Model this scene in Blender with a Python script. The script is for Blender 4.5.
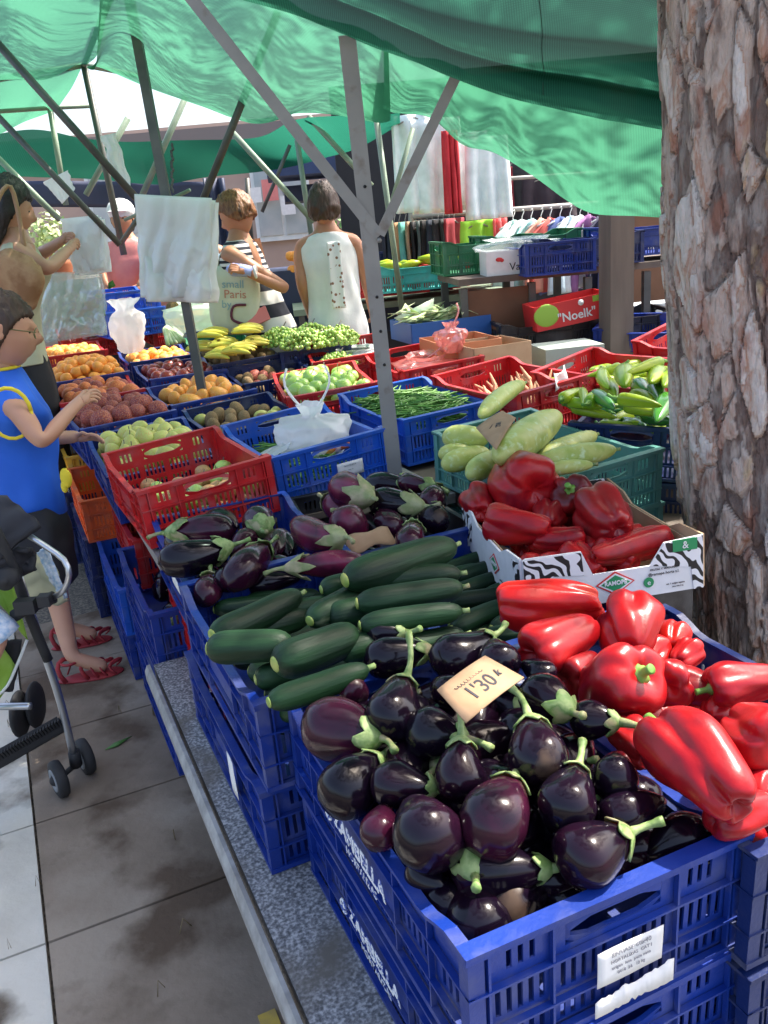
import bpy, bmesh, math, random
from math import sin, cos, pi, radians, atan2, sqrt, exp
from mathutils import Vector, Matrix, Quaternion, noise
V = Vector
random.seed(7)
for o in list(bpy.data.objects): bpy.data.objects.remove(o)
SC = bpy.context.scene; COL = SC.collection

# ------------------------------------------------------------------ camera, sky, sun, exposure
CAMH, FPX, PITCH, ROLL = 1.45, 858.0, radians(18.7), radians(5.0)
cd = bpy.data.cameras.new('camera'); cam = bpy.data.objects.new('camera', cd); COL.objects.link(cam)
SC.camera = cam
cd.sensor_fit = 'VERTICAL'; cd.sensor_height = 24.0; cd.lens = 24.0 * FPX / 1024.0
cd.clip_start = 0.02; cd.clip_end = 300
fw = V((0, cos(PITCH), -sin(PITCH))); up0 = V((0, sin(PITCH), cos(PITCH))); rt0 = V((1, 0, 0))
cr = rt0 * cos(ROLL) - up0 * sin(ROLL); cu = rt0 * sin(ROLL) + up0 * cos(ROLL)
# image x = a cos r - b sin r ; image y = a sin r + b cos r
M3 = Matrix((cr, cu, -fw)).transposed()
cam.matrix_world = Matrix.Translation((0, 0, CAMH)) @ M3.to_4x4()

SUN_EL, SUN_AZ = 57.0, 68.0        # azimuth measured from +Y towards +X
w = bpy.data.worlds.new('World'); SC.world = w; w.use_nodes = True
nt = w.node_tree; bg = nt.nodes['Background']
sk = nt.nodes.new('ShaderNodeTexSky'); sk.sky_type = 'NISHITA'; sk.sun_disc = False
sk.sun_elevation = radians(SUN_EL); sk.sun_rotation = radians(SUN_AZ)
sk.air_density = 1.0; sk.dust_density = 5.0; sk.ozone_density = .3
nt.links.new(sk.outputs[0], bg.inputs[0]); bg.inputs[1].default_value = 0.15
sd = bpy.data.lights.new('sun', 'SUN'); sd.energy = 3.1; sd.angle = radians(0.5); sd.color = (1.0, 0.95, 0.87)
so = bpy.data.objects.new('sun', sd); COL.objects.link(so)
sdir = V((sin(radians(SUN_AZ)) * cos(radians(SUN_EL)), cos(radians(SUN_AZ)) * cos(radians(SUN_EL)), sin(radians(SUN_EL))))
so.rotation_euler = sdir.to_track_quat('Z', 'Y').to_euler()
SC.view_settings.view_transform = 'Standard'; SC.view_settings.look = 'None'
SC.view_settings.exposure = 1.72; SC.view_settings.gamma = 1.0
SC.render.engine = 'CYCLES'
SC.cycles.max_bounces = 10; SC.cycles.transparent_max_bounces = 24
SC.render.resolution_x = 768; SC.render.resolution_y = 1024

# ------------------------------------------------------------------ places: measured rays of the photograph
def ray(u, v):
    x = (u - 384) / FPX; y = -(v - 512) / FPX
    a = x * cos(ROLL) + y * sin(ROLL); b = -x * sin(ROLL) + y * cos(ROLL)
    return V((a, cos(PITCH) + b * sin(PITCH), -sin(PITCH) + b * cos(PITCH)))
def at(u, v, z):
    d = ray(u, v); return V((0, 0, CAMH)) + d * ((z - CAMH) / d.z)
def aty(u, v, Y):
    d = ray(u, v); return V((0, 0, CAMH)) + d * (Y / d.y)
def depth(p): return (p - V((0, 0, CAMH))).dot(fw)
def px(p, n): return n * depth(p) / FPX
YAW = radians(23)
def DF(x, y, z=0): return V((x * cos(YAW) - y * sin(YAW), x * sin(YAW) + y * cos(YAW), z))

# ------------------------------------------------------------------ materials
def mat(name, base, rough=0.5, var=None, vscale=8, spec=0.5, metal=0, bump=0, bscale=40, stretch=(1, 1, 1), sss=0, coat=0,
        alpha=None, trans=0, dirt=None, dscale=5, dlo=.55, dhi=.75, emit=0, coords='Object', detail=5):
    m = bpy.data.materials.new(name); m.use_nodes = True
    N = m.node_tree.nodes; L = m.node_tree.links; b = N['Principled BSDF']
    b.inputs['Base Color'].default_value = (*base, 1); b.inputs['Roughness'].default_value = rough
    b.inputs['Specular IOR Level'].default_value = spec; b.inputs['Metallic'].default_value = metal
    b.inputs['Coat Weight'].default_value = coat; b.inputs['Coat Roughness'].default_value = .08
    b.inputs['Subsurface Weight'].default_value = sss
    if sss: b.inputs['Subsurface Radius'].default_value = (.02, .01, .006); b.inputs['Subsurface Scale'].default_value = .5
    b.inputs['Transmission Weight'].default_value = trans
    if alpha is not None: b.inputs['Alpha'].default_value = alpha
    tc = N.new('ShaderNodeTexCoord'); mp = N.new('ShaderNodeMapping'); mp.inputs['Scale'].default_value = stretch
    oi = N.new('ShaderNodeObjectInfo'); vm = N.new('ShaderNodeVectorMath'); vm.operation = 'MULTIPLY_ADD'
    cmb = N.new('ShaderNodeCombineXYZ')
    for i in range(3): L.new(oi.outputs['Random'], cmb.inputs[i])
    vm.inputs[1].default_value = (7, 5, 3)
    L.new(cmb.outputs[0], vm.inputs[0]); L.new(tc.outputs[coords], vm.inputs[2]); L.new(vm.outputs[0], mp.inputs['Vector'])
    cur = None
    def noise_ramp(scale, cols, lo=.35, hi=.65):
        n = N.new('ShaderNodeTexNoise'); n.inputs['Scale'].default_value = scale; n.inputs['Detail'].default_value = detail
        L.new(mp.outputs[0], n.inputs['Vector']); r = N.new('ShaderNodeValToRGB')
        r.color_ramp.elements[0].position = lo; r.color_ramp.elements[1].position = hi
        r.color_ramp.elements[0].color = (*cols[0], 1); r.color_ramp.elements[1].color = (*cols[-1], 1)
        for i, c in enumerate(cols[1:-1]):
            e = r.color_ramp.elements.new(lo + (hi - lo) * (i + 1) / (len(cols) - 1)); e.color = (*c, 1)
        L.new(n.outputs[0], r.inputs[0]); return r
    if var is not None:
        r = noise_ramp(vscale, [base] + list(var)); cur = r.outputs[0]
    if dirt is not None:
        r2 = noise_ramp(dscale, [(0, 0, 0), (1, 1, 1)], dlo, dhi); mx = N.new('ShaderNodeMix'); mx.data_type = 'RGBA'
        L.new(r2.outputs[0], mx.inputs[0])
        if cur: L.new(cur, mx.inputs[6])
        else: mx.inputs[6].default_value = (*base, 1)
        mx.inputs[7].default_value = (*dirt, 1); cur = mx.outputs[2]
        rr = N.new('ShaderNodeMapRange'); rr.inputs[3].default_value = rough; rr.inputs[4].default_value = min(1, rough + .35)
        L.new(r2.outputs[0], rr.inputs[0]); L.new(rr.outputs[0], b.inputs['Roughness'])
    if cur: L.new(cur, b.inputs['Base Color'])
    if bump:
        n = N.new('ShaderNodeTexNoise'); n.inputs['Scale'].default_value = bscale; n.inputs['Detail'].default_value = 6
        L.new(mp.outputs[0], n.inputs['Vector']); bp = N.new('ShaderNodeBump'); bp.inputs['Strength'].default_value = bump
        bp.inputs['Distance'].default_value = .004; L.new(n.outputs[0], bp.inputs['Height']); L.new(bp.outputs[0], b.inputs['Normal'])
    return m

def net_mat(name, c1, c2, dens=.97, tdens=.55, ws=34):
    m = bpy.data.materials.new(name); m.use_nodes = True; N = m.node_tree.nodes; L = m.node_tree.links
    N.remove(N['Principled BSDF']); out = N['Material Output']
    tr = N.new('ShaderNodeBsdfTransparent'); tl = N.new('ShaderNodeBsdfTranslucent'); df = N.new('ShaderNodeBsdfDiffuse')
    tr.inputs[0].default_value = (.8, 1, .9, 1)
    tc = N.new('ShaderNodeTexCoord'); a = []
    for dr, k in (('Y', 1), ('X', 1)):
        wv = N.new('ShaderNodeTexWave'); wv.inputs['Scale'].default_value = ws * k; wv.bands_direction = dr; wv.inputs['Distortion'].default_value = 1.2; wv.inputs['Detail Scale'].default_value = .4
        L.new(tc.outputs['UV'], wv.inputs['Vector']); a.append(wv)
    mu = N.new('ShaderNodeMath'); mu.operation = 'MULTIPLY'; L.new(a[0].outputs[1], mu.inputs[0]); L.new(a[1].outputs[1], mu.inputs[1])
    ns = N.new('ShaderNodeTexNoise'); ns.inputs['Scale'].default_value = 2.3; ns.inputs['Detail'].default_value = 6; L.new(tc.outputs['Object'], ns.inputs['Vector'])
    ad = N.new('ShaderNodeMath'); ad.operation = 'MULTIPLY_ADD'; ad.inputs[1].default_value = .55; L.new(mu.outputs[0], ad.inputs[0]); n2_ = N.new('ShaderNodeMath'); n2_.operation = 'MULTIPLY_ADD'; n2_.inputs[1].default_value = .35; n2_.inputs[2].default_value = .28; L.new(ns.outputs[0], n2_.inputs[0]); L.new(n2_.outputs[0], ad.inputs[2])
    for sh, c in ((df, c1), (tl, c2)):
        r = N.new('ShaderNodeValToRGB'); r.color_ramp.elements[0].position = .35; r.color_ramp.elements[1].position = .95
        r.color_ramp.elements[0].color = (*[x * .65 for x in c], 1); r.color_ramp.elements[1].color = (*[min(1, x * 1.4) for x in c], 1)
        L.new(ad.outputs[0], r.inputs[0]); L.new(r.outputs[0], sh.inputs[0])
    mx = N.new('ShaderNodeMixShader'); mx.inputs[0].default_value = tdens; L.new(df.outputs[0], mx.inputs[1]); L.new(tl.outputs[0], mx.inputs[2])
    m2 = N.new('ShaderNodeMixShader'); m2.inputs[0].default_value = dens; L.new(tr.outputs[0], m2.inputs[1]); L.new(mx.outputs[0], m2.inputs[2])
    L.new(m2.outputs[0], out.inputs[0]); return m

def bag_mat(name, col=(.85, .88, .88), dens=.75, tl=.5, gloss=.18):
    m = bpy.data.materials.new(name); m.use_nodes = True; N = m.node_tree.nodes; L = m.node_tree.links
    N.remove(N['Principled BSDF']); out = N['Material Output']
    tr = N.new('ShaderNodeBsdfTransparent'); t = N.new('ShaderNodeBsdfTranslucent'); d = N.new('ShaderNodeBsdfDiffuse'); g = N.new('ShaderNodeBsdfGlossy')
    for n in (t, d): n.inputs[0].default_value = (*col, 1)
    g.inputs[0].default_value = (1, 1, 1, 1); g.inputs[1].default_value = .22
    a = N.new('ShaderNodeMixShader'); a.inputs[0].default_value = tl; L.new(d.outputs[0], a.inputs[1]); L.new(t.outputs[0], a.inputs[2])
    b = N.new('ShaderNodeMixShader'); b.inputs[0].default_value = gloss; L.new(a.outputs[0], b.inputs[1]); L.new(g.outputs[0], b.inputs[2])
    c = N.new('ShaderNodeMixShader'); c.inputs[0].default_value = dens; L.new(tr.outputs[0], c.inputs[1]); L.new(b.outputs[0], c.inputs[2])
    tc = N.new('ShaderNodeTexCoord'); ns = N.new('ShaderNodeTexNoise'); ns.inputs['Scale'].default_value = 22; ns.inputs['Detail'].default_value = 4
    L.new(tc.outputs['Object'], ns.inputs['Vector']); bp = N.new('ShaderNodeBump'); bp.inputs['Strength'].default_value = .4; bp.inputs['Distance'].default_value = .003
    L.new(ns.outputs[0], bp.inputs['Height'])
    for n in (d, g): L.new(bp.outputs[0], n.inputs['Normal'])
    L.new(c.outputs[0], out.inputs[0]); return m

MT = {}
def plastic(key, c, rough=.38):
    w_ = [min(1, x * 1.35 + .002) for x in c]; g = [x * .6 + .085 for x in c]
    MT[key] = mat(key + '_plastic', c, rough, var=[w_], vscale=6, spec=.5, dirt=g, dscale=13, dlo=.50, dhi=.80, bump=.15, bscale=160)
plastic('blue', (.004, .026, .20)); plastic('sky', (.008, .075, .42)); plastic('navy', (.004, .015, .085)); plastic('red', (.42, .010, .012))
plastic('teal', (.09, .25, .215)); plastic('black', (.012, .012, .016)); plastic('green', (.012, .13, .055)); plastic('orange', (.75, .12, .02))
plastic('yellow', (.62, .34, .03)); plastic('turq', (.06, .42, .40))
MT['metal'] = mat('painted_steel', (.30, .285, .27), .5, var=[(.36, .34, .32)], metal=.25, dirt=(.2, .13, .09), dscale=14, dlo=.6, dhi=.8)
MT['metal_g'] = mat('green_painted_steel', (.16, .22, .16), .5, var=[(.24, .31, .22)], metal=.1)
MT['metal_d'] = mat('dark_steel', (.08, .085, .08), .5, var=[(.13, .13, .12)], metal=.3)
MT['alu'] = mat('aluminium_tube', (.5, .52, .55), .3, metal=.9)
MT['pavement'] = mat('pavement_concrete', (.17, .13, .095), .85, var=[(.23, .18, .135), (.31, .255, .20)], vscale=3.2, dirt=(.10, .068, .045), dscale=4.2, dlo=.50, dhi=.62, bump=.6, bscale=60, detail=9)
MT['paveL'] = mat('pale_slab_concrete', (.44, .41, .35), .8, var=[(.52, .49, .42), (.60, .57, .5)], vscale=4, dirt=(.12, .095, .07), dscale=4.5, dlo=.55, dhi=.68, bump=.6, bscale=50, detail=9)
MT['ground'] = mat('gritty_asphalt', (.06, .052, .045), .9, var=[(.11, .095, .075), (.2, .17, .13)], vscale=90, bump=1, bscale=120, detail=6)
MT['joint'] = mat('joint_dirt', (.03, .025, .02), .95)
MT['granite'] = mat('grey_granite', (.08, .083, .09), .6, var=[(.20, .205, .215), (.44, .44, .44)], vscale=170, dirt=(.14, .125, .105), dscale=7, dlo=.52, dhi=.7, bump=.2, bscale=90, detail=6)
MT['granite_e'] = mat('worn_granite_edge', (.24, .24, .235), .7, var=[(.36, .36, .35)], vscale=30, dirt=(.12, .10, .08), bump=.5, bscale=60)
MT['ypaint'] = mat('yellow_paint', (.55, .38, .06), .7, var=[(.4, .28, .08)], vscale=30)
MT['aub'] = mat('dark_aubergine_skin', (.0035, .0022, .006), .15, var=[(.006, .0025, .008), (.014, .003, .010)], vscale=9, spec=.33, coat=.0, bump=.05, bscale=30, dirt=(.075, .045, .028), dscale=10, dlo=.62, dhi=.70)
MT['aubp'] = mat('purple_aubergine_skin', (.018, .003, .012), .17, var=[(.040, .005, .018), (.006, .0025, .007)], vscale=8, spec=.36, coat=.0, bump=.05, bscale=30, dirt=(.11, .06, .045), dscale=11, dlo=.63, dhi=.71)
MT['aubv'] = mat('violet_aubergine_skin', (.11, .008, .032), .26, var=[(.055, .006, .022), (.17, .016, .05)], vscale=9, spec=.4, coat=.0, dirt=(.32, .2, .12), dscale=9, dlo=.66, dhi=.74)
MT['calyx'] = mat('calyx_green', (.16, .27, .07), .6, var=[(.28, .36, .14), (.10, .18, .04), (.30, .27, .14)], vscale=25, bump=.4, bscale=80, sss=.1)
MT['calyxd'] = mat('dried_calyx', (.32, .33, .17), .7, var=[(.22, .26, .10), (.40, .33, .20)], vscale=22, bump=.5, bscale=80)
MT['pep'] = mat('red_pepper_skin', (.28, .004, .010), .3, var=[(.40, .008, .010), (.17, .004, .012)], vscale=11, spec=.36, coat=.0, bump=.35, bscale=28, sss=.08)
MT['pepo'] = mat('orange_red_pepper_skin', (.50, .015, .008), .28, var=[(.40, .007, .01), (.55, .05, .012)], vscale=7, spec=.36, coat=.0, bump=.35, bscale=28, sss=.08)
MT['pepd'] = mat('dark_red_pepper_skin', (.20, .006, .010), .28, var=[(.32, .01, .012), (.10, .008, .01)], vscale=8, spec=.4, coat=.0, bump=.35, bscale=28)
MT['stem'] = mat('pepper_stem_green', (.10, .26, .03), .5, var=[(.2, .36, .07)], vscale=30, bump=.3)
MT['cuke'] = mat('cucumber_skin', (.004, .016, .006), .5, var=[(.007, .028, .010), (.016, .055, .018)], vscale=34, stretch=(1, 1, .10), spec=.3, bump=.5, bscale=120, dirt=(.10, .13, .07), dscale=26, dlo=.66, dhi=.72)
MT['cuket'] = mat('cucumber_tip', (.16, .28, .05), .45, var=[(.4, .42, .10)], vscale=40)
MT['zuc'] = mat('pale_marrow_skin', (.42, .48, .11), .42, var=[(.50, .54, .16), (.33, .42, .08)], vscale=14, spec=.4, sss=.1, bump=.1, dirt=(.55, .65, .35), dscale=60, dlo=.55, dhi=.7)
MT['gp'] = mat('green_pepper_skin', (.28, .42, .012), .3, var=[(.42, .52, .03), (.16, .32, .01)], vscale=5, spec=.4, coat=.05)
MT['gpd'] = mat('dark_green_pepper_skin', (.03, .16, .02), .25, var=[(.07, .26, .03)], vscale=7, spec=.5, coat=.3)
MT['peach'] = mat('peach_skin', (.72, .26, .08), .65, var=[(.55, .07, .03), (.82, .42, .11)], vscale=14, bump=.1)
MT['dpeach'] = mat('dark_peach_skin', (.15, .018, .022), .6, var=[(.28, .03, .03), (.58, .18, .06)], vscale=11, dirt=(.3, .22, .22), dscale=8, dlo=.5, dhi=.9)
MT['nect'] = mat('nectarine_skin', (.42, .02, .025), .3, var=[(.2, .012, .02), (.55, .12, .05)], vscale=12, coat=.2)
MT['apri'] = mat('apricot_skin', (.88, .30, .03), .55, var=[(.90, .40, .06), (.80, .16, .03)], vscale=11)
MT['apriy'] = mat('yellow_apricot_skin', (.80, .45, .08), .55, var=[(.85, .5, .12), (.75, .3, .06)], vscale=11)
MT['mango'] = mat('yellow_orange_skin', (.80, .38, .06), .5, var=[(.82, .28, .04), (.78, .5, .12)], vscale=9)
MT['pear'] = mat('pear_skin', (.48, .54, .11), .45, var=[(.55, .58, .16), (.60, .30, .09)], vscale=12, dirt=(.35, .42, .08), dscale=60)
MT['apple'] = mat('apple_skin', (.36, .56, .10), .3, var=[(.44, .62, .16)], vscale=12, coat=.2)
MT['rapple'] = mat('blushed_small_apple_skin', (.45, .42, .16), .45, var=[(.5, .16, .08), (.35, .38, .12)], vscale=12)
MT['kiwi'] = mat('kiwi_skin', (.20, .125, .055), .8, var=[(.28, .18, .08), (.14, .08, .035)], vscale=14, bump=.5, bscale=150)
MT['banana'] = mat('banana_skin', (.78, .58, .06), .45, var=[(.62, .60, .08), (.80, .62, .10)], vscale=7, dirt=(.15, .08, .02), dscale=25, dlo=.68, dhi=.72)
MT['grape'] = mat('green_grape_skin', (.34, .52, .10), .28, var=[(.42, .58, .15), (.28, .42, .07)], vscale=9, sss=.3, coat=.15)
MT['rgrape'] = mat('black_grape_skin', (.08, .02, .035), .3, var=[(.16, .04, .05)], vscale=9)
MT['bean'] = mat('green_bean_skin', (.09, .22, .035), .5, var=[(.16, .33, .06), (.05, .14, .02)], vscale=14)
MT['root'] = mat('parsnip_carrot_skin', (.58, .26, .13), .65, var=[(.62, .36, .2), (.5, .18, .1)], vscale=20)
MT['leaf'] = mat('leaf_green', (.06, .17, .03), .55, var=[(.10, .26, .05), (.03, .10, .02)], vscale=6)
MT['leafp'] = mat('pale_leaf', (.36, .5, .18), .55, var=[(.6, .65, .4)], vscale=10)
MT['pine'] = mat('pineapple_skin', (.20, .12, .04), .7, var=[(.32, .2, .06), (.1, .12, .04)], vscale=60, bump=1, bscale=60)
MT['card'] = mat('cardboard', (.46, .30, .17), .85, var=[(.5, .34, .2)], vscale=20)
MT['cardlid'] = mat('tag_cardboard', (.36, .22, .12), .85, var=[(.41, .26, .15)], vscale=30)
MT['white'] = mat('white_paper', (.78, .77, .76), .6, var=[(.72, .71, .7)], vscale=30)
MT['ink'] = mat('black_ink', (.015, .013, .014), .6)
MT['inkb'] = mat('dark_pen_ink', (.02, .018, .03), .6)
MT['green_p'] = mat('printed_green', (.02, .26, .09), .5); MT['red_p'] = mat('printed_red', (.6, .03, .03), .5)
MT['white_p'] = mat('printed_white', (.72, .75, .8), .5, dirt=(.1, .14, .4), dscale=120, dlo=.52, dhi=.56)
MT['grey_p'] = mat('printed_grey', (.3, .3, .33), .6)
MT['bag'] = bag_mat('white_plastic_bag', (.97, .97, .97), .92, .65, .06); MT['bagc'] = bag_mat('clear_plastic_bag', (.72, .85, .83), .38, .4, .35)
MT['bagg'] = bag_mat('pale_green_bag', (.72, .86, .68), .78, .5, .12); MT['bagbr'] = bag_mat('tan_paper_bag', (.42, .27, .15), 1, .25, .05)
MT['bagp'] = bag_mat('pink_net_bag', (.80, .25, .22), .65, .5, .25)
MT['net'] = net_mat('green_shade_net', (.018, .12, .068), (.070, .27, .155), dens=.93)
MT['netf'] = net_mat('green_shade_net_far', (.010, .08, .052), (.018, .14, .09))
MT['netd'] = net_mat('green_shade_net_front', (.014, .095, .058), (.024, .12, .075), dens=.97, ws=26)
MT['wall'] = mat('plaster_wall', (.42, .30, .25), .9, var=[(.46, .34, .28)], vscale=2)
MT['brickw'] = mat('white_painted_brick', (.58, .62, .63), .8, var=[(.5, .55, .57)], vscale=6, bump=.6, bscale=25)
MT['glass'] = mat('window_glass', (.35, .40, .42), .15, var=[(.5, .52, .5)], vscale=3)
MT['tarp'] = mat('navy_tarpaulin', (.02, .028, .06), .6, var=[(.03, .04, .09)], vscale=3)
MT['wood'] = mat('weathered_wood', (.11, .085, .07), .8, var=[(.17, .14, .11)], vscale=8, stretch=(1, 1, .15), bump=.3)
MT['brown'] = mat('brown_board', (.14, .06, .03), .7, var=[(.18, .08, .04)], vscale=4)
MT['skin'] = mat('skin', (.52, .27, .17), .5, var=[(.56, .30, .2)], vscale=8, sss=.15)
MT['skint'] = mat('tanned_skin', (.42, .19, .10), .5, var=[(.46, .22, .13)], vscale=8, sss=.15)
MT['hairb'] = mat('dark_brown_hair', (.03, .016, .010), .5, var=[(.06, .03, .018)], vscale=60, stretch=(1, 1, .15), bump=.8, bscale=150)
MT['hairk'] = mat('black_hair', (.010, .007, .006), .4, var=[(.02, .014, .012)], vscale=60, bump=.6, bscale=150)
MT['haira'] = mat('auburn_hair', (.13, .045, .016), .5, var=[(.26, .11, .04), (.06, .022, .010)], vscale=50, stretch=(1, 1, .3), bump=1, bscale=120)
MT['cblue'] = mat('royal_blue_jersey', (.012, .11, .62), .7, var=[(.018, .14, .7)], vscale=6, bump=.2)
MT['cyel'] = mat('yellow_trim', (.75, .6, .03), .7); MT['cblk'] = mat('black_cloth', (.012, .012, .016), .8, var=[(.02, .02, .026)], vscale=6)
MT['cwht'] = mat('white_cloth', (.74, .76, .74), .8, var=[(.66, .69, .68)], vscale=10, bump=.4, bscale=30)
MT['cpink'] = mat('pink_shirt', (.72, .25, .22), .8, var=[(.66, .2, .19)], vscale=10, bump=.4)
MT['sandal'] = mat('red_sandal_leather', (.38, .03, .035), .6, var=[(.28, .02, .03)], vscale=20)
MT['rubber'] = mat('black_rubber', (.02, .02, .022), .7); MT['greyp'] = mat('grey_hub_plastic', (.25, .26, .27), .5)
MT['lime'] = mat('lime_stroller_fabric', (.30, .52, .06), .8, var=[(.36, .58, .10)], vscale=30)
MT['beige'] = mat('pale_cotton_cloth', (.50, .50, .36), .85, var=[(.45, .45, .3)], vscale=8, bump=.3)
MT['lblue'] = mat('pale_blue_cloth', (.30, .46, .66), .85, var=[(.7, .74, .8)], vscale=80)
MT['glove'] = mat('blue_glove', (.32, .38, .72), .5); MT['eye'] = mat('eye_dark', (.02, .015, .012), .2)
MT['foam'] = mat('white_foam', (.36, .42, .36), .6)
MT['soil'] = mat('terracotta', (.30, .11, .05), .8)

def lace_mat():
    m = mat('crochet_lace', (.74, .76, .74), .8); N = m.node_tree.nodes; L = m.node_tree.links; b = N['Principled BSDF']
    vo = N.new('ShaderNodeTexVoronoi'); vo.inputs['Scale'].default_value = 42; tc = N.new('ShaderNodeTexCoord'); L.new(tc.outputs['Object'], vo.inputs['Vector'])
    r = N.new('ShaderNodeValToRGB'); r.color_ramp.elements[0].position = .3; r.color_ramp.elements[1].position = .36
    r.color_ramp.elements[0].color = (.25, .12, .07, 1); r.color_ramp.elements[1].color = (.74, .76, .74, 1)
    L.new(vo.outputs['Distance'], r.inputs[0]); L.new(r.outputs[0], b.inputs['Base Color']); return m
MT['lace'] = lace_mat()
def stripe_mat():
    m = mat('striped_jersey', (.7, .7, .68), .8); N = m.node_tree.nodes; L = m.node_tree.links; b = N['Principled BSDF']
    tc = N.new('ShaderNodeTexCoord'); sp = N.new('ShaderNodeSeparateXYZ'); L.new(tc.outputs['Object'], sp.inputs[0])
    # fine stripes above, broad stripes below
    def band(per, lo):
        a = N.new('ShaderNodeMath'); a.operation = 'DIVIDE'; a.inputs[1].default_value = per; L.new(sp.outputs[2], a.inputs[0])
        f = N.new('ShaderNodeMath'); f.operation = 'FRACT'; L.new(a.outputs[0], f.inputs[0])
        g = N.new('ShaderNodeMath'); g.operation = 'GREATER_THAN'; g.inputs[1].default_value = lo; L.new(f.outputs[0], g.inputs[0]); return g
    g1 = band(.032, .5); g2 = band(.15, .5)
    h = N.new('ShaderNodeMath'); h.operation = 'GREATER_THAN'; h.inputs[1].default_value = 1.24; L.new(sp.outputs[2], h.inputs[0])
    mx = N.new('ShaderNodeMix'); L.new(h.outputs[0], mx.inputs[0]); L.new(g2.outputs[0], mx.inputs[2]); L.new(g1.outputs[0], mx.inputs[3])
    r = N.new('ShaderNodeMix'); r.data_type = 'RGBA'; r.inputs[6].default_value = (.7, .7, .66, 1); r.inputs[7].default_value = (.015, .018, .03, 1)
    L.new(mx.outputs[0], r.inputs[0]); L.new(r.outputs[2], b.inputs['Base Color']); return m
MT['stripe'] = stripe_mat()
def zebra_mat():
    m = mat('zebra_printed_card', (.78, .77, .77), .5); N = m.node_tree.nodes; L = m.node_tree.links; b = N['Principled BSDF']
    tc = N.new('ShaderNodeTexCoord'); wv = N.new('ShaderNodeTexWave'); wv.inputs['Scale'].default_value = 19; wv.inputs['Distortion'].default_value = 10
    wv.inputs['Detail'].default_value = 1; wv.inputs['Detail Scale'].default_value = 1.3; wv.bands_direction = 'DIAGONAL'; L.new(tc.outputs['Object'], wv.inputs['Vector'])
    r = N.new('ShaderNodeValToRGB'); r.color_ramp.elements[0].position = .42; r.color_ramp.elements[1].position = .47
    r.color_ramp.elements[0].color = (.015, .013, .013, 1); r.color_ramp.elements[1].color = (.78, .77, .77, 1)
    L.new(wv.outputs[1], r.inputs[0]); L.new(r.outputs[0], b.inputs['Base Color']); return m
MT['zebra'] = zebra_mat()
def bark_mat():
    m = bpy.data.materials.new('pine_bark'); m.use_nodes = True; N = m.node_tree.nodes; L = m.node_tree.links; b = N['Principled BSDF']
    b.inputs['Roughness'].default_value = .85
    tc = N.new('ShaderNodeTexCoord'); mp = N.new('ShaderNodeMapping'); mp.inputs['Scale'].default_value = (1, 1, .35); L.new(tc.outputs['Object'], mp.inputs[0])
    def ns(s, lo, hi, c0, c1, d=8, src=mp):
        n = N.new('ShaderNodeTexNoise'); n.inputs['Scale'].default_value = s; n.inputs['Detail'].default_value = d; L.new(src.outputs[0], n.inputs['Vector'])
        r = N.new('ShaderNodeValToRGB'); r.color_ramp.elements[0].position = lo; r.color_ramp.elements[1].position = hi
        r.color_ramp.elements[0].color = (*c0, 1); r.color_ramp.elements[1].color = (*c1, 1); L.new(n.outputs[0], r.inputs[0]); return r, n
    base, bn = ns(60, .36, .62, (.15, .105, .085), (.60, .47, .41), 10)
    pa = N.new('ShaderNodeAttribute'); pa.attribute_name = 'plate'; am = N.new('ShaderNodeMath'); am.operation = 'MULTIPLY_ADD'; am.inputs[1].default_value = .55; L.new(bn.outputs[0], am.inputs[0]); L.new(pa.outputs['Fac'], am.inputs[2])
    rr = base.color_ramp; rr.elements[0].position = .22; rr.elements[1].position = 1.0; rr.elements[0].color = (.20, .14, .115, 1); rr.elements[1].color = (.74, .66, .60, 1)
    for ps, cc in ((.42, (.52, .40, .33)), (.58, (.62, .49, .41)), (.72, (.50, .28, .19)), (.84, (.66, .55, .46))): el_ = rr.elements.new(ps); el_.color = (*cc, 1)
    L.new(am.outputs[0], base.inputs[0])
    red, _ = ns(16, .58, .63, (0, 0, 0), (1, 1, 1)); ora, _ = ns(11, .63, .70, (0, 0, 0), (1, 1, 1)); grey, _ = ns(30, .47, .60, (0, 0, 0), (1, 1, 1))
    def mix(f, a, col, k=1):
        x = N.new('ShaderNodeMix'); x.data_type = 'RGBA'; mm = N.new('ShaderNodeMath'); mm.operation = 'MULTIPLY'; mm.inputs[1].default_value = k
        L.new(f.outputs[0], mm.inputs[0]); L.new(mm.outputs[0], x.inputs[0]); L.new(a, x.inputs[6]); x.inputs[7].default_value = (*col, 1); return x.outputs[2]
    c = mix(grey, base.outputs[0], (.52, .47, .42), .45); c = mix(red, c, (.38, .14, .08), .5); c = mix(ora, c, (.55, .40, .20), .7)
    L.new(c, b.inputs['Base Color'])
    n2 = N.new('ShaderNodeTexNoise'); n2.inputs['Scale'].default_value = 90; n2.inputs['Detail'].default_value = 8; L.new(mp.outputs[0], n2.inputs['Vector'])
    bp = N.new('ShaderNodeBump'); bp.inputs['Strength'].default_value = 1; bp.inputs['Distance'].default_value = .02; L.new(n2.outputs[0], bp.inputs['Height']); L.new(bp.outputs[0], b.inputs['Normal'])
    return m
MT['bark'] = bark_mat()

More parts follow.
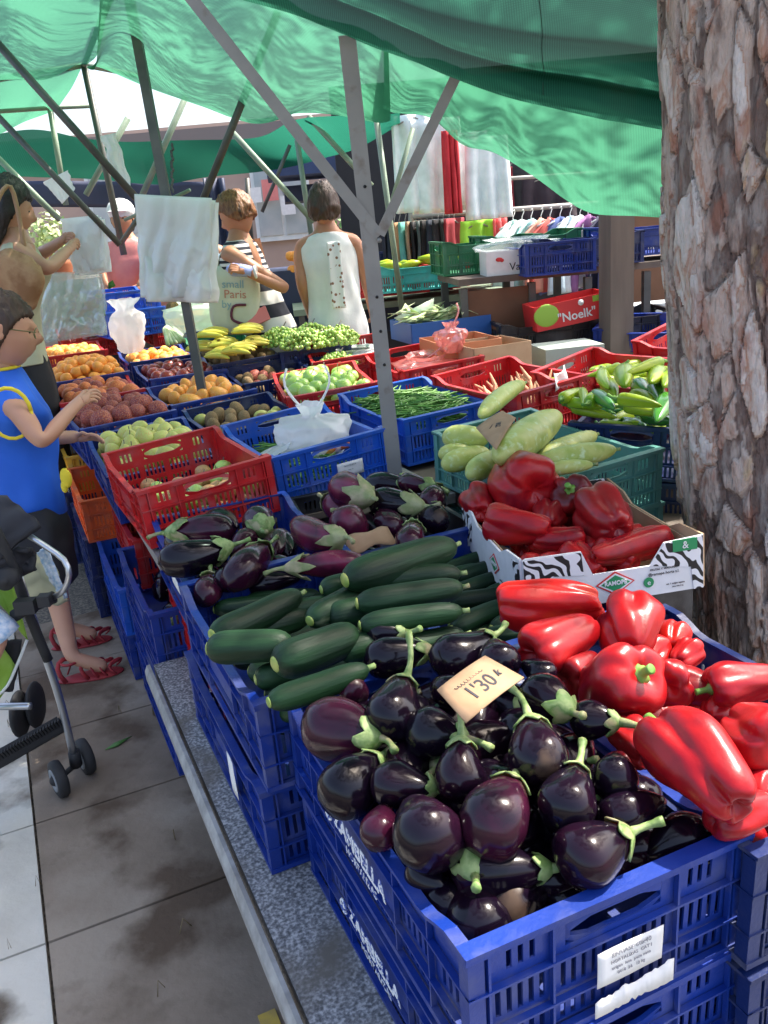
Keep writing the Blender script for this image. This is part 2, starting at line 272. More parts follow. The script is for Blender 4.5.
# ------------------------------------------------------------------ mesh helpers
class MB:
    def __init__(s): s.v = []; s.f = []; s.uv = None
    def add(s, vs, fs):
        n = len(s.v); s.v += [tuple(v) for v in vs]; s.f += [tuple(i + n for i in f) for f in fs]
    def box(s, c, d, M=None):
        x, y, z = c; a, b, h = d[0] / 2, d[1] / 2, d[2] / 2
        vs = [V((x + i * a, y + j * b, z + k * h)) for k in (-1, 1) for j in (-1, 1) for i in (-1, 1)]
        if M: vs = [M @ v for v in vs]
        s.add(vs, [(0, 2, 3, 1), (4, 5, 7, 6), (0, 1, 5, 4), (2, 6, 7, 3), (0, 4, 6, 2), (1, 3, 7, 5)])
    def tube(s, path, rad, n=8, flat=1.0, cap=True, square=False, upv=None):
        path = [V(p) for p in path]; m = len(path)
        if not hasattr(rad, '__len__'): rad = [rad] * m
        prev = None; vs = []
        for i, p in enumerate(path):
            t = (path[min(i + 1, m - 1)] - path[max(i - 1, 0)]).normalized()
            if prev is None:
                ref = V(upv) if upv else (V((0, 0, 1)) if abs(t.z) < .9 else V((1, 0, 0)))
                a = t.cross(ref).normalized()
            else: a = (prev - t * prev.dot(t)).normalized()
            prev = a; b = t.cross(a); r = rad[i]
            if not hasattr(r, '__len__'): r = (r, r * flat)
            for k in range(n):
                th = 2 * pi * (k + (.5 if square else 0)) / n; q = 1.414 if square else 1
                vs.append(p + a * (r[0] * q * cos(th)) + b * (r[1] * q * sin(th)))
        fs = [(i * n + k, i * n + (k + 1) % n, (i + 1) * n + (k + 1) % n, (i + 1) * n + k) for i in range(m - 1) for k in range(n)]
        if cap: fs += [tuple(range(n))[::-1], tuple((m - 1) * n + k for k in range(n))]
        s.add(vs, fs)
    def sphere(s, c, r, nu=12, nv=8, fn=None):
        c = V(c); r = r if hasattr(r, '__len__') else (r, r, r); vs = [c + V((0, 0, r[2]))]
        for j in range(1, nv):
            ph = pi * j / nv
            for i in range(nu):
                th = 2 * pi * i / nu; vs.append(c + V((r[0] * sin(ph) * cos(th), r[1] * sin(ph) * sin(th), r[2] * cos(ph))))
        vs.append(c - V((0, 0, r[2])))
        if fn: vs = [fn(v) for v in vs]
        fs = [(0, 1 + i, 1 + (i + 1) % nu) for i in range(nu)]
        for j in range(nv - 2):
            for i in range(nu):
                a = 1 + j * nu + i; b = 1 + j * nu + (i + 1) % nu; fs.append((a, a + nu, b + nu, b))
        l = len(vs) - 1; o = 1 + (nv - 2) * nu
        fs += [(o + i, l, o + (i + 1) % nu) for i in range(nu)]
        s.add(vs, fs)
    def lathe(s, prof, n=20, fn=None):     # prof: (z, r); fn(theta, z, r, t) -> Vector
        m = len(prof); vs = []
        for i, (z, r) in enumerate(prof):
            for k in range(n):
                th = 2 * pi * k / n; p = V((r * cos(th), r * sin(th), z))
                vs.append(fn(th, z, r, i / (m - 1)) if fn else p)
        fs = [(i * n + k, i * n + (k + 1) % n, (i + 1) * n + (k + 1) % n, (i + 1) * n + k) for i in range(m - 1) for k in range(n)]
        fs += [tuple(range(n))[::-1], tuple((m - 1) * n + k for k in range(n))]
        s.add(vs, fs)
    def grid(s, fn, nu, nv, uvs=(1, 1)):
        n = len(s.v); vs = []; s.uv = []
        for j in range(nv + 1):
            for i in range(nu + 1):
                vs.append(fn(i / nu, j / nv)); s.uv.append((i / nu * uvs[0], j / nv * uvs[1]))
        fs = [(j * (nu + 1) + i, j * (nu + 1) + i + 1, (j + 1) * (nu + 1) + i + 1, (j + 1) * (nu + 1) + i) for j in range(nv) for i in range(nu)]
        s.add(vs, fs)
    def mesh(s, name, m, smooth=True):
        me = bpy.data.meshes.new(name); me.from_pydata(s.v, [], s.f)
        if m is not None: me.materials.append(m)
        me.polygons.foreach_set('use_smooth', [smooth] * len(me.polygons))
        if s.uv:
            ul = me.uv_layers.new(name='UV')
            for l in me.loops: ul.data[l.index].uv = s.uv[l.vertex_index]
        me.update(); return me
    def build(s, name, m, parent=None, smooth=True, solid=0, sub=0, **k):
        o = obj(name, s.mesh(name, m, smooth), parent)
        if solid:
            q = o.modifiers.new('thickness', 'SOLIDIFY'); q.thickness = solid; q.offset = 0
        if sub:
            q = o.modifiers.new('smooth', 'SUBSURF'); q.levels = q.render_levels = sub
        if k: tag(o, **k)
        return o
def obj(name, me, parent=None, M=None):
    o = bpy.data.objects.new(name, me); COL.objects.link(o); o.parent = parent
    if M is not None: o.matrix_world = M
    return o
def tag(o, label=None, cat=None, group=None, kind=None):
    for k, v in (('label', label), ('category', cat), ('group', group), ('kind', kind)):
        if v: o[k] = v
    return o
def empty(name, loc=(0, 0, 0), rot=None, **k):
    o = bpy.data.objects.new(name, None); COL.objects.link(o); o.empty_display_size = .05
    o.matrix_world = Matrix.Translation(V(loc)) @ (rot.to_4x4() if rot is not None else Matrix())
    tag(o, **k); return o
def copytree(o, parent=None, M=None):
    c = o.copy(); COL.objects.link(c); c.parent = parent
    if M is not None: c.matrix_world = M
    for ch in o.children: copytree(ch, c)
    return c
def text(name, s, size, m, M, parent=None, off=0, ext=.0004, shear=0, space=1):
    cu_ = bpy.data.curves.new(name, 'FONT'); cu_.body = s; cu_.size = size; cu_.extrude = ext; cu_.align_x = 'CENTER'; cu_.align_y = 'CENTER'
    cu_.offset = off; cu_.shear = shear; cu_.space_character = space; cu_.resolution_u = 3
    t = bpy.data.objects.new('tmp', cu_); COL.objects.link(t); dg = bpy.context.evaluated_depsgraph_get()
    me = bpy.data.meshes.new_from_object(t.evaluated_get(dg)); bpy.data.objects.remove(t)
    me.materials.clear(); me.materials.append(m); me.transform(M); me.name = name
    return obj(name, me, parent)
def catmull(pts, n):
    pts = [V(p) for p in pts]; out = []; m = len(pts) - 1
    for i in range(n + 1):
        t = i / n * m; k = min(int(t), m - 1); f = t - k
        p0, p1, p2, p3 = pts[max(k - 1, 0)], pts[k], pts[k + 1], pts[min(k + 2, m)]
        out.append(.5 * ((2 * p1) + (p2 - p0) * f + (2 * p0 - 5 * p1 + 4 * p2 - p3) * f * f + (3 * p1 - p0 - 3 * p2 + p3) * f ** 3))
    return out
def nz(p, s=1, o=0): return noise.noise(V(p) * s + V((o, o * 1.7, o * .3)))

# ------------------------------------------------------------------ SETTING: ground, pavement, bench
g = MB(); g.box((0, 20, -.06), (160, 160, .08)); g.build('ground', MT['ground'], smooth=False, kind='structure')
pv = MB(); pl_ = MB()
for j in range(-3, 4):
    y0 = 1.72 + .455 * (j); y1 = y0 + .449
    pv.box((*DF(.29, (y0 + y1) / 2)[:2], -.012), (.92, .449, .03), None) if False else None
    for (xa, xb, b) in ((-.165, .62, pv), (.626, 1.4, pv), (-.62, -.172, pl_), (-1.075, -.626, pl_), (-1.53, -1.081, pl_), (1.406, 2.2, pv)):
        Mx = Matrix.Translation(DF((xa + xb) / 2, (y0 + y1) / 2, -.012 + random.uniform(-.001, .001))) @ Matrix.Rotation(YAW, 4, 'Z') @ Matrix.Rotation(random.uniform(-.003, .003), 4, 'X')
        b.box((0, 0, 0), (xb - xa, y1 - y0, .03), Mx)
pv.build('pavement', MT['pavement'], smooth=False, kind='structure')
pl_.build('pale_pavement', MT['paveL'], smooth=False, kind='structure')
bits = MB()
for i in range(26):
    p = DF(random.uniform(-.6, .3), random.uniform(.9, 3), .006); a = random.uniform(0, pi); l = random.uniform(.004, .03) if random.random() < .9 else .03
    d = V((cos(a), sin(a), 0)) * l; bits.tube([p, p + d * .5 + V((-d.y, d.x, .3)) * .1, p + d], random.uniform(.0005, .0018), 4)
bits.build('fallen_needles', mat('dry_needles', (.2, .15, .08), .9), kind='stuff', label='dry needles and crumbs scattered over the pavement', cat='litter')
lf = MB(); p0 = at(105, 750, .006); p1 = at(132, 736, .01); dd = (p1 - p0); sdv = V((-dd.y, dd.x, 0)).normalized() * .012
lf.add([p0, p0 + dd * .4 + sdv, p1, p0 + dd * .4 - sdv], [(0, 1, 2, 3)])
lf.build('fallen_leaf', MT['leaf'], solid=.002, label='long green leaf lying on the pavement beside the stroller wheels', cat='leaf')

bench = empty('stone_bench', DF(.797, .9, 0), Matrix.Rotation(YAW, 3, 'Z'), label='grey granite slab bench with pale worn edge carrying the front crates', cat='bench')
b = MB()
b.box((0, -.05, .36), (1.18, 2.6, .04)); b.build('seat_slab', MT['granite'], bench, smooth=False)
b = MB(); x0 = -.603
b.add([(x0 - .004, -1.35, .383), (x0 + .004, -1.35, .383), (x0 - .012, -1.35, .342), (x0 - .012, -1.35, .366)] +
      [(x0 - .004, 1.252, .383), (x0 + .004, 1.252, .383), (x0 - .012, 1.252, .342), (x0 - .012, 1.252, .366)],
      [(0, 1, 5, 4), (0, 4, 7, 3), (3, 7, 6, 2), (0, 3, 2, 1), (4, 5, 6, 7), (1, 2, 6, 5)])
b.build('chamfered_edge', MT['granite_e'], bench, smooth=False)
for yy in (-1.15, .1, 1.1):
    b = MB(); b.box((.05, yy, .17), (1.05, .12, .34)); b.build('leg', MT['granite_e'], bench, smooth=False)
yp = MB(); yp.box((-.585, .32, .006), (.035, .17, .004)); o = yp.build('yellow_marking', MT['ypaint'], smooth=False, kind='structure'); o.matrix_world = bench.matrix_world.copy()

# ------------------------------------------------------------------ crates
CW, CL, CH = .4, .6, .17
def wall_cells(mb, W, H, xs, zs, holes, th, place, dip=0, zd=.112):
    xs = sorted(set(round(x, 5) for x in xs)); zs = sorted(set(round(z, 5) for z in zs))
    def hole(xc, zc): return any(a < xc < b_ and c < zc < d_ for a, b_, c, d_ in holes)
    def dz(x, z):
        if not dip or z <= zd: return z
        t = (abs(x) / (W / 2)); f = 1 - min(1, max(0, (t - .62) / .26)); f = f * f * (3 - 2 * f)
        return z - dip * f * (z - zd) / (H - zd)
    nx, nz_ = len(xs), len(zs); idx = {}
    vs = []; fs = []
    def vid(i, k, s_):
        key = (i, k, s_)
        if key not in idx: idx[key] = len(vs); vs.append(place(xs[i], (-th / 2, th / 2)[s_], dz(xs[i], zs[k])))
        return idx[key]
    full = {(i, k): not hole((xs[i] + xs[i + 1]) / 2, (zs[k] + zs[k + 1]) / 2) for i in range(nx - 1) for k in range(nz_ - 1)}
    for (i, k), on in full.items():
        if not on: continue
        fs.append((vid(i, k, 0), vid(i + 1, k, 0), vid(i + 1, k + 1, 0), vid(i, k + 1, 0)))
        fs.append((vid(i, k, 1), vid(i, k + 1, 1), vid(i + 1, k + 1, 1), vid(i + 1, k, 1)))
        for (di, dk, a, b_) in ((-1, 0, (0, 0), (0, 1)), (1, 0, (1, 1), (1, 0)), (0, -1, (1, 0), (0, 0)), (0, 1, (0, 1), (1, 1))):
            if not full.get((i + di, k + dk), False):
                fs.append((vid(i + a[0], k + a[1], 0), vid(i + a[0], k + a[1], 1), vid(i + b_[0], k + b_[1], 1), vid(i + b_[0], k + b_[1], 0)))
    mb.add(vs, fs)
    return dz
def end_wall(sgn):
    mb = MB(); T = .003
    def pl(x, y, z): return V((x * (1 - .02 * (1 - z / CH)), sgn * (CL / 2 - .012 - .004 * (1 - z / CH)) + y, z))
    xs = [-CW / 2 + .004, CW / 2 - .004]; zs = [0, CH, .050, .106]; holes = []
    hx, hz0, hz1 = .068, .118, .154
    holes.append((-hx, hx, hz0, hz1)); xs += [-hx, hx]; zs += [hz0, hz1]
    for s in (-1, 1):
        for q in range(3):
            a = s * (.112 + .015 * q); holes.append((a - .0035, a + .0035, .122, .150)); xs += [a - .0035, a + .0035]; zs += [.122, .150]
    k = -.172
    while k < .173:
        if min(abs(abs(k) - .088), abs(abs(k) - .17), abs(abs(k) - .0)) > .008:
            for z0, z1 in ((.058, .099), (.012, .043)):
                holes.append((k - .0035, k + .0035, z0, z1)); xs += [k - .0035, k + .0035]; zs += [z0, z1]
        k += .0145
    wall_cells(mb, CW, CH, xs, zs, holes, T, pl)
    # stadium handle ring
    n = 40; vs = []; cz = (hz0 + hz1) / 2; hh = (hz1 - hz0) / 2
    for i in range(n):
        th = 2 * pi * i / n; c_, s_ = cos(th), sin(th); sc = min(hx / abs(c_) if abs(c_) > 1e-6 else 9, hh / abs(s_) if abs(s_) > 1e-6 else 9)
        ox, oz = c_ * sc, s_ * sc; rr = .012
        ix = max(-hx + .004 + rr, min(hx - .004 - rr, ox)); ix += rr * c_ * (1 if abs(ox) > hx - .004 - rr else 0); iz = max(-rr, min(rr, s_ * rr * 1.0 if abs(ox) > hx - .004 - rr else (rr if s_ > 0 else -rr)))
        for (xx, zz, yy) in ((ox, oz, -T / 2), (ix, iz, -T / 2 - .003 * (sgn < 0)), (ix, iz, T / 2 + .003 * (sgn > 0)), (ox, oz, T / 2)): vs.append(pl(xx, yy, cz + zz))
    fs = []
    for i in range(n):
        j = (i + 1) % n
        for q in range(3): fs.append((4 * i + q, 4 * j + q, 4 * j + q + 1, 4 * i + q + 1))
    mb.add(vs, fs)
    yo = sgn * (CL / 2 - .0065)
    mb.box((0, sgn * (CL / 2 - .0105), CH - .0015), (CW - .001, .022, .005))
    mb.box((0, sgn * (CL / 2 - .0025), CH - .0068), (CW - .0015, .0026, .0075))
    for z in (.1085, .1095 - .06, .0045): mb.box((0, yo, z), (CW - .006, .0085, .0032 if z > .01 else .009))
    for x in (-.088, .088, -.170, .170): mb.box((x, yo - sgn * .0005, .084), (.0032, .0075, .158))
    return mb
def side_wall(sgn):
    mb = MB(); T = .003
    def pl(x, y, z): return V((sgn * (CW / 2 - .012 - .004 * (1 - z / CH)) + y, x * (1 - .015 * (1 - z / CH)), z))
    xs = [-CL / 2 + .004, CL / 2 - .004] + [(-.5 + i / 24) * (CL - .008) for i in range(1, 24)]; zs = [0, CH, .05, .106, .112]; holes = []
    k = -.27
    while k < .271:
        if min(abs(abs(k) - .0), abs(abs(k) - .105), abs(abs(k) - .2), 1) > .009:
            rows = ((.012, .043),) if abs(k) < .1 else ((.058, .099), (.012, .043))
            for z0, z1 in rows:
                holes.append((k - .0038, k + .0038, z0, z1)); xs += [k - .0038, k + .0038]; zs += [z0, z1]
        k += .0155
    dz = wall_cells(mb, CL, CH, xs, zs, holes, T, pl, dip=.024)
    # flange follows the dip
    path = []
    n = 26
    for i in range(n + 1):
        x = (-.5 + i / n) * (CL - .002); path.append(V((sgn * (CW / 2 - .008), x, dz(x, CH) - .0015)))
    a = []; 
    for p in path:
        for dx, dzz in ((-.008, -.0028), (.008, -.0028), (.008, .0022), (-.008, .0022)): a.append(p + V((dx, 0, dzz)))
    mb.add(a, [(4 * i + q, 4 * i + (q + 1) % 4, 4 * i + 4 + (q + 1) % 4, 4 * i + 4 + q) for i in range(n) for q in range(4)] + [(3, 2, 1, 0), (4 * n, 4 * n + 1, 4 * n + 2, 4 * n + 3)])
    xo = sgn * (CW / 2 - .0068)
    for z in (.1085, .0495, .0045): mb.box((xo, 0, z), (.0085, CL - .006, .0032 if z > .01 else .009))
    for y in (-.2, -.105, .105, .2): mb.box((xo - sgn * .0005, y, .074), (.0075, .0032, .136))
    mb.box((xo - sgn * .003, 0, .079), (.002, .205, .052))
    return mb
def base_mb():
    mb = MB(); mb.box((0, 0, .006), (CW - .028, CL - .028, .006))
    for sx in (-1, 1):
        for sy in (-1, 1):
            mb.box((sx * (CW / 2 - .014), sy * (CL / 2 - .014), CH / 2 - .004), (.020, .020, CH - .012))
    return mb
_P = {}
def crate_parts(color):
    if color not in _P:
        if 'geo' not in _P: _P['geo'] = [('base', base_mb()), ('end_wall', end_wall(-1)), ('end_wall', end_wall(1)), ('side_wall', side_wall(-1)), ('side_wall', side_wall(1))]
        _P[color] = [(n, mb.mesh(color + '_' + n, MT[color], False)) for n, mb in _P['geo']]
    return _P[color]
CR = {}
def crate(key, color, x, y, ztop, label, yaw=23, tl=0, ts=0, frame='world', group=None, h=1.0):
    R = Matrix.Rotation(radians(yaw), 3, 'Z') @ Matrix.Rotation(radians(tl), 3, 'X') @ Matrix.Rotation(radians(ts), 3, 'Y')
    c = V((x, y, ztop)) if frame == 'world' else DF(x, y, ztop)
    c = c - R @ V((0, 0, CH * h))
    root = empty('produce_crate', c, R, label=label, cat='crate', group=group)
    if h != 1: root.scale = (1, 1, h)
    for n, me in crate_parts(color): obj(n, me, root)
    CR[key] = Matrix.Translation(c) @ R.to_4x4(); return root
D = 'disp'
c1 = crate('C1', 'blue', .11, 1.04, .72, 'bright blue crate heaped with the big dark aubergines, its front rim sunlit', ts=1)
c1b = crate('C1b', 'blue', .11 + .004, 1.04, .548, 'blue crate directly beneath the front crate of dark aubergines')
c2 = crate('C2', 'navy', .465, 1.16, .705, 'dark blue crate full of big red peppers beside the tree trunk', ts=2)
crate('C2b', 'navy', .465, 1.155, .53, 'dark crate under the crate of red peppers')
c3 = crate('C3', 'blue', .458, 1.515, .725, 'scuffed blue crate of dark green cucumbers at the bench edge', frame=D)
c3b = crate('C3b', 'blue', .446, 1.525, .553, 'scuffed blue crate below the cucumber crate on the bench', frame=D)
crate('C3r', 'blue', .872, 1.50, .70, 'blue crate under the right hand cucumbers next to the zebra box', frame=D)
c4 = crate('C4', 'blue', -.365, 2.11, .705, 'blue crate of loose aubergines between the cucumbers and the red apple crate', tl=1, yaw=22)
crate('C5', 'black', -.005, 2.36, .655, 'black crate of violet aubergines at the foot of the grey post', yaw=22)
crate('C45', 'red', .50, 2.05, .53, 'red crate standing on the bench under the loose aubergines', frame=D)
crate('C55', 'navy', .95, 2.12, .48, 'dark blue crate beneath the black aubergine crate', frame=D)
r1 = crate('R1', 'red', -.62, 2.62, .81, 'bright red crate of small blushed apples in front of the pears', yaw=25, tl=-1, ts=-4)
b1 = crate('B1', 'sky', -.27, 2.92, .80, 'bright blue crate with knotted white bag and few green beans', yaw=24, ts=-4)
crate('B2', 'sky', .155, 3.28, .80, 'bright blue crate filled with thin green beans behind the post', yaw=24, tl=1, ts=-2)
t1 = crate('T1', 'teal', .49, 2.50, .79, 'grey green crate of pale marrows behind the zebra box', yaw=28, tl=3, ts=-1)
crate('T1b', 'teal', .50, 2.52, .61, 'grey green crate beneath the crate of pale marrows', yaw=28)
crate('G1', 'blue', -.86, 3.19, .72, 'blue crate of yellow green pears beside the boy', yaw=24, tl=4, ts=-2)
crate('K1', 'navy', -.535, 3.50, .755, 'dark blue crate of brown kiwis and yellow pears between apples and peaches', yaw=24, ts=-3)
crate('P1', 'blue', -1.15, 3.80, .755, 'blue crate of dark furry peaches next to the pears', yaw=26, ts=-2)
crate('P2', 'red', -1.40, 4.36, .77, 'red crate of orange red peaches by the reaching hand', yaw=23, ts=-2)
crate('A1', 'blue', -1.60, 4.88, .79, 'blue crate heaped with orange apricots', yaw=22, ts=-1)
crate('Y1', 'red', -1.88, 5.50, .85, 'red crate of small yellow apricots beyond the orange ones', yaw=22)
crate('Y2', 'red', -1.98, 6.22, .90, 'red crate at the far left end of the fruit stall', yaw=22)
crate('Y3', 'red', -1.42, 6.42, .92, 'red crate behind the white knotted bag', yaw=22)
crate('M1', 'blue', -.83, 4.10, .765, 'blue crate of yellow orange fruit right of the dark peaches', yaw=24, ts=-2)
crate('N1', 'blue', -1.05, 4.72, .785, 'blue crate of red nectarines behind the yellow orange fruit', yaw=22)
crate('A2', 'blue', -1.30, 5.32, .80, 'blue crate of mixed apricots behind the nectarines', yaw=22)
crate('L2', 'blue', -1.12, 6.1, .86, 'blue crate with leeks and pineapples at the back', yaw=22)
crate('K3', 'navy', -.50, 4.36, .785, 'dark blue crate of brown fruit left of the green apples', yaw=18, ts=-2)
crate('K2', 'navy', -.74, 4.90, .81, 'dark blue crate of kiwis in front of the bananas', yaw=18, ts=-2)
crate('BA', 'green', -.92, 5.50, .83, 'dark green crate under the bananas', yaw=20)
crate('R2', 'red', -.22, 3.83, .81, 'red crate of round green apples', yaw=11, tl=1, ts=-3)
crate('GR', 'navy', -.36, 4.95, .83, 'dark blue crate under the heap of green grapes', yaw=14)
crate('R3', 'red', -.13, 4.62, .83, 'red crate with green grapes and a patterned cloth bag', yaw=7, tl=2, ts=-3)
crate('R4', 'red', .24, 4.15, .825, 'red crate with pink bagged produce behind the post', yaw=18, tl=1, ts=-3)
crate('R5', 'red', .55, 3.36, .84, 'red crate of slim orange and pink root vegetables', yaw=26, ts=-4)
crate('R6', 'red', .97, 3.30, .85, 'red crate of light green peppers with white paper stuck inside', yaw=38, ts=-6)
crate('N6', 'navy', .93, 2.86, .78, 'dark blue crate of long green peppers beside the trunk', yaw=-28, ts=2)
crate('N6b', 'navy', .93, 2.86, .60, 'dark blue crate under the long green pepper crate', yaw=-28)
crate('R7', 'red', 1.47, 3.62, .90, 'red crate with a high curved corner just left of the trunk', yaw=35, ts=-10)
# stacks under the stall, at the aisle
crate('S1a', 'blue', .42, 2.47, .51, 'dark blue crate of aubergines topping the aisle side stack', frame=D)
crate('S1b', 'blue', .423, 2.472, .338, 'middle blue crate of the stack of three at the aisle', frame=D)
crate('S1c', 'blue', .42, 2.475, .170, 'bottom blue crate of the stack of three, standing on the pavement', frame=D)
crate('S2a', 'sky', .40, 3.11, .35, 'faded blue crate low under the stall behind the aisle stack', frame=D)
crate('S2b', 'blue', .40, 3.115, .178, 'lowest blue crate behind the aisle stack, near the red sandals', frame=D)
crate('S2c', 'red', .47, 3.02, .54, 'red crate wedged under the stall rail above the faded blue crate', frame=D)
crate('S3a', 'orange', .37, 3.68, .52, 'orange crate standing under the stall edge', frame=D)
crate('S3b', 'navy', .36, 3.74, .345, 'dark blue crate beneath the orange crate', frame=D)
crate('S3c', 'navy', .36, 3.74, .172, 'lowest dark blue crate under the orange one', frame=D)
crate('S4a', 'yellow', .38, 4.32, .56, 'ochre yellow crate under the peach crates', frame=D)
crate('S4b', 'navy', .33, 4.36, .385, 'dark blue crate under the ochre yellow crate', frame=D)
crate('S4c', 'navy', .33, 4.36, .21, 'bottom dark blue crate below the ochre yellow stack', frame=D)

# paper labels and print on the front crates
def local(root, M): return root.matrix_world @ M
def face_end(x, z, off=.004): return Matrix.Translation((x, -CL / 2 - off, z)) @ Matrix.Rotation(pi / 2, 4, 'X')
def face_side(y, z, off=.004): return Matrix.Translation((-CW / 2 - off, y, z)) @ Matrix.Rotation(-pi / 2, 4, 'Z') @ Matrix.Rotation(pi / 2, 4, 'X')
def paper(root, Mloc, w_, h_, lines=(), torn=False, key='white', name='paper_label', label=None):
    mb = MB(); n = 24
    if torn:
        pts = []
        for i in range(n + 1):
            x = (-.5 + i / n) * w_; pts.append((x, h_ / 2 * (1 if False else .3 + .7 * abs(nz((x * 90, 3, 1)))) + h_ * .3 * (i / n)))
        bot = [(x, -h_ / 2 + h_ * .35 * abs(nz((x * 120, 9, 4))) * (i > 4)) for i, (x, _) in enumerate(pts)]
        vs = [(x, z, 0) for x, z in pts] + [(x, z, 0) for x, z in bot]
        mb.add(vs, [(i, i + 1, n + 2 + i, n + 1 + i) for i in range(n)])
    else:
        mb.grid(lambda s, t: V(((s - .5) * w_, (t - .5) * h_, .0006 * sin(s * 5 + t * 3))), 8, 4)
    me = mb.mesh(name, MT[key]); me.transform(Mloc); o = obj(name, me, root)
    q = o.modifiers.new('t', 'SOLIDIFY'); q.thickness = .0006
    if label: o['label'] = label
    for i, (s, sz, yy, mk) in enumerate(lines):
        text('printed_text', s, sz, MT[mk], Mloc @ Matrix.Translation((0, yy, .0017)), o)
    return o
paper(c1, face_end(.012, .077), .094, .050, (("ENVASE 60x40", .009, .016, 'grey_p'), ("HORTALIZAS  CAT I", .0065, .006, 'grey_p'), ("origen  lote  peso neto", .006, -.003, 'grey_p'), ("0418  26   12 kg", .006, -.012, 'grey_p')), label='white printed paper label on the sunlit front crate')
paper(c1, face_end(.02, .026), .115, .034, torn=True, label='torn remains of a white paper label')
paper(b1, face_end(.05, .072), .09, .048, (("BARQUETA", .008, .012, 'grey_p'), ("lote 26", .006, -.002, 'grey_p')), label='white paper label on the bright blue crate')
paper(c3b, face_side(-.10, .085), .045, .085, label='white rectangular paper stuck to the aisle side')
paper(c4, face_side(-.06, .11), .10, .03, label='narrow white paper strip')
for cc in (c1, c1b):
    text('crate_lettering', 'ZAMBELLA', .037, MT['white_p'], face_side(-.005, .089, .0030), cc, off=.0012)
    text('crate_lettering', 'HORTALIZAS', .018, MT['white_p'], face_side(-.012, .063, .0030), cc)
    mb = MB(); mb.tube([(cos(a) * .011, sin(a) * .011, 0) for a in [i * pi / 6 for i in range(12)]], .0022, 5); mb.sphere((0, 0, 0), (.005, .005, .0015), 8, 6)
    me = mb.mesh('printed_emblem', MT['white_p']); me.transform(face_side(.108, .080, .0025)); obj('printed_emblem', me, cc)

# stall supports
tb = empty('metal_trestle', DF(.9, 3.2, 0), label='grey metal trestle frame running under the fruit crates along the aisle', cat='trestle')
def bar(name, pts, r, m, parent=None, square=False, n=8, **k):
    mb = MB(); mb.tube(pts, r, 4 if square else n, square=square); o = mb.build(name, m, None, smooth=not square, **k)
    if parent: o.parent = parent; o.matrix_parent_inverse = parent.matrix_world.inverted()
    return o
for xx in (.30, 1.2, 2.1): bar('rail', [DF(xx, 2.28, .605), DF(xx, 4.4, .60), DF(xx, 6.4, .66)], .016, MT['metal'], tb, True)
for yy in (2.5, 4.2, 5.8): bar('crossbar', [DF(.3, yy, .57), DF(2.1, yy, .57)], .014, MT['metal_d'], tb, True)
for xx in (.34, 1.2, 2.1):
    for yy in (3.42, 5.0, 6.3): bar('leg', [DF(xx, yy, .59), DF(xx, yy, 0)], .016, MT['metal_d'], tb, True)
# boards under the crates
for (x, y, l) in ((.75, 3.9, 'rough wooden board under the left fruit crates'), (1.65, 3.6, 'rough wooden board under the middle crates')):
    mb = MB(); mb.box((0, 0, 0), (.85, 2.9, .02)); o = mb.build('stall_board', MT['wood'], smooth=False, label=l, cat='board'); o.matrix_world = Matrix.Translation(DF(x, y, .585)) @ Matrix.Rotation(YAW, 4, 'Z')
mb = MB(); mb.box((0, 0, 0), (.9, .9, .5)); o = mb.build('display_plinth', MT['wood'], smooth=False, label='low wooden plinth beneath the marrow and green pepper crates', cat='plinth'); o.matrix_world = Matrix.Translation(DF(1.75, 2.2, .25)) @ Matrix.Rotation(YAW, 4, 'Z')

mb = MB(); mb.box((0, 0, 0), (.22, .40, .26)); o = mb.build('display_block', MT['black'], smooth=False, label='dark block in the shade under the zebra printed box', cat='block'); o.matrix_world = Matrix.Translation(DF(1.19, 1.54, .515)) @ Matrix.Rotation(YAW, 4, 'Z')
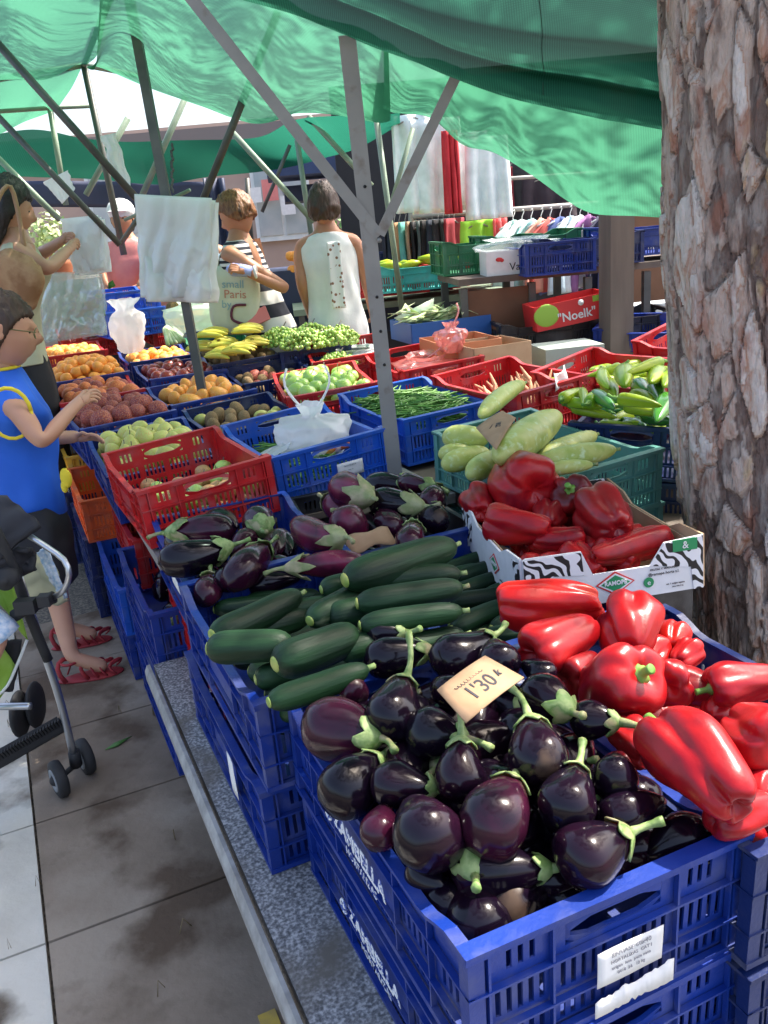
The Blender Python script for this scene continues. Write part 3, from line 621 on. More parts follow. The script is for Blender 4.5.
# ------------------------------------------------------------------ produce
def orient(dirv, roll=0): return (V(dirv).normalized().to_track_quat('Z', 'Y') @ Quaternion((0, 0, 1), roll)).to_matrix()
def stem_dir(u, v, z, du, dv, up=0):
    p = at(u, v, z); q = at(u + du * 10, v + dv * 10, z); d = (q - p).normalized(); d.z += up; return d.normalized()
def aubergine(p, a, b_, d, m, label, seed=0, stem=True, group=None, stemlen=.05, bend=0, cm='calyx', dried=False, roundness=1):
    R = orient(d, seed); root = empty('aubergine', p, R, label=label, cat='aubergine', group=group)
    rnd = random.Random(seed * 13 + 1)
    prof = []
    for i in range(15):
        t = i / 14; z = -a + 2 * a * t
        r = b_ * (max(0, sin(pi * (t ** .74))) ** .55) * (1 - .22 * max(0, t - .35) / .65)
        prof.append((z, max(r, .0012)))
    ox = rnd.uniform(0, 9)
    sq = rnd.uniform(-.06, .06)
    def fn(th, z, r, t):
        k = 1 + .11 * nz((cos(th) * 1.1, sin(th) * 1.1, z / a * .9 + ox)) + .03 * nz((cos(th) * 3, sin(th) * 3, z / a * 2 + ox)) + sq * cos(2 * th); bx = bend * ((z / a) ** 2) * a
        return V((r * k * cos(th) + bx, r * k * sin(th), z))
    mb = MB(); mb.lathe(prof, 20, fn); mb.build('fruit_body', MT[m], root)
    if stem:
        # calyx cap with pointed lobes, draped over the top
        cal = MB(); n = 30; lob = 5; rows = 6; vs = []
        tmax = rnd.uniform(.15, .24) * (1.5 if dried else 1)
        for j in range(rows + 1):
            for k in range(n):
                th = 2 * pi * k / n; l = abs(((k / n * lob) % 1) - .5) * 2   # 1 at lobe edge gap, 0 lobe centre
                reach = tmax * (1 - .5 * (l ** 1.2)) * (1 + .35 * nz((cos(th) * 2, sin(th) * 2, seed + 3)))
                t = 1 - .0 - reach * (j / rows) - .005
                z = -a + 2 * a * t; r = b_ * (max(0, sin(pi * (t ** .74))) ** .55) * (1 - .22 * max(0, t - .35) / .65)
                lift = .0022 + (.006 if dried else .002) * (j / rows) ** 2 * rnd.uniform(.4, 1.6)
                bx = bend * ((z / a) ** 2) * a
                vs.append(V(((r + lift) * cos(th) + bx, (r + lift) * sin(th), z + .002 * (1 - j / rows))))
        fs = [(j * n + k, (j + 1) * n + k, (j + 1) * n + (k + 1) % n, j * n + (k + 1) % n) for j in range(rows) for k in range(n)] + [tuple(range(n))]
        cal.add(vs, fs); cal.build('calyx', MT[cm], root, solid=.0022)
        st = MB(); cx = rnd.uniform(-1, 1) * .35; cy = rnd.uniform(-1, 1) * .35; L_ = stemlen
        path = catmull([(bend * a, 0, a - .01), (bend * a, 0, a + L_ * .25), (bend * a + cx * L_ * .3, cy * L_ * .3, a + L_ * .6), (bend * a + cx * L_, cy * L_, a + L_)], 8)
        st.tube(path, [.0085 - .0040 * min(1, i / 3) + (.0016 if i >= 7 else 0) for i in range(9)], 8); st.build('stem', MT[cm], root)
    return root
def Z3(x, y): return (280 + .6354 * x, 600 + .6354 * y)
AU = [  # zoomed x, y, half length, half width, stem dx, dy, height, up, material, stem?, label
 (100, 205, 66, 50, 1, .35, .765, .1, 'aubp', 1, 'shiny purple aubergine at the left corner of the front crate'),
 (118, 285, 60, 46, .75, -.6, .745, .1, 'aub', 1, 'dark aubergine with a small bright calyx, low at the left wall of the front crate'),
 (195, 290, 50, 36, 1, .1, .755, .0, 'aub', 1, 'small black aubergine lying flat left of the upright stubby calyx'),
 (228, 360, 63, 57, -.5, -.8, .765, .1, 'aub', 0, 'big round black aubergine in the lower left of the heap'),
 (345, 333, 72, 55, .5, -.9, .775, .2, 'aubp', 1, 'glossy purple aubergine in the very middle of the front heap'),
 (182, 168, 56, 44, .5, -.85, .79, .35, 'aub', 1, 'dark aubergine with the longest upright pale stem'),
 (112, 142, 28, 25, -.5, -.5, .76, 0, 'aubp', 0, 'small round aubergine tucked against the far left rim'),
 (185, 88, 50, 32, 1, -.1, .775, .1, 'aub', 1, 'aubergine touching the cucumbers at the top left of the heap'),
 (165, 52, 30, 21, 1, .05, .785, .1, 'aub', 1, 'little aubergine wedged under the cucumbers'),
 (292, 84, 56, 36, .9, -.35, .79, .1, 'aub', 1, 'aubergine whose stem points at the orange red pepper, behind the price card'),
 (342, 92, 38, 34, -.2, -.7, .80, .2, 'aub', 0, 'stubby aubergine immediately behind the price card'),
 (246, 212, 48, 40, .8, .2, .775, .1, 'aub', 1, 'dark aubergine in front of the price card left corner'),
 (262, 140, 27, 28, -.5, -.5, .785, 0, 'aub', 0, 'small aubergine at the left edge of the price card'),
 (284, 268, 44, 42, .1, -.8, .775, .9, 'aub', 1, 'aubergine standing upright with a thick stubby green calyx on top'),
 (404, 236, 58, 47, -.4, -.9, .79, .35, 'aub', 1, 'glossy aubergine under the tall forked calyx right of the price card'),
 (424, 158, 48, 40, .7, .5, .80, .15, 'aub', 1, 'aubergine just right of the price card with a brown scratch'),
 (405, 112, 30, 22, -.7, -.3, .79, .1, 'aub', 0, 'small aubergine tip between price card and peppers'),
 (455, 308, 58, 46, .35, -.9, .775, .2, 'aub', 1, 'aubergine leaning against the round one with brown spot, ragged calyx'),
 (496, 394, 62, 54, 1, -.35, .745, .1, 'aub', 1, 'round aubergine with brown spot resting on the front rim'),
 (348, 428, 72, 40, 1, -.05, .715, .05, 'aub', 1, 'oval black aubergine lying flat near the front, calyx to the right'),
 (262, 472, 40, 40, -.2, -.8, .675, .1, 'aub', 0, 'dark aubergine low by the left wall near the front'),
 (330, 512, 62, 38, 1, -.6, .665, .0, 'aub', 0, 'black aubergine in the near left corner of the front crate'),
 (555, 332, 58, 38, .9, -.3, .735, .0, 'aub', 0, 'aubergine with blue sheen beside the biggest red pepper'),
 (625, 382, 60, 42, -.9, .3, .69, .0, 'aub', 0, 'black aubergine near the right end of the sunlit rim'),
 (530, 272, 44, 36, .3, -.8, .765, .1, 'aub', 0, 'dark aubergine touching the peppers below the long horizontal stem'),
 (495, 190, 36, 30, .8, .2, .785, .1, 'aub', 1, 'small aubergine at the pepper boundary with a long horizontal stem'),
 (232, 438, 36, 28, .7, .4, .70, 0, 'aub', 0, 'small aubergine under the big round black one'),
 (440, 470, 42, 28, -.8, -.2, .67, 0, 'aub', 0, 'aubergine half hidden below the spotted round one'),
 (160, 355, 40, 30, .3, -.8, .73, .1, 'aubp', 0, 'purple aubergine squeezed against the left wall'),
]
for i, (x, y, a, b_, dx, dy, z, up, m, st, lab) in enumerate(AU):
    u, v = Z3(x, y); p = at(u, v, z); k = .6354 * 1.04
    if i in (14, 25): sl = .075
    elif i == 5: sl = .075
    else: sl = random.uniform(.03, .05)
    aubergine(p, max(px(p, a * k) * 1.05, px(p, b_ * k) * 1.18), px(p, b_ * k) * (.97 if b_ > 50 else 1.0), stem_dir(u, v, z, dx, dy, up), m, lab, seed=i + 1, stem=bool(st), stemlen=sl, bend=random.uniform(-.1, .1))
# ones under the visible layer
def incrate(key, fx, fy, z): return CR[key] @ V((fx * (CW / 2 - .03), fy * (CL / 2 - .03), z))
def hexfill(nx, ny, jit=.12):
    out = []
    for j in range(ny):
        for i in range(nx):
            fx = -1 + 2 * (i + .5 + (.25 if j % 2 else -.25)) / nx; fy = -1 + 2 * (j + .5) / ny
            out.append((fx + random.uniform(-jit, jit) / nx * 2, fy + random.uniform(-jit, jit) / ny * 2))
    return out
for i, (fx, fy) in enumerate(hexfill(5, 7)):
    p = incrate('C1', fx * .86, fy * .86, .118 + .02 * (1 - fy * fy)); a = random.uniform(0, 6.28)
    aubergine(p, .055, .042, V((cos(a), sin(a), .1)), 'aub', 'dark aubergine of the lower layer, barely visible under the front heap', seed=60 + i, stem=False, group='aubergines under the front heap')

for i, (fx, fy) in enumerate(hexfill(4, 5)):
    p = incrate('C1', fx * .72, fy * .74 + .03, .165 + .012 * (1 - fy * fy)); a = random.uniform(0, 6.28)
    aubergine(p, .052, .038, V((cos(a), sin(a), .2)), 'aub', 'dark aubergine of the middle layer, seen in the gaps of the front heap', seed=230 + i, stem=i % 3 == 0, stemlen=.03, group='aubergines in the gaps of the front heap')
def pepper(p, a, b_, d, m, label, seed=0, lobes=4, stem=True, group=None, roll=0, deep=.2, sc='stem'):
    R = orient(d, roll); root = empty('red_pepper', p, R, label=label, cat='pepper', group=group); rnd = random.Random(seed * 7 + 3)
    zs = [(-.80, .10), (-.90, .26), (-.97, .45), (-.96, .62), (-.86, .80), (-.65, .92), (-.35, .97), (0, 1.0), (.3, 1.02), (.55, 1.0), (.75, .93), (.9, .78), (.97, .58), (.95, .38), (.86, .2), (.78, .08)]
    prof = [(z * a, r * b_) for z, r in zs]; ph = [2 * pi * k / lobes + rnd.uniform(-.25, .25) for k in range(lobes)]; dep = [deep * rnd.uniform(.6, 1.3) for _ in ph]; bend = rnd.uniform(-.12, .12)
    amp = [rnd.uniform(-.13, .13) for _ in ph]; tw = rnd.uniform(-.5, .5)
    def fn(th, z, r, t):
        k = 1
        for q, dp in zip(ph, dep):
            dp *= 1 + .8 * nz((z / a * 1.3, q, seed)); dd_ = abs((th - q + tw * z / a + .25 * nz((z / a * 1.7, q * 3, seed)) + pi) % (2 * pi) - pi); k -= dp * 1.15 * exp(-(dd_ / .17) ** 2) * (.45 + .55 * abs(z / a) ** .7) ; k -= dp * .5 * exp(-(dd_ / .55) ** 2)
        # uneven lobe ends
        zz = z
        for q, am in zip(ph, amp):
            dd_ = abs((th - q - pi / lobes + pi) % (2 * pi) - pi); zz -= am * a * exp(-(dd_ / .6) ** 2) * (1 if z < 0 else .5) * min(1, r / b_ * 1.3)
        k *= 1 + .15 * nz((cos(th) * 1.3, sin(th) * 1.3, z / a * 1.1 + seed)) + .06 * nz((cos(th) * 3.2, sin(th) * 3.2, z / a * 1.4 + seed)) + .030 * nz((cos(th) * 6, sin(th) * 6, z / a * 4 + seed))
        tp = .97 + .20 * (z / a)
        return V((r * k * tp * cos(th) + bend * a * (z / a) ** 2, r * k * tp * sin(th), zz))
    mb = MB(); mb.lathe(prof, 40, fn); mb.build('flesh', MT[m], root, sub=1)
    if stem:
        s = MB(); s.lathe([(a * .80, b_ * .30), (a * .86, b_ * .30), (a * .92, b_ * .20), (a * .98, b_ * .13), (a * 1.12, b_ * .12), (a * 1.28, b_ * .14), (a * 1.29, b_ * .09)], 14,
                          lambda th, z, r, t: V((r * (1 + .18 * cos(5 * th) * (t < .3)) * cos(th) + .12 * b_ * t * t, r * (1 + .18 * cos(5 * th) * (t < .3)) * sin(th), z)))
        s.build('stem', MT[sc], root)
    return root
def Z4(x, y): return (480 + .375 * x, 560 + .375 * y)
PE = [  # x,y half len, half width, axis (stem) dx, dy, z, up, mat, stem, label
 (182, 118, 132, 68, -.95, .05, .80, 0, 'pepo', 0, 'orange red pepper lying lengthwise at the top of the heap'),
 (215, 215, 118, 68, -.9, .42, .79, 0, 'pep', 0, 'long red pepper pointing down left just below the orange red one'),
 (398, 182, 92, 84, .1, -1, .79, .15, 'pep', 0, 'matte red pepper with deep vertical grooves below the zebra box'),
 (362, 328, 108, 94, .28, .12, .785, .75, 'pep', 1, 'blocky red pepper with its cut green stem facing the viewer'),
 (505, 322, 66, 62, -.2, .9, .77, .3, 'pep', 0, 'red pepper right behind the one with the cut stem'),
 (578, 345, 62, 52, -.9, -.2, .76, .1, 'pepd', 0, 'dark red pepper in the middle of the right crate'),
 (585, 540, 165, 108, -.75, -.62, .80, .1, 'pep', 1, 'biggest red pepper, deeply grooved, with sunlit lower end'),
 (700, 330, 100, 60, -.95, .15, .775, .0, 'pep', 1, 'red pepper by the far right rim with a green stem on its left'),
 (735, 470, 90, 88, .8, .6, .785, .2, 'pep', 0, 'red pepper cut by the right edge of the photo'),
 (512, 212, 44, 46, .2, -.8, .755, .1, 'pepo', 0, 'small orange red pepper tip near the far corner'),
 (548, 255, 44, 38, .6, -.5, .75, .1, 'pep', 0, 'small red pepper beside the tip at the far corner'),
 (700, 672, 92, 62, -.9, .2, .745, .0, 'pep', 0, 'sunlit red pepper touching the near rim'),
 (415, 490, 62, 56, -.5, -.6, .745, .1, 'pepd', 0, 'dark red pepper hidden between the aubergines and the biggest pepper'),
 (462, 250, 42, 42, .3, -.8, .75, .1, 'pepo', 0, 'orange red pepper deep between the upper ones'),
 (760, 600, 80, 60, .5, -.8, .745, 0, 'pep', 0, 'red pepper under the right edge one'),
 (640, 395, 60, 56, .5, -.6, .745, .1, 'pep', 0, 'red pepper sunk beneath the stemmed one on the right'),
 (262, 300, 60, 60, -.5, .3, .755, 0, 'pepd', 0, 'red pepper under the blocky one'),
]
for i, (x, y, a, b_, dx, dy, z, up, m, st, lab) in enumerate(PE):
    u, v = Z4(x, y); p = at(u, v, z)
    pepper(p, px(p, a * .375 * 1.05), px(p, b_ * .375 * 1.05), stem_dir(u, v, z, dx, dy, up), m, lab, seed=i + 1, lobes=3 if i in (1, 6, 7) else 4, stem=bool(st), roll=i * .9, deep=.24 if i in (2, 6) else .17)
for i, (fx, fy) in enumerate(hexfill(3, 5)):
    p = incrate('C2', fx * .8, fy * .8, .085); a = random.uniform(0, 6.28)
    pepper(p, .062, .045, V((cos(a), sin(a), .1)), 'pep', 'red pepper of the lower layer, barely visible under the heap', seed=50 + i, stem=False, group='red peppers under the heap')

def cuke(p, q, r, label, m='cuke', tipm='cuket', name='cucumber', cat='cucumber', seed=0, group=None, taper=.12, bend=.04, nub=True, fat=0, tip=True):
    p, q = V(p), V(q); d = q - p; L_ = d.length; R = orient(d, seed); root = empty(name, (p + q) / 2, R, label=label, cat=cat, group=group); a = L_ / 2
    def rad(t): return r * (max(0, 1 - abs(2 * t - 1) ** (5 if not fat else 3)) ** .5) * (1 + taper * (.5 - t)) * (1 + fat * sin(pi * t))
    n = 16; prof = [(-a + 2 * a * (.5 - .5 * cos(pi * i / n)), max(.001, rad(.5 - .5 * cos(pi * i / n)))) for i in range(n + 1)]
    def fn(th, z, rr, t):
        k = 1 + .025 * nz((cos(th), sin(th), z * 12 + seed)) + .01 * cos(th * 8)
        return V((rr * k * cos(th) + bend * a * (1 - (z / a) ** 2), rr * k * sin(th), z))
    mb = MB(); mb.lathe(prof, 22, fn); mb.build('fruit_body', MT[m], root)
    if tip:
        t_ = MB(); t_.sphere((0, 0, -a + r * .10), (r * .42, r * .42, r * .16), 12, 8); t_.build('blossom_end', MT[tipm], root)
    if nub:
        s = MB(); s.tube([(0, 0, a - .004), (0, .001, a + .005), (.001, .002, a + .012)], [.006, .0045, .005], 8); s.build('stem', MT['calyx'], root)
    return root
def Z2(x, y): return (140 + .4167 * x, 460 + .4167 * y)
CU = [((170, 422), (385, 322), 38, .785, 'dark cucumber lying on the left side of the heap, rear one'),
 ((205, 425), (408, 372), 32, .755, 'cucumber second from the rear on the left of the heap'),
 ((160, 453), (368, 442), 41, .785, 'fat cucumber touching the left crate wall with a small pale nose'),
 ((320, 492), (522, 415), 50, .785, 'thick cucumber in the middle of the heap beside the striped nose'),
 ((306, 583), (548, 500), 34, .785, 'pale scratched cucumber nearest to the front aubergine crate'),
 ((488, 290), (757, 205), 45, .83, 'biggest cucumber on top of the heap with a yellowish nose'),
 ((518, 345), (775, 305), 35, .81, 'cucumber right below the biggest one'),
 ((525, 398), (775, 362), 30, .80, 'slim cucumber above the aubergines with a dry blossom end'),
 ((405, 388), (545, 308), 33, .785, 'cucumber pointing down left between the middle ones'),
 ((448, 380), (600, 345), 36, .78, 'cucumber half hidden under the right hand ones'),
 ((480, 465), (600, 430), 34, .765, 'cucumber with a pale striped nose above the aubergine crate'),
 ((433, 312), (560, 280), 28, .79, 'short visible cucumber end behind the biggest one'),
 ((275, 528), (440, 490), 34, .73, 'cucumber in shade under the pale scratched one'),
 ((560, 300), (770, 272), 28, .80, 'cucumber sandwiched behind the one below the biggest'),
 ((262, 505), (430, 520), 32, .71, 'cucumber low at the left wall'),
 ((330, 370), (470, 345), 26, .76, 'thin cucumber between the rear ones'),
 ((300, 562), (460, 556), 34, .70, 'lowest cucumber at the near left corner'),
 ((560, 470), (780, 420), 36, .755, 'cucumber buried beneath the aubergines'),
 ((330, 600), (470, 590), 34, .69, 'cucumber in the dark near corner of the crate')]
for i, (a, b_, r, z, lab) in enumerate(CU):
    p = at(*Z2(*a), z); q = at(*Z2(*b_), z); cuke(p, q, px(p, r * .4167), lab, seed=i + 1, bend=random.uniform(-.05, .07))
for key, zs in (('C3', .07), ('C3r', .08)):
    for i, (fx, fy) in enumerate(hexfill(2, 7, .3)):
        for ly in (0, 1):
            p = CR[key] @ V((fx * .09 + (.02 if ly else 0), fy * .235 + .02 * ly, zs + .034 * ly)); a = random.gauss(.4, .25); d = V((cos(a), sin(a), 0)) * .085
            cuke(p - d, p + d, .022, 'dark cucumber in the lower layer under the cucumber heap', seed=i + 60, group='cucumbers under the heap', nub=False)
def Z8(x, y): return (380 + .4167 * x, 380 + .4167 * y)
ZU = [((282, 188), (428, 84), 44, .87, .88, 'largest pale green marrow right behind the price card'),
 ((150, 138), (262, 140), 28, .84, .84, 'pale marrow left of the price card'),
 ((240, 88), (346, 8), 22, .88, .89, 'slim pale marrow sticking up over the crate rim'),
 ((375, 200), (566, 166), 27, .83, .83, 'pale marrow in the right part of the crate'),
 ((380, 185), (518, 130), 26, .82, .82, 'pale marrow behind the right hand one'),
 ((392, 218), (512, 203), 16, .82, .82, 'thin pale marrow end low on the right with cut stem'),
 ((150, 205), (260, 172), 26, .80, .80, 'pale marrow low on the left'),
 ((140, 180), (225, 168), 20, .81, .81, 'pale marrow at the left wall of its crate'),
 ((215, 230), (290, 185), 28, .79, .79, 'pale marrow under the largest one')]
for i, (a, b_, r, z0, z1, lab) in enumerate(ZU):
    p = at(*Z8(*a), z0); q = at(*Z8(*b_), z1); cuke(p, q, px(p, r * .4167), lab, m='zuc', tipm='calyx', name='marrow', cat='marrow', seed=i + 31, taper=.25, fat=.08, tip=False, bend=random.uniform(-.04, .06))
# loose aubergines in the blue and the black crate
A4 = [(147, 170, 66, 34, -.9, .1, .70, 'aubp', 1, 'aubergine at the rear left of the blue crate'),
 (135, 232, 70, 40, .95, -.2, .70, 'aub', 1, 'dark aubergine at the front left with its calyx curling right'),
 (268, 245, 84, 38, .8, -.7, .70, 'aubp', 1, 'curved aubergine with an upright pale stem'),
 (288, 152, 44, 34, .2, .8, .70, 'aubp', 1, 'short aubergine in the rear middle of the blue crate'),
 (248, 196, 40, 27, -.5, .4, .68, 'aubp', 0, 'scarred aubergine in the middle of the blue crate'),
 (165, 305, 50, 28, .3, -.9, .67, 'aubp', 1, 'aubergine in the near left corner with a short green stem'),
 (215, 290, 42, 26, .8, .3, .68, 'aub', 0, 'small aubergine beside the near left one'),
 (428, 186, 78, 37, .95, .35, .73, 'aubv', 1, 'long violet aubergine across the crate edge, dried calyx to the right'),
 (445, 250, 76, 30, -.9, .1, .70, 'aubv', 1, 'violet aubergine below the long one, half covered by calyx leaves'),
 (508, 76, 74, 38, .85, .45, .74, 'aubv', 1, 'violet aubergine hanging over the black crate rim'),
 (500, 148, 50, 40, -.2, -.9, .70, 'aubv', 0, 'violet aubergine behind the cardboard piece'),
 (612, 104, 62, 34, .9, .1, .71, 'aub', 1, 'dark aubergine with big dried calyx in the black crate'),
 (662, 58, 48, 22, .9, .2, .72, 'aubp', 1, 'aubergine at the far end of the black crate'),
 (565, 112, 60, 32, -.9, .2, .69, 'aubv', 1, 'violet aubergine in the middle of the black crate with calyx to the left'),
 (600, 62, 52, 28, .9, .1, .70, 'aub', 1, 'dark aubergine near the far rim of the black crate'),
 (590, 148, 50, 30, -.5, -.8, .68, 'aubp', 1, 'aubergine behind the cardboard piece in the black crate'),
 (470, 108, 44, 30, -.8, -.4, .68, 'aubv', 1, 'violet aubergine close to the near left corner of the black crate'),
 (705, 92, 50, 30, .5, -.8, .70, 'aubp', 1, 'aubergine at the right side of the black crate'),
 (330, 205, 50, 30, -.3, .8, .67, 'aubp', 0, 'aubergine by the right wall of the blue crate'),
 (200, 150, 50, 30, .8, .3, .67, 'aub', 0, 'aubergine at the back wall of the blue crate'),
 (345, 262, 46, 28, .8, .2, .65, 'aubp', 1, 'aubergine in the near right corner of the blue crate'),
 (652, 182, 52, 30, .3, -.9, .72, 'aubp', 1, 'reddish aubergine with upright stem right of the cardboard piece'),
 (705, 135, 40, 30, -.2, -.8, .68, 'aub', 1, 'dark aubergine next to the zebra box corner'),
 (320, 290, 50, 26, .8, -.1, .65, 'aub', 0, 'shadowed aubergine low in the blue crate'),
 (90, 200, 30, 26, 0, 1, .66, 'aub', 0, 'aubergine under the left pair'),
 (350, 210, 46, 30, .4, .7, .66, 'aub', 0, 'aubergine under the long violet one'),
 (560, 170, 50, 34, .6, .2, .66, 'aub', 0, 'aubergine in the dark of the black crate')]
for i, (x, y, a, b_, dx, dy, z, m, st, lab) in enumerate(A4):
    u, v = Z2(x, y); p = at(u, v, z + .035); k = .4167
    aubergine(p, px(p, a * k) * 1.30, px(p, b_ * k) * 1.2, stem_dir(u, v, z, dx, dy, .05), m, lab, seed=i + 101, stem=bool(st), stemlen=.045, bend=random.uniform(-.12, .2), cm='calyxd' if m == 'aubv' or i in (11, 13) else 'calyx', dried=True)
for key, nm in (('C4', 'blue'), ('C5', 'black')):
    for i, (fx, fy) in enumerate(hexfill(3, 4)):
        p = incrate(key, fx * .8, fy * .8, .055); a = random.uniform(0, 6.28)
        aubergine(p, .07, .036, V((cos(a), sin(a), 0)), 'aub', 'aubergine at the bottom of the %s crate, seen only between the upper ones' % nm, seed=130 + i, stem=False, group='aubergines at the bottom of the %s crate' % nm)
for i, (fx, fy) in enumerate(hexfill(3, 4)):
    p = incrate('S1a', fx * .8, fy * .8, .09); a = random.uniform(0, 6.28)
    aubergine(p, .06, .04, V((cos(a), sin(a), 0)), 'aub', 'dark aubergine in the low crate at the aisle', seed=150 + i, stem=i == 0, group='aubergines in the low aisle crate')

# price cards
def card(name, pts, z, m, label, cat='price card', txt=()):
    P = [at(u, v, z_) for (u, v), z_ in zip(pts, z)]; c = sum(P, V()) / 4; X = (P[1] - P[0]).normalized(); Nn = X.cross(P[3] - P[0]).normalized(); Y = Nn.cross(X)
    if Nn.z < 0: Nn = -Nn; Y = -Y
    M = Matrix((X, Y, Nn)).transposed().to_4x4(); M.translation = c; Mi = M.inverted()
    mb = MB(); q = [Mi @ p for p in P]
    mb.grid(lambda s, t: (q[0] * (1 - s) + q[1] * s) * (1 - t) + (q[3] * (1 - s) + q[2] * s) * t + V((0, 0, .003 * sin(s * 3))), 10, 6)
    o = mb.build(name, m, None, solid=.0016, label=label, cat=cat); o.matrix_world = M
    for (s, sz, x, y, off) in txt:
        text('handwriting', s, sz, MT['inkb'], Matrix.Translation((x, y, .0042)) @ Matrix.Rotation(.0, 4, 'Z'), o, off=off, shear=.15)
    return o
def scribble(parent, x, y, w_, h_, n, r=.0006):
    mb = MB(); pts = []
    for i in range(n * 6 + 1):
        t = i / (n * 6); a = t * n * 2 * pi; k = .5 + .9 * abs(nz((t * n * .9, 2, 5)))
        pts.append(V((x - w_ / 2 + w_ * t + .25 * h_ * cos(a), y + h_ * .5 * sin(a) * k, .0035 + .003 * 0)))
    mb.tube(pts, r, 4); return mb.build('handwriting', MT['inkb'], parent)
c_ = card('price_card', [(466, 723), (524, 678), (485, 656), (437, 690)], [.848, .848, .862, .862], MT['cardlid'], 'brown cardboard price card reading 1\'30 lying on the dark aubergines')
text('handwriting', "1'30", .034, MT['inkb'], Matrix.Translation((-.004, -.006, .0038)), c_, off=.0002, shear=.1)
text('handwriting', "k", .018, MT['inkb'], Matrix.Translation((.037, -.003, .0038)), c_, off=.0003, shear=.4)
scribble(c_, -.004, .015, .06, .006, 9)
c_ = card('price_card', [(496, 450), (516, 418), (502, 411), (476, 428)], [.90, .93, .935, .905], MT['cardlid'], 'brown cardboard price card reading 2\'0 leaning on the pale marrows')
text('handwriting', "2'0R", .020, MT['inkb'], Matrix.Rotation(radians(10), 4, 'Z') @ Matrix.Translation((.0, -.004, .004)), c_, off=.0002)
scribble(c_, .0, .016, .035, .005, 5)
pc = at(370, 541, .72); mb = MB(); mb.grid(lambda s, t: V(((s - .5) * .12, (t - .5) * .05 * (1 + .2 * sin(s * 9)), .01 * sin(s * 3))), 8, 4)
o = mb.build('cardboard_piece', MT['cardlid'], solid=.002, label='blank torn piece of cardboard among the violet aubergines', cat='cardboard'); o.matrix_world = Matrix.Translation(pc) @ Matrix.Rotation(.45, 4, 'Z') @ Matrix.Rotation(.6, 4, 'X')

# zebra printed box with peppers
BXM = Matrix.Translation((.43, 1.86, .655)) @ Matrix.Rotation(radians(7), 4, 'Z') @ Matrix.Rotation(radians(-3), 4, 'X') @ Matrix.Rotation(radians(-1), 4, 'Y')
zb = empty('zebra_box', (0, 0, 0), label='white cardboard box with black zebra stripes holding red peppers', cat='box'); zb.matrix_world = BXM
BW, BL, BH = .385, .50, .105
def boxwall(name, a, b_, h, prof, m, parent=zb, th=.005):
    mb = MB(); a, b_ = V(a), V(b_); d = b_ - a; nn = V((d.y, -d.x, 0)).normalized() * th; n = len(prof) - 1; vs = []
    for s in (0, 1):
        for t, hh in prof: vs.append(a + d * t + nn * s); vs.append(a + d * t + V((0, 0, h * hh)) + nn * s)
    m_ = 2 * (n + 1); fs = []
    for i in range(n):
        fs.append((2 * i, 2 * i + 2, 2 * i + 3, 2 * i + 1)); fs.append((m_ + 2 * i, m_ + 2 * i + 1, m_ + 2 * i + 3, m_ + 2 * i + 2)); fs.append((2 * i + 1, 2 * i + 3, m_ + 2 * i + 3, m_ + 2 * i + 1))
    fs += [(0, 1, m_ + 1, m_), (2 * n, m_ + 2 * n, m_ + 2 * n + 1, 2 * n + 1)]
    mb.add(vs, fs); return mb.build(name, m, parent, smooth=False)
x_, y_ = BW / 2, BL / 2
endp = [(0, 1.12), (.02, 1.15), (.32, 1.13), (.38, .62), (.70, .62), (.78, 1.05), (1, 1.1)]
sidep = [(0, 1.1), (.2, 1.05), (.3, .85), (.7, .85), (.8, 1.05), (1, 1.15)]
boxwall('end_panel', (-x_, -y_, 0), (x_, -y_, 0), BH, endp, MT['white']); boxwall('end_panel', (x_, y_, 0), (-x_, y_, 0), BH, endp, MT['zebra'])
boxwall('side_panel', (-x_, y_, 0), (-x_, -y_, 0), BH, sidep, MT['white']); boxwall('side_panel', (x_, -y_, 0), (x_, y_, 0), BH, sidep, MT['card'])
mb = MB(); mb.box((0, 0, .003), (BW, BL, .006)); mb.build('base', MT['card'], zb, smooth=False)
for sx, tx in ((-1, .0), (1, 0)):   # inner brown liner seen from inside
    mb = MB(); mb.box((sx * (x_ - .004), 0, BH * .43), (.003, BL - .02, BH * .84)); mb.build('liner', MT['card'], zb, smooth=False)
mb = MB(); mb.box((0, y_ - .006, BH * .3), (BW - .02, .003, BH * .6)); mb.build('liner', MT['card'], zb, smooth=False)
def zpatch(pts, M, m='zebra', name='zebra_print', parent=zb, dz=.0012):
    mb = MB(); n = len(pts); mb.add([(x, y, 0) for x, y in pts] + [(x, y, dz) for x, y in pts], [tuple(range(n))[::-1], tuple(range(n, 2 * n))] + [(i, (i + 1) % n, n + (i + 1) % n, n + i) for i in range(n)])
    me = mb.mesh(name, MT[m], False); me.transform(M); return obj(name, me, parent)
FE = Matrix.Translation((0, -y_ - .0056, 0)) @ Matrix.Rotation(pi / 2, 4, 'X')
FS = Matrix.Translation((-x_ - .0056, 0, 0)) @ Matrix.Rotation(-pi / 2, 4, 'Z') @ Matrix.Rotation(pi / 2, 4, 'X')
zpatch([(-.191, .028), (-.13, .075), (-.066, .068), (-.07, .117), (-.191, .117)], FE); zpatch([(.191, .0), (.17, .0), (.165, .05), (.075, .066), (.108, .109), (.191, .114)], FE)
zpatch([(-.248, .01), (-.17, .03), (-.15, .085), (-.2, .11), (-.248, .112)], FS); zpatch([(.248, .03), (.22, .05), (.2, .105), (.248, .112)], FS)
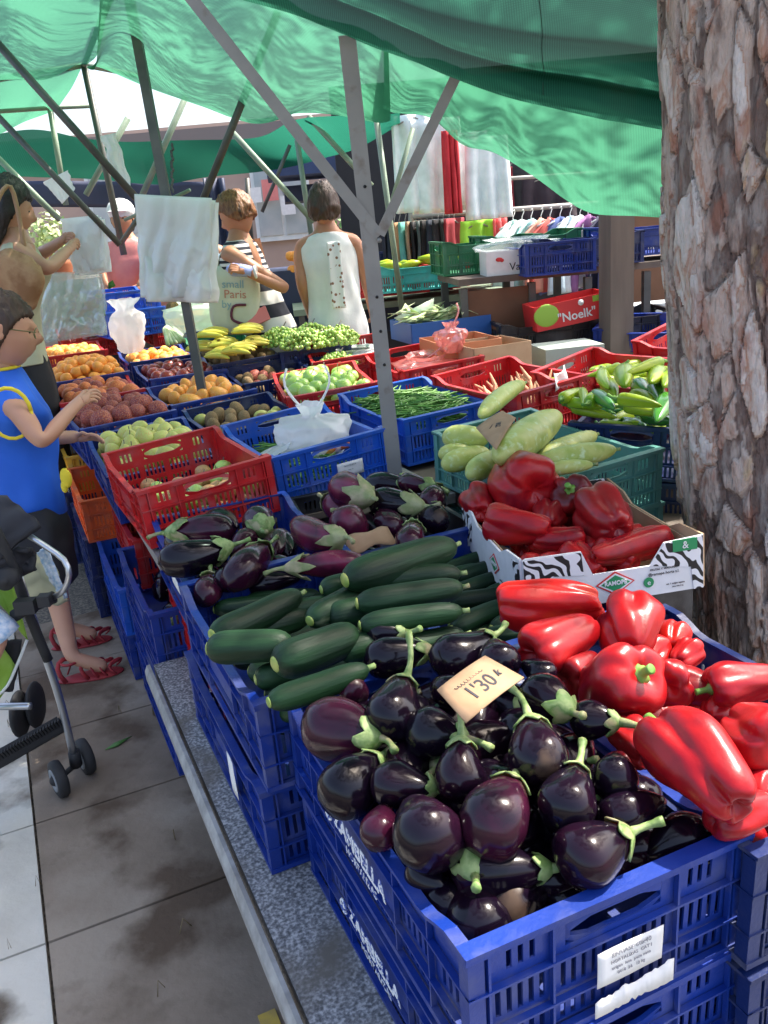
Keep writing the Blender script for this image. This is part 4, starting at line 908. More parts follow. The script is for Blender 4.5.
def logo(M, s):
    zpatch([(-.042 * s, .045), (0, .045 - .026 * s), (.042 * s, .045), (0, .045 + .026 * s)], M, 'red_p', 'printed_logo', dz=.0014)
    zpatch([(-.037 * s, .045), (0, .045 - .022 * s), (.037 * s, .045), (0, .045 + .022 * s)], M, 'white', 'printed_logo', dz=.0019)
    zpatch([(-.031 * s, .045), (0, .045 - .018 * s), (.031 * s, .045), (0, .045 + .018 * s)], M, 'green_p', 'printed_logo', dz=.0024)
    text('printed_text', 'RAMOPE', .0125 * s, MT['white'], M @ Matrix.Translation((0, .046, .003)), zb, off=.0004)
logo(FE @ Matrix.Translation((-.0, -.005, 0)), 1); logo(FS @ Matrix.Translation((.05, .0, 0)), .95)
for (M, x, y, r) in ((FE, .072, .030, .011), (FS, .215, .035, .0)):
    if r: zpatch([(x + r * cos(a * pi / 8), y + r * sin(a * pi / 8)) for a in range(16)], M, 'green_p', 'printed_emblem', dz=.0016); text('printed_text', 'e', .016, MT['white'], M @ Matrix.Translation((x, y, .0025)), zb)
zpatch([(.125, .088), (.178, .088), (.178, .113), (.125, .113)], FE, 'green_p', 'printed_emblem', dz=.0022)
text('printed_text', '&', .022, MT['white'], FE @ Matrix.Translation((.152, .1, .003)), zb)
mb = MB(); mb.sphere((0, 0, 0), (.012, .02, .0012), 14, 8)
for M in (FE @ Matrix.Translation((-.205, .04, 0)), FS @ Matrix.Translation((.225, .04, .001))):
    if M == FE @ Matrix.Translation((-.205, .04, 0)): continue
    me = mb.mesh('printed_vegetable', MT['green_p']); me.transform(M); obj('printed_vegetable', me, zb)
for (s, x, y, sz) in (('FRUTAS Y VERDURAS', .105, .056, .0062), ('@ramope horta s.l.', .105, .046, .0085), ('SELECTED FOR YOU', -.115, .040, .006), ('product of spain', -.105, .031, .0045), ('cat. I  origen espana', .13, .020, .005), ('peso neto 5 kg', .135, .013, .004)):
    text('printed_text', s, sz, MT['ink'], FE @ Matrix.Translation((x, y, .0012)), zb)
text('printed_text', 'product of spain', .006, MT['ink'], FS @ Matrix.Translation((.11, .022, .0012)), zb)
PB = [(335, 245, 92, 74, .75, .5, .80, 0, 'pepd', 0, 'large dark red ribbed pepper crowning the zebra box'),
 (240, 302, 50, 44, -.2, -.9, .75, .1, 'pep', 0, 'small red pepper in the left of the zebra box'),
 (330, 350, 80, 46, -.9, -.1, .765, 0, 'pep', 0, 'red pepper lying across the front of the zebra box'),
 (470, 284, 52, 50, -.1, .1, .775, 1, 'pepd', 1, 'dark red pepper with green stem upward in the zebra box'),
 (545, 330, 80, 68, -.6, -.5, .775, .1, 'pepd', 0, 'shiny dark red pepper at the right of the zebra box'),
 (600, 402, 110, 38, .95, -.25, .74, 0, 'pep', 0, 'long red pepper along the front wall of the zebra box'),
 (430, 385, 60, 34, .9, 0, .74, 0, 'pep', 0, 'small red pepper wedge beside the cardboard flap'),
 (405, 330, 44, 40, .2, -.8, .75, .1, 'pepd', 0, 'dark pepper between the crowning one and the stemmed one'),
 (350, 300, 50, 40, 0, 1, .72, 0, 'pep', 0, 'red pepper buried in the zebra box')]
for i, (x, y, a, b_, dx, dy, z, up, m, st, lab) in enumerate(PB):
    u, v = Z8(x, y); p = at(u, v, z); k = .4167 * 1.04
    pepper(p, px(p, a * k), px(p, b_ * k), stem_dir(u, v, z, dx, dy, up), m if i != 0 else 'pep', lab, seed=i + 71, lobes=3 if i in (0, 2, 5) else 4, stem=bool(st), roll=i * 1.1, deep=.2)
for i, (fx, fy) in enumerate(hexfill(3, 4)):
    p = BXM @ V((fx * .13, fy * .19, .05)); a = random.uniform(0, 6.28)
    pepper(p, .055, .042, V((cos(a), sin(a), .1)), 'pep', 'red pepper at the bottom of the zebra box', seed=90 + i, stem=False, group='red peppers at the bottom of the zebra box')

# round fruit heaps
_fm = {}
def fruit_mesh(kind, m, var):
    k = (kind, m, var)
    if k in _fm: return _fm[k]
    mb = MB(); s = var * 3.7
    def fn(p):
        r = p.length; th = atan2(p.y, p.x); z = p.z
        if kind == 'pear': q = 1 - .36 * max(0, z) ** 1.3; p = V((p.x * q, p.y * q, z * 1.22))
        elif kind == 'peach': cr_ = 1 - .10 * exp(-(abs(th) / .16) ** 2) * (1 - abs(z) ** 3); p = V((p.x * cr_, p.y * cr_, z * .93 - .12 * exp(-((p.x ** 2 + p.y ** 2) / .05)) * (1 if z > 0 else 0)))
        elif kind == 'apple': p = V((p.x, p.y, z * .9 - .16 * exp(-((p.x ** 2 + p.y ** 2) / .06)) * (1 if z > 0 else -.5)))
        elif kind == 'kiwi': p = V((p.x * .8, p.y * .8, z * 1.12))
        elif kind == 'mango': p = V((p.x * .8, p.y * .75, z * 1.15)) + V((.12 * z * z, 0, 0))
        return p * (1 + .04 * nz(p, 1.6, s))
    mb.sphere((0, 0, 0), 1, 18, 12, fn); me = mb.mesh(kind, MT[m])
    _fm[k] = me; return me
def stalk(me_m, root, r, kind):
    s = MB(); s.tube([(0, 0, .75), (.03, 0, 1.0), (.1, .02, 1.3 if kind != 'pear' else 1.7)], [.05, .045, .06], 6); o = s.build('stalk', MT['wood'], root); return o
def heap(key, kind, mats, r, nx, ny, z, label, group, cat, name=None, dome=.03, extra=0, area=(-1, 1, -1, 1), stalks=False, layers=2):
    """fruits packed in the crate; upper layer rests in the hollows of the lower one"""
    rnd = random.Random(hash(key) % 1 + len(key) * 7 + nx * 31)
    cells = []; rowcol = []
    for ly in range(layers):
        zz = z - (layers - 1 - ly) * r * 1.35
        n1, n2 = (nx, ny) if ly == 0 or True else (nx - 1, ny - 1)
        for j in range(n2):
            for i in range(n1):
                fx = -1 + 2 * (i + .5 + (.25 if (j + ly) % 2 else -.25)) / n1; fy = -1 + 2 * (j + .5 + (.4 if ly % 2 else 0)) / n2
                if not (area[0] <= fx <= area[1] and area[2] <= fy <= area[3]): continue
                if rnd.random() < .08 and ly: continue
                rowcol.append((j, i))
                cells.append((fx + rnd.uniform(-.35, .35) / n1, fy + rnd.uniform(-.35, .35) / n2, zz + dome * (1 - fx * fx * .7 - fy * fy * .7) + rnd.uniform(-.008, .010), ly))
    ORD = ('first', 'second', 'third', 'fourth', 'fifth', 'sixth', 'seventh', 'eighth', 'ninth', 'tenth')
    for i, (fx, fy, zz, ly) in enumerate(cells):
        fx = max(-.93, min(.93, fx)); fy = max(-.95, min(.95, fy))
        M = CR[key] @ Matrix.Translation((fx * (CW / 2 - .02 - r * .6), fy * (CL / 2 - .02 - r * .6), zz))
        rr = r * rnd.uniform(.82, 1.16); q = Quaternion((rnd.uniform(-1, 1), rnd.uniform(-1, 1), rnd.uniform(-1, 1)), rnd.uniform(0, 2.2) if kind != 'apple' else rnd.uniform(0, .9)).to_matrix().to_4x4()
        o = obj(name or kind, fruit_mesh(kind, mats[i % len(mats)], i % 3)); o.matrix_world = M @ q @ Matrix.Scale(rr, 4)
        lab = label if isinstance(label, str) else label[mats[i % len(mats)]]
        jj, ii = rowcol[i]
        lab = lab + (', lower layer' if layers == 2 and ly == 0 else '') if (layers == 2 and ly == 0) else '%s, %s from left in %s row' % (lab, ORD[ii], ORD[jj])
        tag(o, lab, cat, group)
        if stalks and ly == layers - 1 and rnd.random() < .6: stalk(None, o, rr, kind)
heap('R1', 'apple', ['rapple', 'rapple', 'apple'], .029, 5, 7, .070, {'rapple': 'small blushed apple in the bright red crate', 'apple': 'small greener apple in the bright red crate'}, 'small apples in the bright red crate', 'apple', dome=0, area=(-1, 1, -1, .55), stalks=True)
heap('G1', 'pear', ['pear'], .034, 5, 7, .150, 'yellow green pear in the crate beside the boy', 'pears beside the boy', 'pear', stalks=True)
heap('K1', 'kiwi', ['kiwi', 'kiwi', 'kiwi', 'pear'], .036, 4, 6, .115, {'kiwi': 'brown russet fruit between the apples and the mangos', 'pear': 'yellow pear among the brown russet fruit'}, 'brown fruit and pears in the dark blue crate', 'fruit', name='russet_fruit', dome=.01)
heap('P1', 'peach', ['dpeach'], .041, 4, 6, .155, 'dark purple peach in front of the boy\'s hand', 'dark peaches', 'peach', dome=.035)
heap('P2', 'peach', ['peach', 'peach', 'dpeach'], .042, 4, 6, .14, {'peach': 'orange red peach next to the boy\'s hand', 'dpeach': 'dark peach among the orange red peaches'}, 'peaches next to the boy\'s hand', 'peach', dome=.02)
heap('A1', 'peach', ['apri'], .031, 6, 8, .155, 'orange apricot in the heaped blue crate', 'orange apricots in the heap', 'apricot', name='apricot', dome=.08)
heap('Y1', 'peach', ['apriy', 'apri'], .029, 6, 8, .13, {'apriy': 'yellow apricot in the far red crate', 'apri': 'orange apricot in the far red crate'}, 'apricots in the far red crate', 'apricot', name='apricot', dome=.04)
heap('A2', 'peach', ['apri', 'apriy', 'apri'], .033, 5, 7, .14, {'apri': 'orange apricot behind the nectarines', 'apriy': 'yellow apricot behind the nectarines'}, 'apricots behind the nectarines', 'apricot', name='apricot', dome=.01)
heap('N1', 'peach', ['nect'], .040, 4, 6, .135, 'red nectarine in the crate behind the mangos', 'red nectarines', 'nectarine', name='nectarine', dome=.02)
heap('M1', 'mango', ['mango'], .044, 4, 5, .14, 'yellow orange oval fruit right of the dark peaches', 'yellow orange oval fruit', 'mango', dome=.02)
heap('K3', 'kiwi', ['kiwi', 'kiwi', 'dpeach'], .038, 4, 6, .10, {'kiwi': 'brown fuzzy fruit left of the green apples', 'dpeach': 'dark reddish fruit left of the green apples'}, 'fruit in the dark crate left of the green apples', 'fruit', name='brown_fruit', dome=.01)
heap('K2', 'kiwi', ['kiwi'], .034, 5, 6, .15, 'brown kiwi in the crate before the bananas', 'kiwis before the bananas', 'kiwi', dome=.02)
heap('R2', 'apple', ['apple'], .037, 4, 6, .135, 'round green apple in the red crate', 'green apples in the red crate', 'apple', dome=.03, stalks=True)
heap('Y2', 'peach', ['nect', 'dpeach'], .034, 5, 6, .09, {'nect': 'red fruit in the farthest left crate', 'dpeach': 'dark fruit in the farthest left crate'}, 'fruit in the farthest left crate', 'fruit', name='stone_fruit', dome=.0, layers=1)
heap('Y3', 'peach', ['apri', 'apriy'], .034, 5, 6, .15, {'apri': 'orange fruit behind the knotted bag', 'apriy': 'yellow fruit behind the knotted bag'}, 'fruit behind the knotted bag', 'fruit', name='stone_fruit', dome=.02, layers=1)

def strands(key, name, m, n, z0, z1, lab, L_=(.08, .14), r=.0035, area=(-1, 1, -1, 1), cat='beans', dome=.03):
    mb = MB()
    for i in range(n):
        fx, fy = random.uniform(area[0], area[1]) * .85, random.uniform(area[2], area[3]) * .85
        zz = random.uniform(z0, z1) + dome * (1 - .5 * fx * fx - .5 * fy * fy); c = CR[key] @ V((fx * (CW / 2 - .03), fy * (CL / 2 - .03), zz)); a = random.gauss(.3, .7); l = random.uniform(*L_) / 2
        d = V((cos(a), sin(a), random.uniform(-.2, .2))) * l; s = V((-d.y, d.x, random.uniform(-.3, .5) * l)) * random.uniform(-.25, .25)
        mb.tube([c - d, c - d * .45 + s, c + d * .45 + s, c + d, c + d * 1.06], [r * .6, r, r, r * .6, r * .25], 5)
    return mb.build(name, MT[m], label=lab, cat=cat, kind='stuff')
strands('B2', 'green_beans', 'bean', 900, .07, .135, 'heap of thin green beans filling the bright blue crate behind the post')
strands('B1', 'green_beans', 'bean', 260, .03, .075, 'scattered green beans left of the knotted bag', area=(-1, .3, -1, .9), dome=.01)
# roots
for i in range(26):
    fx, fy = random.uniform(-.6, .9), random.uniform(-.5, .5); c = CR['R5'] @ V((fx * .15, fy * .2, .06 + .03 * random.random()))
    d = V((random.uniform(-.5, .5), .5, random.uniform(.25, .9))).normalized() * random.uniform(.10, .17); mb = MB()
    s = V((random.uniform(-.02, .02), 0, 0)); mb.tube([c - d * .5, c - d * .2 + s, c + d * .3 + s, c + d * .6, c + d * .66], [.010, .012, .009, .004, .001], 8)
    mb.build('root_vegetable', MT['root'], label='slim orange pink root standing in the red crate', cat='root', group='slim roots in the red crate')
# long green peppers
def lpep(p, q, r, m, lab, seed, group=None):
    p, q = V(p), V(q); d = q - p; L_ = d.length; root = empty('green_pepper', p, orient(d, seed), label=lab, cat='pepper', group=group); rnd = random.Random(seed)
    cx, cy = rnd.uniform(-.12, .12), rnd.uniform(-.12, .12); mb = MB(); prof = [(L_ * t, max(.001, r * f)) for t, f in ((-.005, .25), (.0, .55), (.03, .82), (.08, .95), (.2, 1), (.4, .92), (.6, .78), (.8, .55), (.93, .32), (1, .05))]
    mb.lathe(prof, 20, lambda th, z, rr, t: V((rr * (1 - .16 * abs(sin(1.5 * th + seed)) ** 6 + .1 * nz((cos(th), sin(th), z * 22 + seed))) * cos(th) + cx * L_ * (z / L_) ** 2, rr * (1 + .12 * nz((cos(th) * 2, sin(th) * 2, z * 18 + seed))) * sin(th) + cy * L_ * sin(pi * z / L_) * .5, z)))
    mb.build('flesh', MT[m], root, sub=1)
    s = MB(); s.tube([(0, 0, .003), (0, 0, -.008), (.004, 0, -.02), (.010, .003, -.034)], [r * .5, r * .38, .0045, .0055], 8); s.build('stem', MT['stem'], root); return root
def Z5(x, y): return (520 + .2083 * x, 330 + .2083 * y)
GP = [((200, 330), (380, 262), 34, .86, 'gp', 'long light green pepper at the left of the red crate'), ((235, 345), (350, 375), 30, .84, 'gp', 'small light pepper under the long one'),
 ((300, 290), (300, 380), 22, .87, 'gp', 'short upright light green pepper'), ((330, 350), (440, 280), 34, .87, 'gp', 'yellow green pepper in the heap middle'),
 ((480, 170), (380, 200), 22, .92, 'gp', 'curled light green pepper on top'), ((400, 200), (440, 300), 34, .90, 'gp', 'light green pepper hanging down left of the heap'),
 ((500, 200), (500, 320), 52, .92, 'gp', 'plump yellow green pepper on the crest of the heap'), ((680, 150), (540, 200), 30, .95, 'gp', 'bent light green pepper at the top right'),
 ((660, 190), (600, 320), 44, .92, 'gp', 'broad light green pepper facing down'), ((360, 310), (520, 430), 36, .88, 'gpd', 'dark green pepper lying across the navy crate rim'),
 ((470, 330), (620, 350), 34, .90, 'gp', 'yellowish pepper pointing right above the dark one'), ((720, 330), (640, 440), 50, .86, 'gpd', 'dark green pepper beside the trunk'),
 ((690, 220), (720, 300), 40, .90, 'gp', 'green pepper touching the bark'), ((500, 370), (600, 390), 30, .85, 'gp', 'light pepper just over the navy rim'),
 ((640, 280), (700, 400), 44, .86, 'gpd', 'dark green pepper in the navy crate'), ((560, 260), (600, 300), 40, .86, 'gpd', 'small dark green pepper behind the heap'), ((420, 260), (470, 380), 44, .86, 'gp', 'light pepper in the middle layer'),
 ((600, 400), (700, 450), 44, .80, 'gpd', 'dark green pepper low in the navy crate'), ((250, 370), (420, 400), 30, .82, 'gp', 'light pepper low at the red wall'), ((540, 320), (680, 380), 46, .84, 'gp', 'green pepper under the yellowish one')]
for i, (a, b_, r, z, m, lab) in enumerate(GP):
    p = at(*Z5(*a), z); q = at(*Z5(*b_), z - .01); d = q - p
    q = p + d.normalized() * max(.13, min(.20, d.length * 1.25))
    lpep(p, q, px(p, r * .2083) * 1.02, m, lab, i + 3)
for i, (fx, fy) in enumerate(hexfill(4, 5) ):
    p = incrate('R6', fx * .8, fy * .8, .115); a = random.uniform(0, 6.28); lpep(p, p + V((cos(a), sin(a), .05)) * .13, .024, 'gp', 'light green pepper in the lower layer of the red crate', 40 + i, 'lower layer of light green peppers')
for i, (fx, fy) in enumerate(hexfill(4, 5)):
    p = incrate('N6', fx * .8, fy * .8, .135); a = random.uniform(0, 6.28); lpep(p, p + V((cos(a), sin(a), .1)) * .14, .024, 'gpd' if i % 3 else 'gp', 'green pepper in the lower layer of the dark blue crate by the trunk', 70 + i, 'lower layer of green peppers by the trunk')
# paper stuck in the red pepper crate
pp = MB(); pp.grid(lambda s, t: V(((s - .5) * .13 * (1 - .3 * abs(t - .5)), (t - .5) * .07 * (1 - .25 * sin(s * 5)), .006 * sin(s * 7 + t * 4))), 8, 5)
o = pp.build('crumpled_paper', MT['white'], solid=.001, label='crumpled white paper inside the red crate of green peppers', cat='paper'); X = (at(574, 372, .85) - at(547, 386, .85)).normalized(); o.matrix_world = Matrix.Translation(at(560, 379, .845) + V((0, -.01, 0))) @ Matrix((X, V((0, 0, 1)), X.cross(V((0, 0, 1))))).transposed().to_4x4()

# grapes, bananas, pineapples, leeks
def bunch(p, sx, sy, sz, n, m, lab, r=.0105):
    n = int(n * 1.7); r *= .86
    mb = MB(); mb2 = MB()
    for i in range(n):
        a = random.uniform(0, 2 * pi); b_ = random.uniform(-.15, 1); rr = sqrt(max(0, 1 - b_ * b_)) * random.uniform(.75, 1.03)
        q = V((cos(a) * rr * sx, sin(a) * rr * sy, max(0, b_) * sz * random.uniform(.8, 1.05))); mb.sphere(q, r * random.uniform(.85, 1.15), 8, 6)
    root = empty('grape_bunch', p, label=lab, cat='grapes'); mb.build('berries', MT[m], root)
    mb2.tube([(0, 0, sz * .5), (.01, 0, sz), (.03, .01, sz + .03)], [.004, .003, .003], 6); mb2.build('stem', MT['wood'], root)
gb = CR['GR'] @ V((0, 0, .14))
gp0 = at(300, 345, .86)
for i, (du, dv, n, w_, lab) in enumerate(((-12, 0, 210, .12, 'large bunch of green grapes at the left of the heap'), (14, -8, 170, .11, 'green grape bunch at the top of the heap'), (38, -2, 150, .10, 'green grape bunch at the right of the heap'), (8, 8, 160, .11, 'green grape bunch hanging over the near side'))):
    bunch(at(296 + du * 1.1, 343 + dv * .4, .85), w_ * 1.15, w_, .085, n, 'grape', lab, r=.0125)
bunch(at(320, 340, .85), .13, .08, .05, 150, 'rgrape', 'black grape bunch at the foot of the green heap', r=.011)
bunch(CR['R3'] @ V((-.05, -.05, .10)), .11, .16, .05, 170, 'grape', 'green grapes in the red crate beside the cloth bag', r=.012)
def banana(parent, p, ang, L_, r, curv, rise):
    d = V((cos(ang), sin(ang), rise)); n_ = V((-sin(ang), cos(ang), .5)).normalized(); pts = []; rad = []
    for i in range(11):
        t = i / 10; pts.append(p + d * L_ * t + n_ * curv * L_ * 4 * t * (1 - t)); rad.append(r * (max(.12, sin(pi * min(1, max(0, t * .86 + .09))) ** .5) if 0 < i < 10 else .3))
    mb = MB(); mb.tube(pts, rad, 6); return mb.build('banana', MT['banana'], parent)
for j, (u, v, z, rot, lab) in enumerate(((186, 350, .87, .3, 'banana hand at the left of the pile behind the pole'), (208, 346, .89, .5, 'banana hand in the middle of the pile'), (232, 332, .95, .35, 'ripe banana hand on top near the pink card'),
        (205, 356, .86, -.1, 'greenish banana hand at the near rim'), (222, 352, .88, .1, 'banana hand lying over the right part of the rim'), (196, 336, .94, .2, 'banana hand at the back of the pile by the pale green bag'), (240, 345, .88, .6, 'banana hand at the right end before the kiwis'))):
    p_ = at(u, v, z); root = empty('banana_hand', p_, label=lab, cat='bananas')
    for k in range(6): banana(root, V((.004 * k, -.03 + .024 * k, .008 * (k % 2))), rot + (k - 2.5) * .16, .16, .016, .10 + .02 * (k % 3), -.05)
for j, (u, v, lab) in enumerate(((152, 318, 'pineapple left of the pole, behind the knotted bag'), (176, 316, 'pineapple partly behind the hanging bags'))):
    p = aty(u, v, 6.2); root = empty('pineapple', p, Matrix.Rotation(.15 * j, 3, 'Y'), label=lab, cat='pineapple')
    mb = MB(); mb.lathe([(-.11, .03), (-.10, .055), (-.05, .072), (.02, .074), (.08, .06), (.10, .035)], 24, lambda th, z, r, t: V((r * (1 + .07 * sin(th * 8 + z * 120) * sin(th * 8 - z * 120)) * cos(th), r * (1 + .07 * sin(th * 8 + z * 120) * sin(th * 8 - z * 120)) * sin(th), z))); mb.build('fruit_body', MT['pine'], root)
    mb = MB()
    for k in range(26):
        a = k * 2.4; l = .08 + .05 * random.random(); o_ = V((cos(a), sin(a), 0)); tl_ = .3 + .6 * random.random()
        mb.tube([V((0, 0, .09)) + o_ * .015, V((0, 0, .09 + l * .6)) + o_ * l * .4 * tl_, V((0, 0, .09 + l)) + o_ * l * tl_], [(.010, .003), (.008, .002), (.001, .001)], 4)
    mb.build('leaf_crown', MT['leaf'], root)
for k in range(5):
    p = at(168 + 4 * k, 345 - k, .90); mb = MB(); d = V((-.06 - .02 * k, .25, .06)); mb.tube([p, p + d * .5, p + d], [.012, .012, .016], 8); mb.build('leek', MT['leafp'], label='pale green leek lying behind the kiwi crate', cat='leek', group='leeks behind the kiwis')
# pink price tray on bananas
tp = aty(256, 318, 5.0); mb = MB(); mb.box((0, 0, 0), (.15, .01, .085)); o = mb.build('sign_card', mat('pink_card', (.75, .22, .2), .7), smooth=False, label='small pink card leaning on the bananas', cat='card'); o.matrix_world = Matrix.Translation(tp) @ Matrix.Rotation(-.35, 4, 'Y') @ Matrix.Rotation(-.5, 4, 'X')

# ------------------------------------------------------------------ plastic bags
def crumple_bag(name, c, sx, sy, sz, m, lab, seed=0, neck=.25, tails=True, cat='plastic bag', rough=.22, ears=2):
    mb = MB(); c = V(c)
    def prof(t): return (sin(pi * min(1, t * .62 + .12)) ** .6) if t < .72 else (neck + (1 - neck) * max(0, (.80 - t) / .08) * .6 if t < .80 else neck + (t - .8) * .9)
    n, mm = 40, 28; vs = []
    for j in range(mm + 1):
        t = j / mm; r = prof(t)
        for i in range(n):
            th = 2 * pi * i / n; k = 1 + rough * nz((cos(th) * 2, sin(th) * 2, t * 3), 1, seed) + rough * .6 * abs(nz((cos(th) * 5, sin(th) * 5, t * 6), 1, seed + 4)) - rough * .3 * abs(sin(th * 6 + 5 * nz((t * 3, 0, seed)))) * (.4 + t)
            vs.append(c + V((r * k * cos(th) * sx, r * k * sin(th) * sy, t * sz + .04 * sz * nz((cos(th), sin(th), t * 2), 2, seed))))
    fs = [(j * n + i, j * n + (i + 1) % n, (j + 1) * n + (i + 1) % n, (j + 1) * n + i) for j in range(mm) for i in range(n)] + [tuple(range(n))[::-1]]
    mb.add(vs, fs); root = mb.build(name, m, label=lab, cat=cat)
    if ears:
        for s in ((-1, 1) if ears == 2 else (1,)):
            e = MB(); p = c + V((0, 0, sz * .8)); pts = catmull([p, p + V((s * sx * .35, 0, sz * .25)), p + V((s * sx * .6, .0, sz * .55)), p + V((s * sx * .5, .01, sz * .8))], 8)
            e.tube(pts, [(.006 + .010 * sin(pi * i / 8) + .004 * random.random(), .004) for i in range(9)], 8); e.build('knotted_handle', m, root)
    return root
crumple_bag('carrier_bag', CR['B1'] @ V((.04, .0, .03)), .13, .13, .21, MT['bag'], 'knotted white carrier bag lying in the bright blue crate', 3, neck=.22)
lp = MB(); q = CR['B1'] @ V((.03, .0, .02)); lp.grid(lambda s, t: q + V((-.02 - .22 * s, -.16 * s - .03 + (t - .5) * .12 * (1 - .3 * s), .12 - .07 * s + .012 * sin(t * 11 + s * 5))), 20, 10); o = lp.build('carrier_bag_flap', MT['bag'], None, label='spread flap of white plastic beside the knotted bag', cat='plastic bag')
for (x, y, lab) in ((.03, -.1, 'orange carrot seen through the white bag'), (.07, .05, 'carrot inside the knotted white bag')):
    p = CR['B1'] @ V((x, y, .09)); cuke(p, p + V((.12, .05, .01)), .014, lab, m='apri', name='carrot', cat='carrot', tip=False, nub=False, taper=.8)
crumple_bag('carrier_bag', aty(132, 352, 5.2), .10, .09, .31, MT['bag'], 'white knotted bag standing on the apricots', 8, neck=.55, ears=0, rough=.42)
crumple_bag('produce_bag', aty(200, 338, 5.9), .22, .15, .28, MT['bagg'], 'pale green plastic bag behind the bananas', 11, neck=.4, ears=0)
crumple_bag('produce_bag', CR['R4'] @ V((.0, -.05, .06)), .15, .2, .12, MT['bagp'], 'pink plastic bags of produce in the red crate', 14, neck=.5, ears=1)
crumple_bag('produce_bag', aty(452, 352, 4.1), .07, .07, .14, MT['bagp'], 'pink knotted bag beside the cardboard boxes', 19, neck=.3, ears=1, rough=.5)
crumple_bag('cloth_bag', CR['R3'] @ V((.06, .05, .07)), .14, .16, .08, MT['cwht'], 'white patterned cloth bag in the grape crate', 17, neck=.6, ears=0, cat='cloth bag')
# tote bag with writing, held by the striped woman
tt = empty('tote_bag', aty(235, 300, 5.05), Matrix.Rotation(.1, 3, 'Y'), label='cream tote bag with blue and red lettering held by the woman in stripes', cat='tote bag')
mb = MB(); mb.sphere((0, 0, 0), (1, 1, 1), 24, 16, lambda p: V((.15 * math.copysign(abs(p.x) ** .55, p.x), .06 * math.copysign(abs(p.y) ** .8, p.y), .20 * math.copysign(abs(p.z) ** .6, p.z) * (1 + .05 * nz(p, 2, 5))))); mb.build('bag_body', mat('cream_canvas', (.62, .64, .48), .85, var=[(.68, .7, .56)], vscale=9, bump=.4), tt)
mb = MB(); mb.tube(catmull([(-.09, -.01, .17), (-.06, -.01, .26), (.02, -.01, .27), (.07, -.01, .17)], 12), [(.012, .003)] * 13, 6); mb.build('handle', MT['beige'], tt)
TB = Matrix.Translation((0, -.062, 0)) @ Matrix.Rotation(pi / 2, 4, 'X')
for s, x, y, sz, mk in (('small', .0, .09, .062, 'tb'), ('Paris', .01, .035, .066, 'tr'), ('by', -.04, -.02, .06, 'tb')):
    if mk not in MT: MT[mk] = mat('lettering_' + mk, (.25, .42, .50) if mk == 'tb' else (.58, .25, .18), .7)
    text('lettering', s, sz, MT[mk], TB @ Matrix.Translation((x, y, 0)), tt)
mb = MB(); mb.tube(catmull([(.07, -.066, -.02), (.0, -.068, -.03), (-.01, -.068, -.10), (.06, -.066, -.13), (.11, -.062, -.15)], 16), .008, 6); mb.build('printed_curve', mat('maroon_print', (.13, .02, .05), .6), tt)

def sheet_bag(name, quad, Y, m, lab, cat='plastic bag', solid=.0015, amp=.025, seed=0, layers=3):
    P = [aty(u, v, Y) for u, v in quad]; root = None
    for k in range(layers):
        mb = MB(); dx = V((.012 * k, .012 * k, -.01 * k))
        def fn(s, t, k=k):
            p = (P[0] * (1 - s) + P[1] * s) * (1 - t) + (P[3] * (1 - s) + P[2] * s) * t
            f = amp * (nz((s * 2, t * 1.5, k * 3), 1, seed) + .5 * abs(nz((s * 5 + t * 2, t * 1.3, k), 1, seed + 2)) + .18 * abs(nz((s * 9 - t * 5, t * 7, k), 1.2, seed + 7)) + .12 * abs(nz((s * 14 + t * 9, t * 10, k), 1.1, seed + 5))) * (.3 + t)
            return p + V((.01 * nz((t * 5, s, seed)), -f, .0)) + dx
        mb.grid(fn, 26, 36); o = mb.build(name if k == 0 else 'bag_layer', m, root, solid=solid)
        if k == 0: root = o; tag(o, lab, cat)
    return root
sheet_bag('bag_bundle', [(135, 194), (212, 198), (211, 299), (142, 297)], 3.9, MT['bag'], 'bundle of white carrier bags hanging on the left pole', amp=.06, seed=2)
sheet_bag('bag_bundle', [(60, 219), (98, 215), (106, 268), (72, 272)], 4.4, MT['bag'], 'bundle of white bags at the left woman\'s hands', amp=.04, seed=5)
sheet_bag('hanging_bag', [(100, 136), (116, 133), (134, 196), (116, 178)], 4.6, MT['bag'], 'narrow white bag dangling from the frame', amp=.05, seed=9, layers=1)
sheet_bag('paper_sheet', [(43, 182), (68, 170), (75, 190), (62, 204)], 4.6, MT['bag'], 'small white sheet hanging tilted above the left woman\'s hands', amp=.01, seed=12, layers=1)
ck = sheet_bag('carrier_bag', [(42, 272), (100, 272), (108, 332), (40, 342)], 4.5, MT['bagc'], 'clear plastic bag with green vegetables hanging at the far end', amp=.08, seed=21, layers=2)
mb = MB()
for i in range(40):
    p = aty(75 + random.gauss(0, 14), 308 + random.gauss(0, 12), 4.56); a = random.uniform(0, 6.3); mb.add([p, p + V((cos(a) * .04, 0, sin(a) * .04)), p + V((cos(a + .7) * .05, .01, sin(a + .7) * .05)), p + V((cos(a + 1.2) * .03, 0, sin(a + 1.2) * .03))], [(0, 1, 2, 3)])
mb.build('leafy_greens', MT['leaf'], solid=.002, label='green leaves inside the clear plastic bag', cat='greens')
ch = MB()
for i in range(14): p = aty(172 + .9 * sin(i * 2), 145 + i * 3.5, 3.95); ch.sphere(p, (.006, .003, .010), 6, 5)
ch.build('chain', MT['metal_d'], label='short dark chain hanging beside the bag bundle', cat='chain')

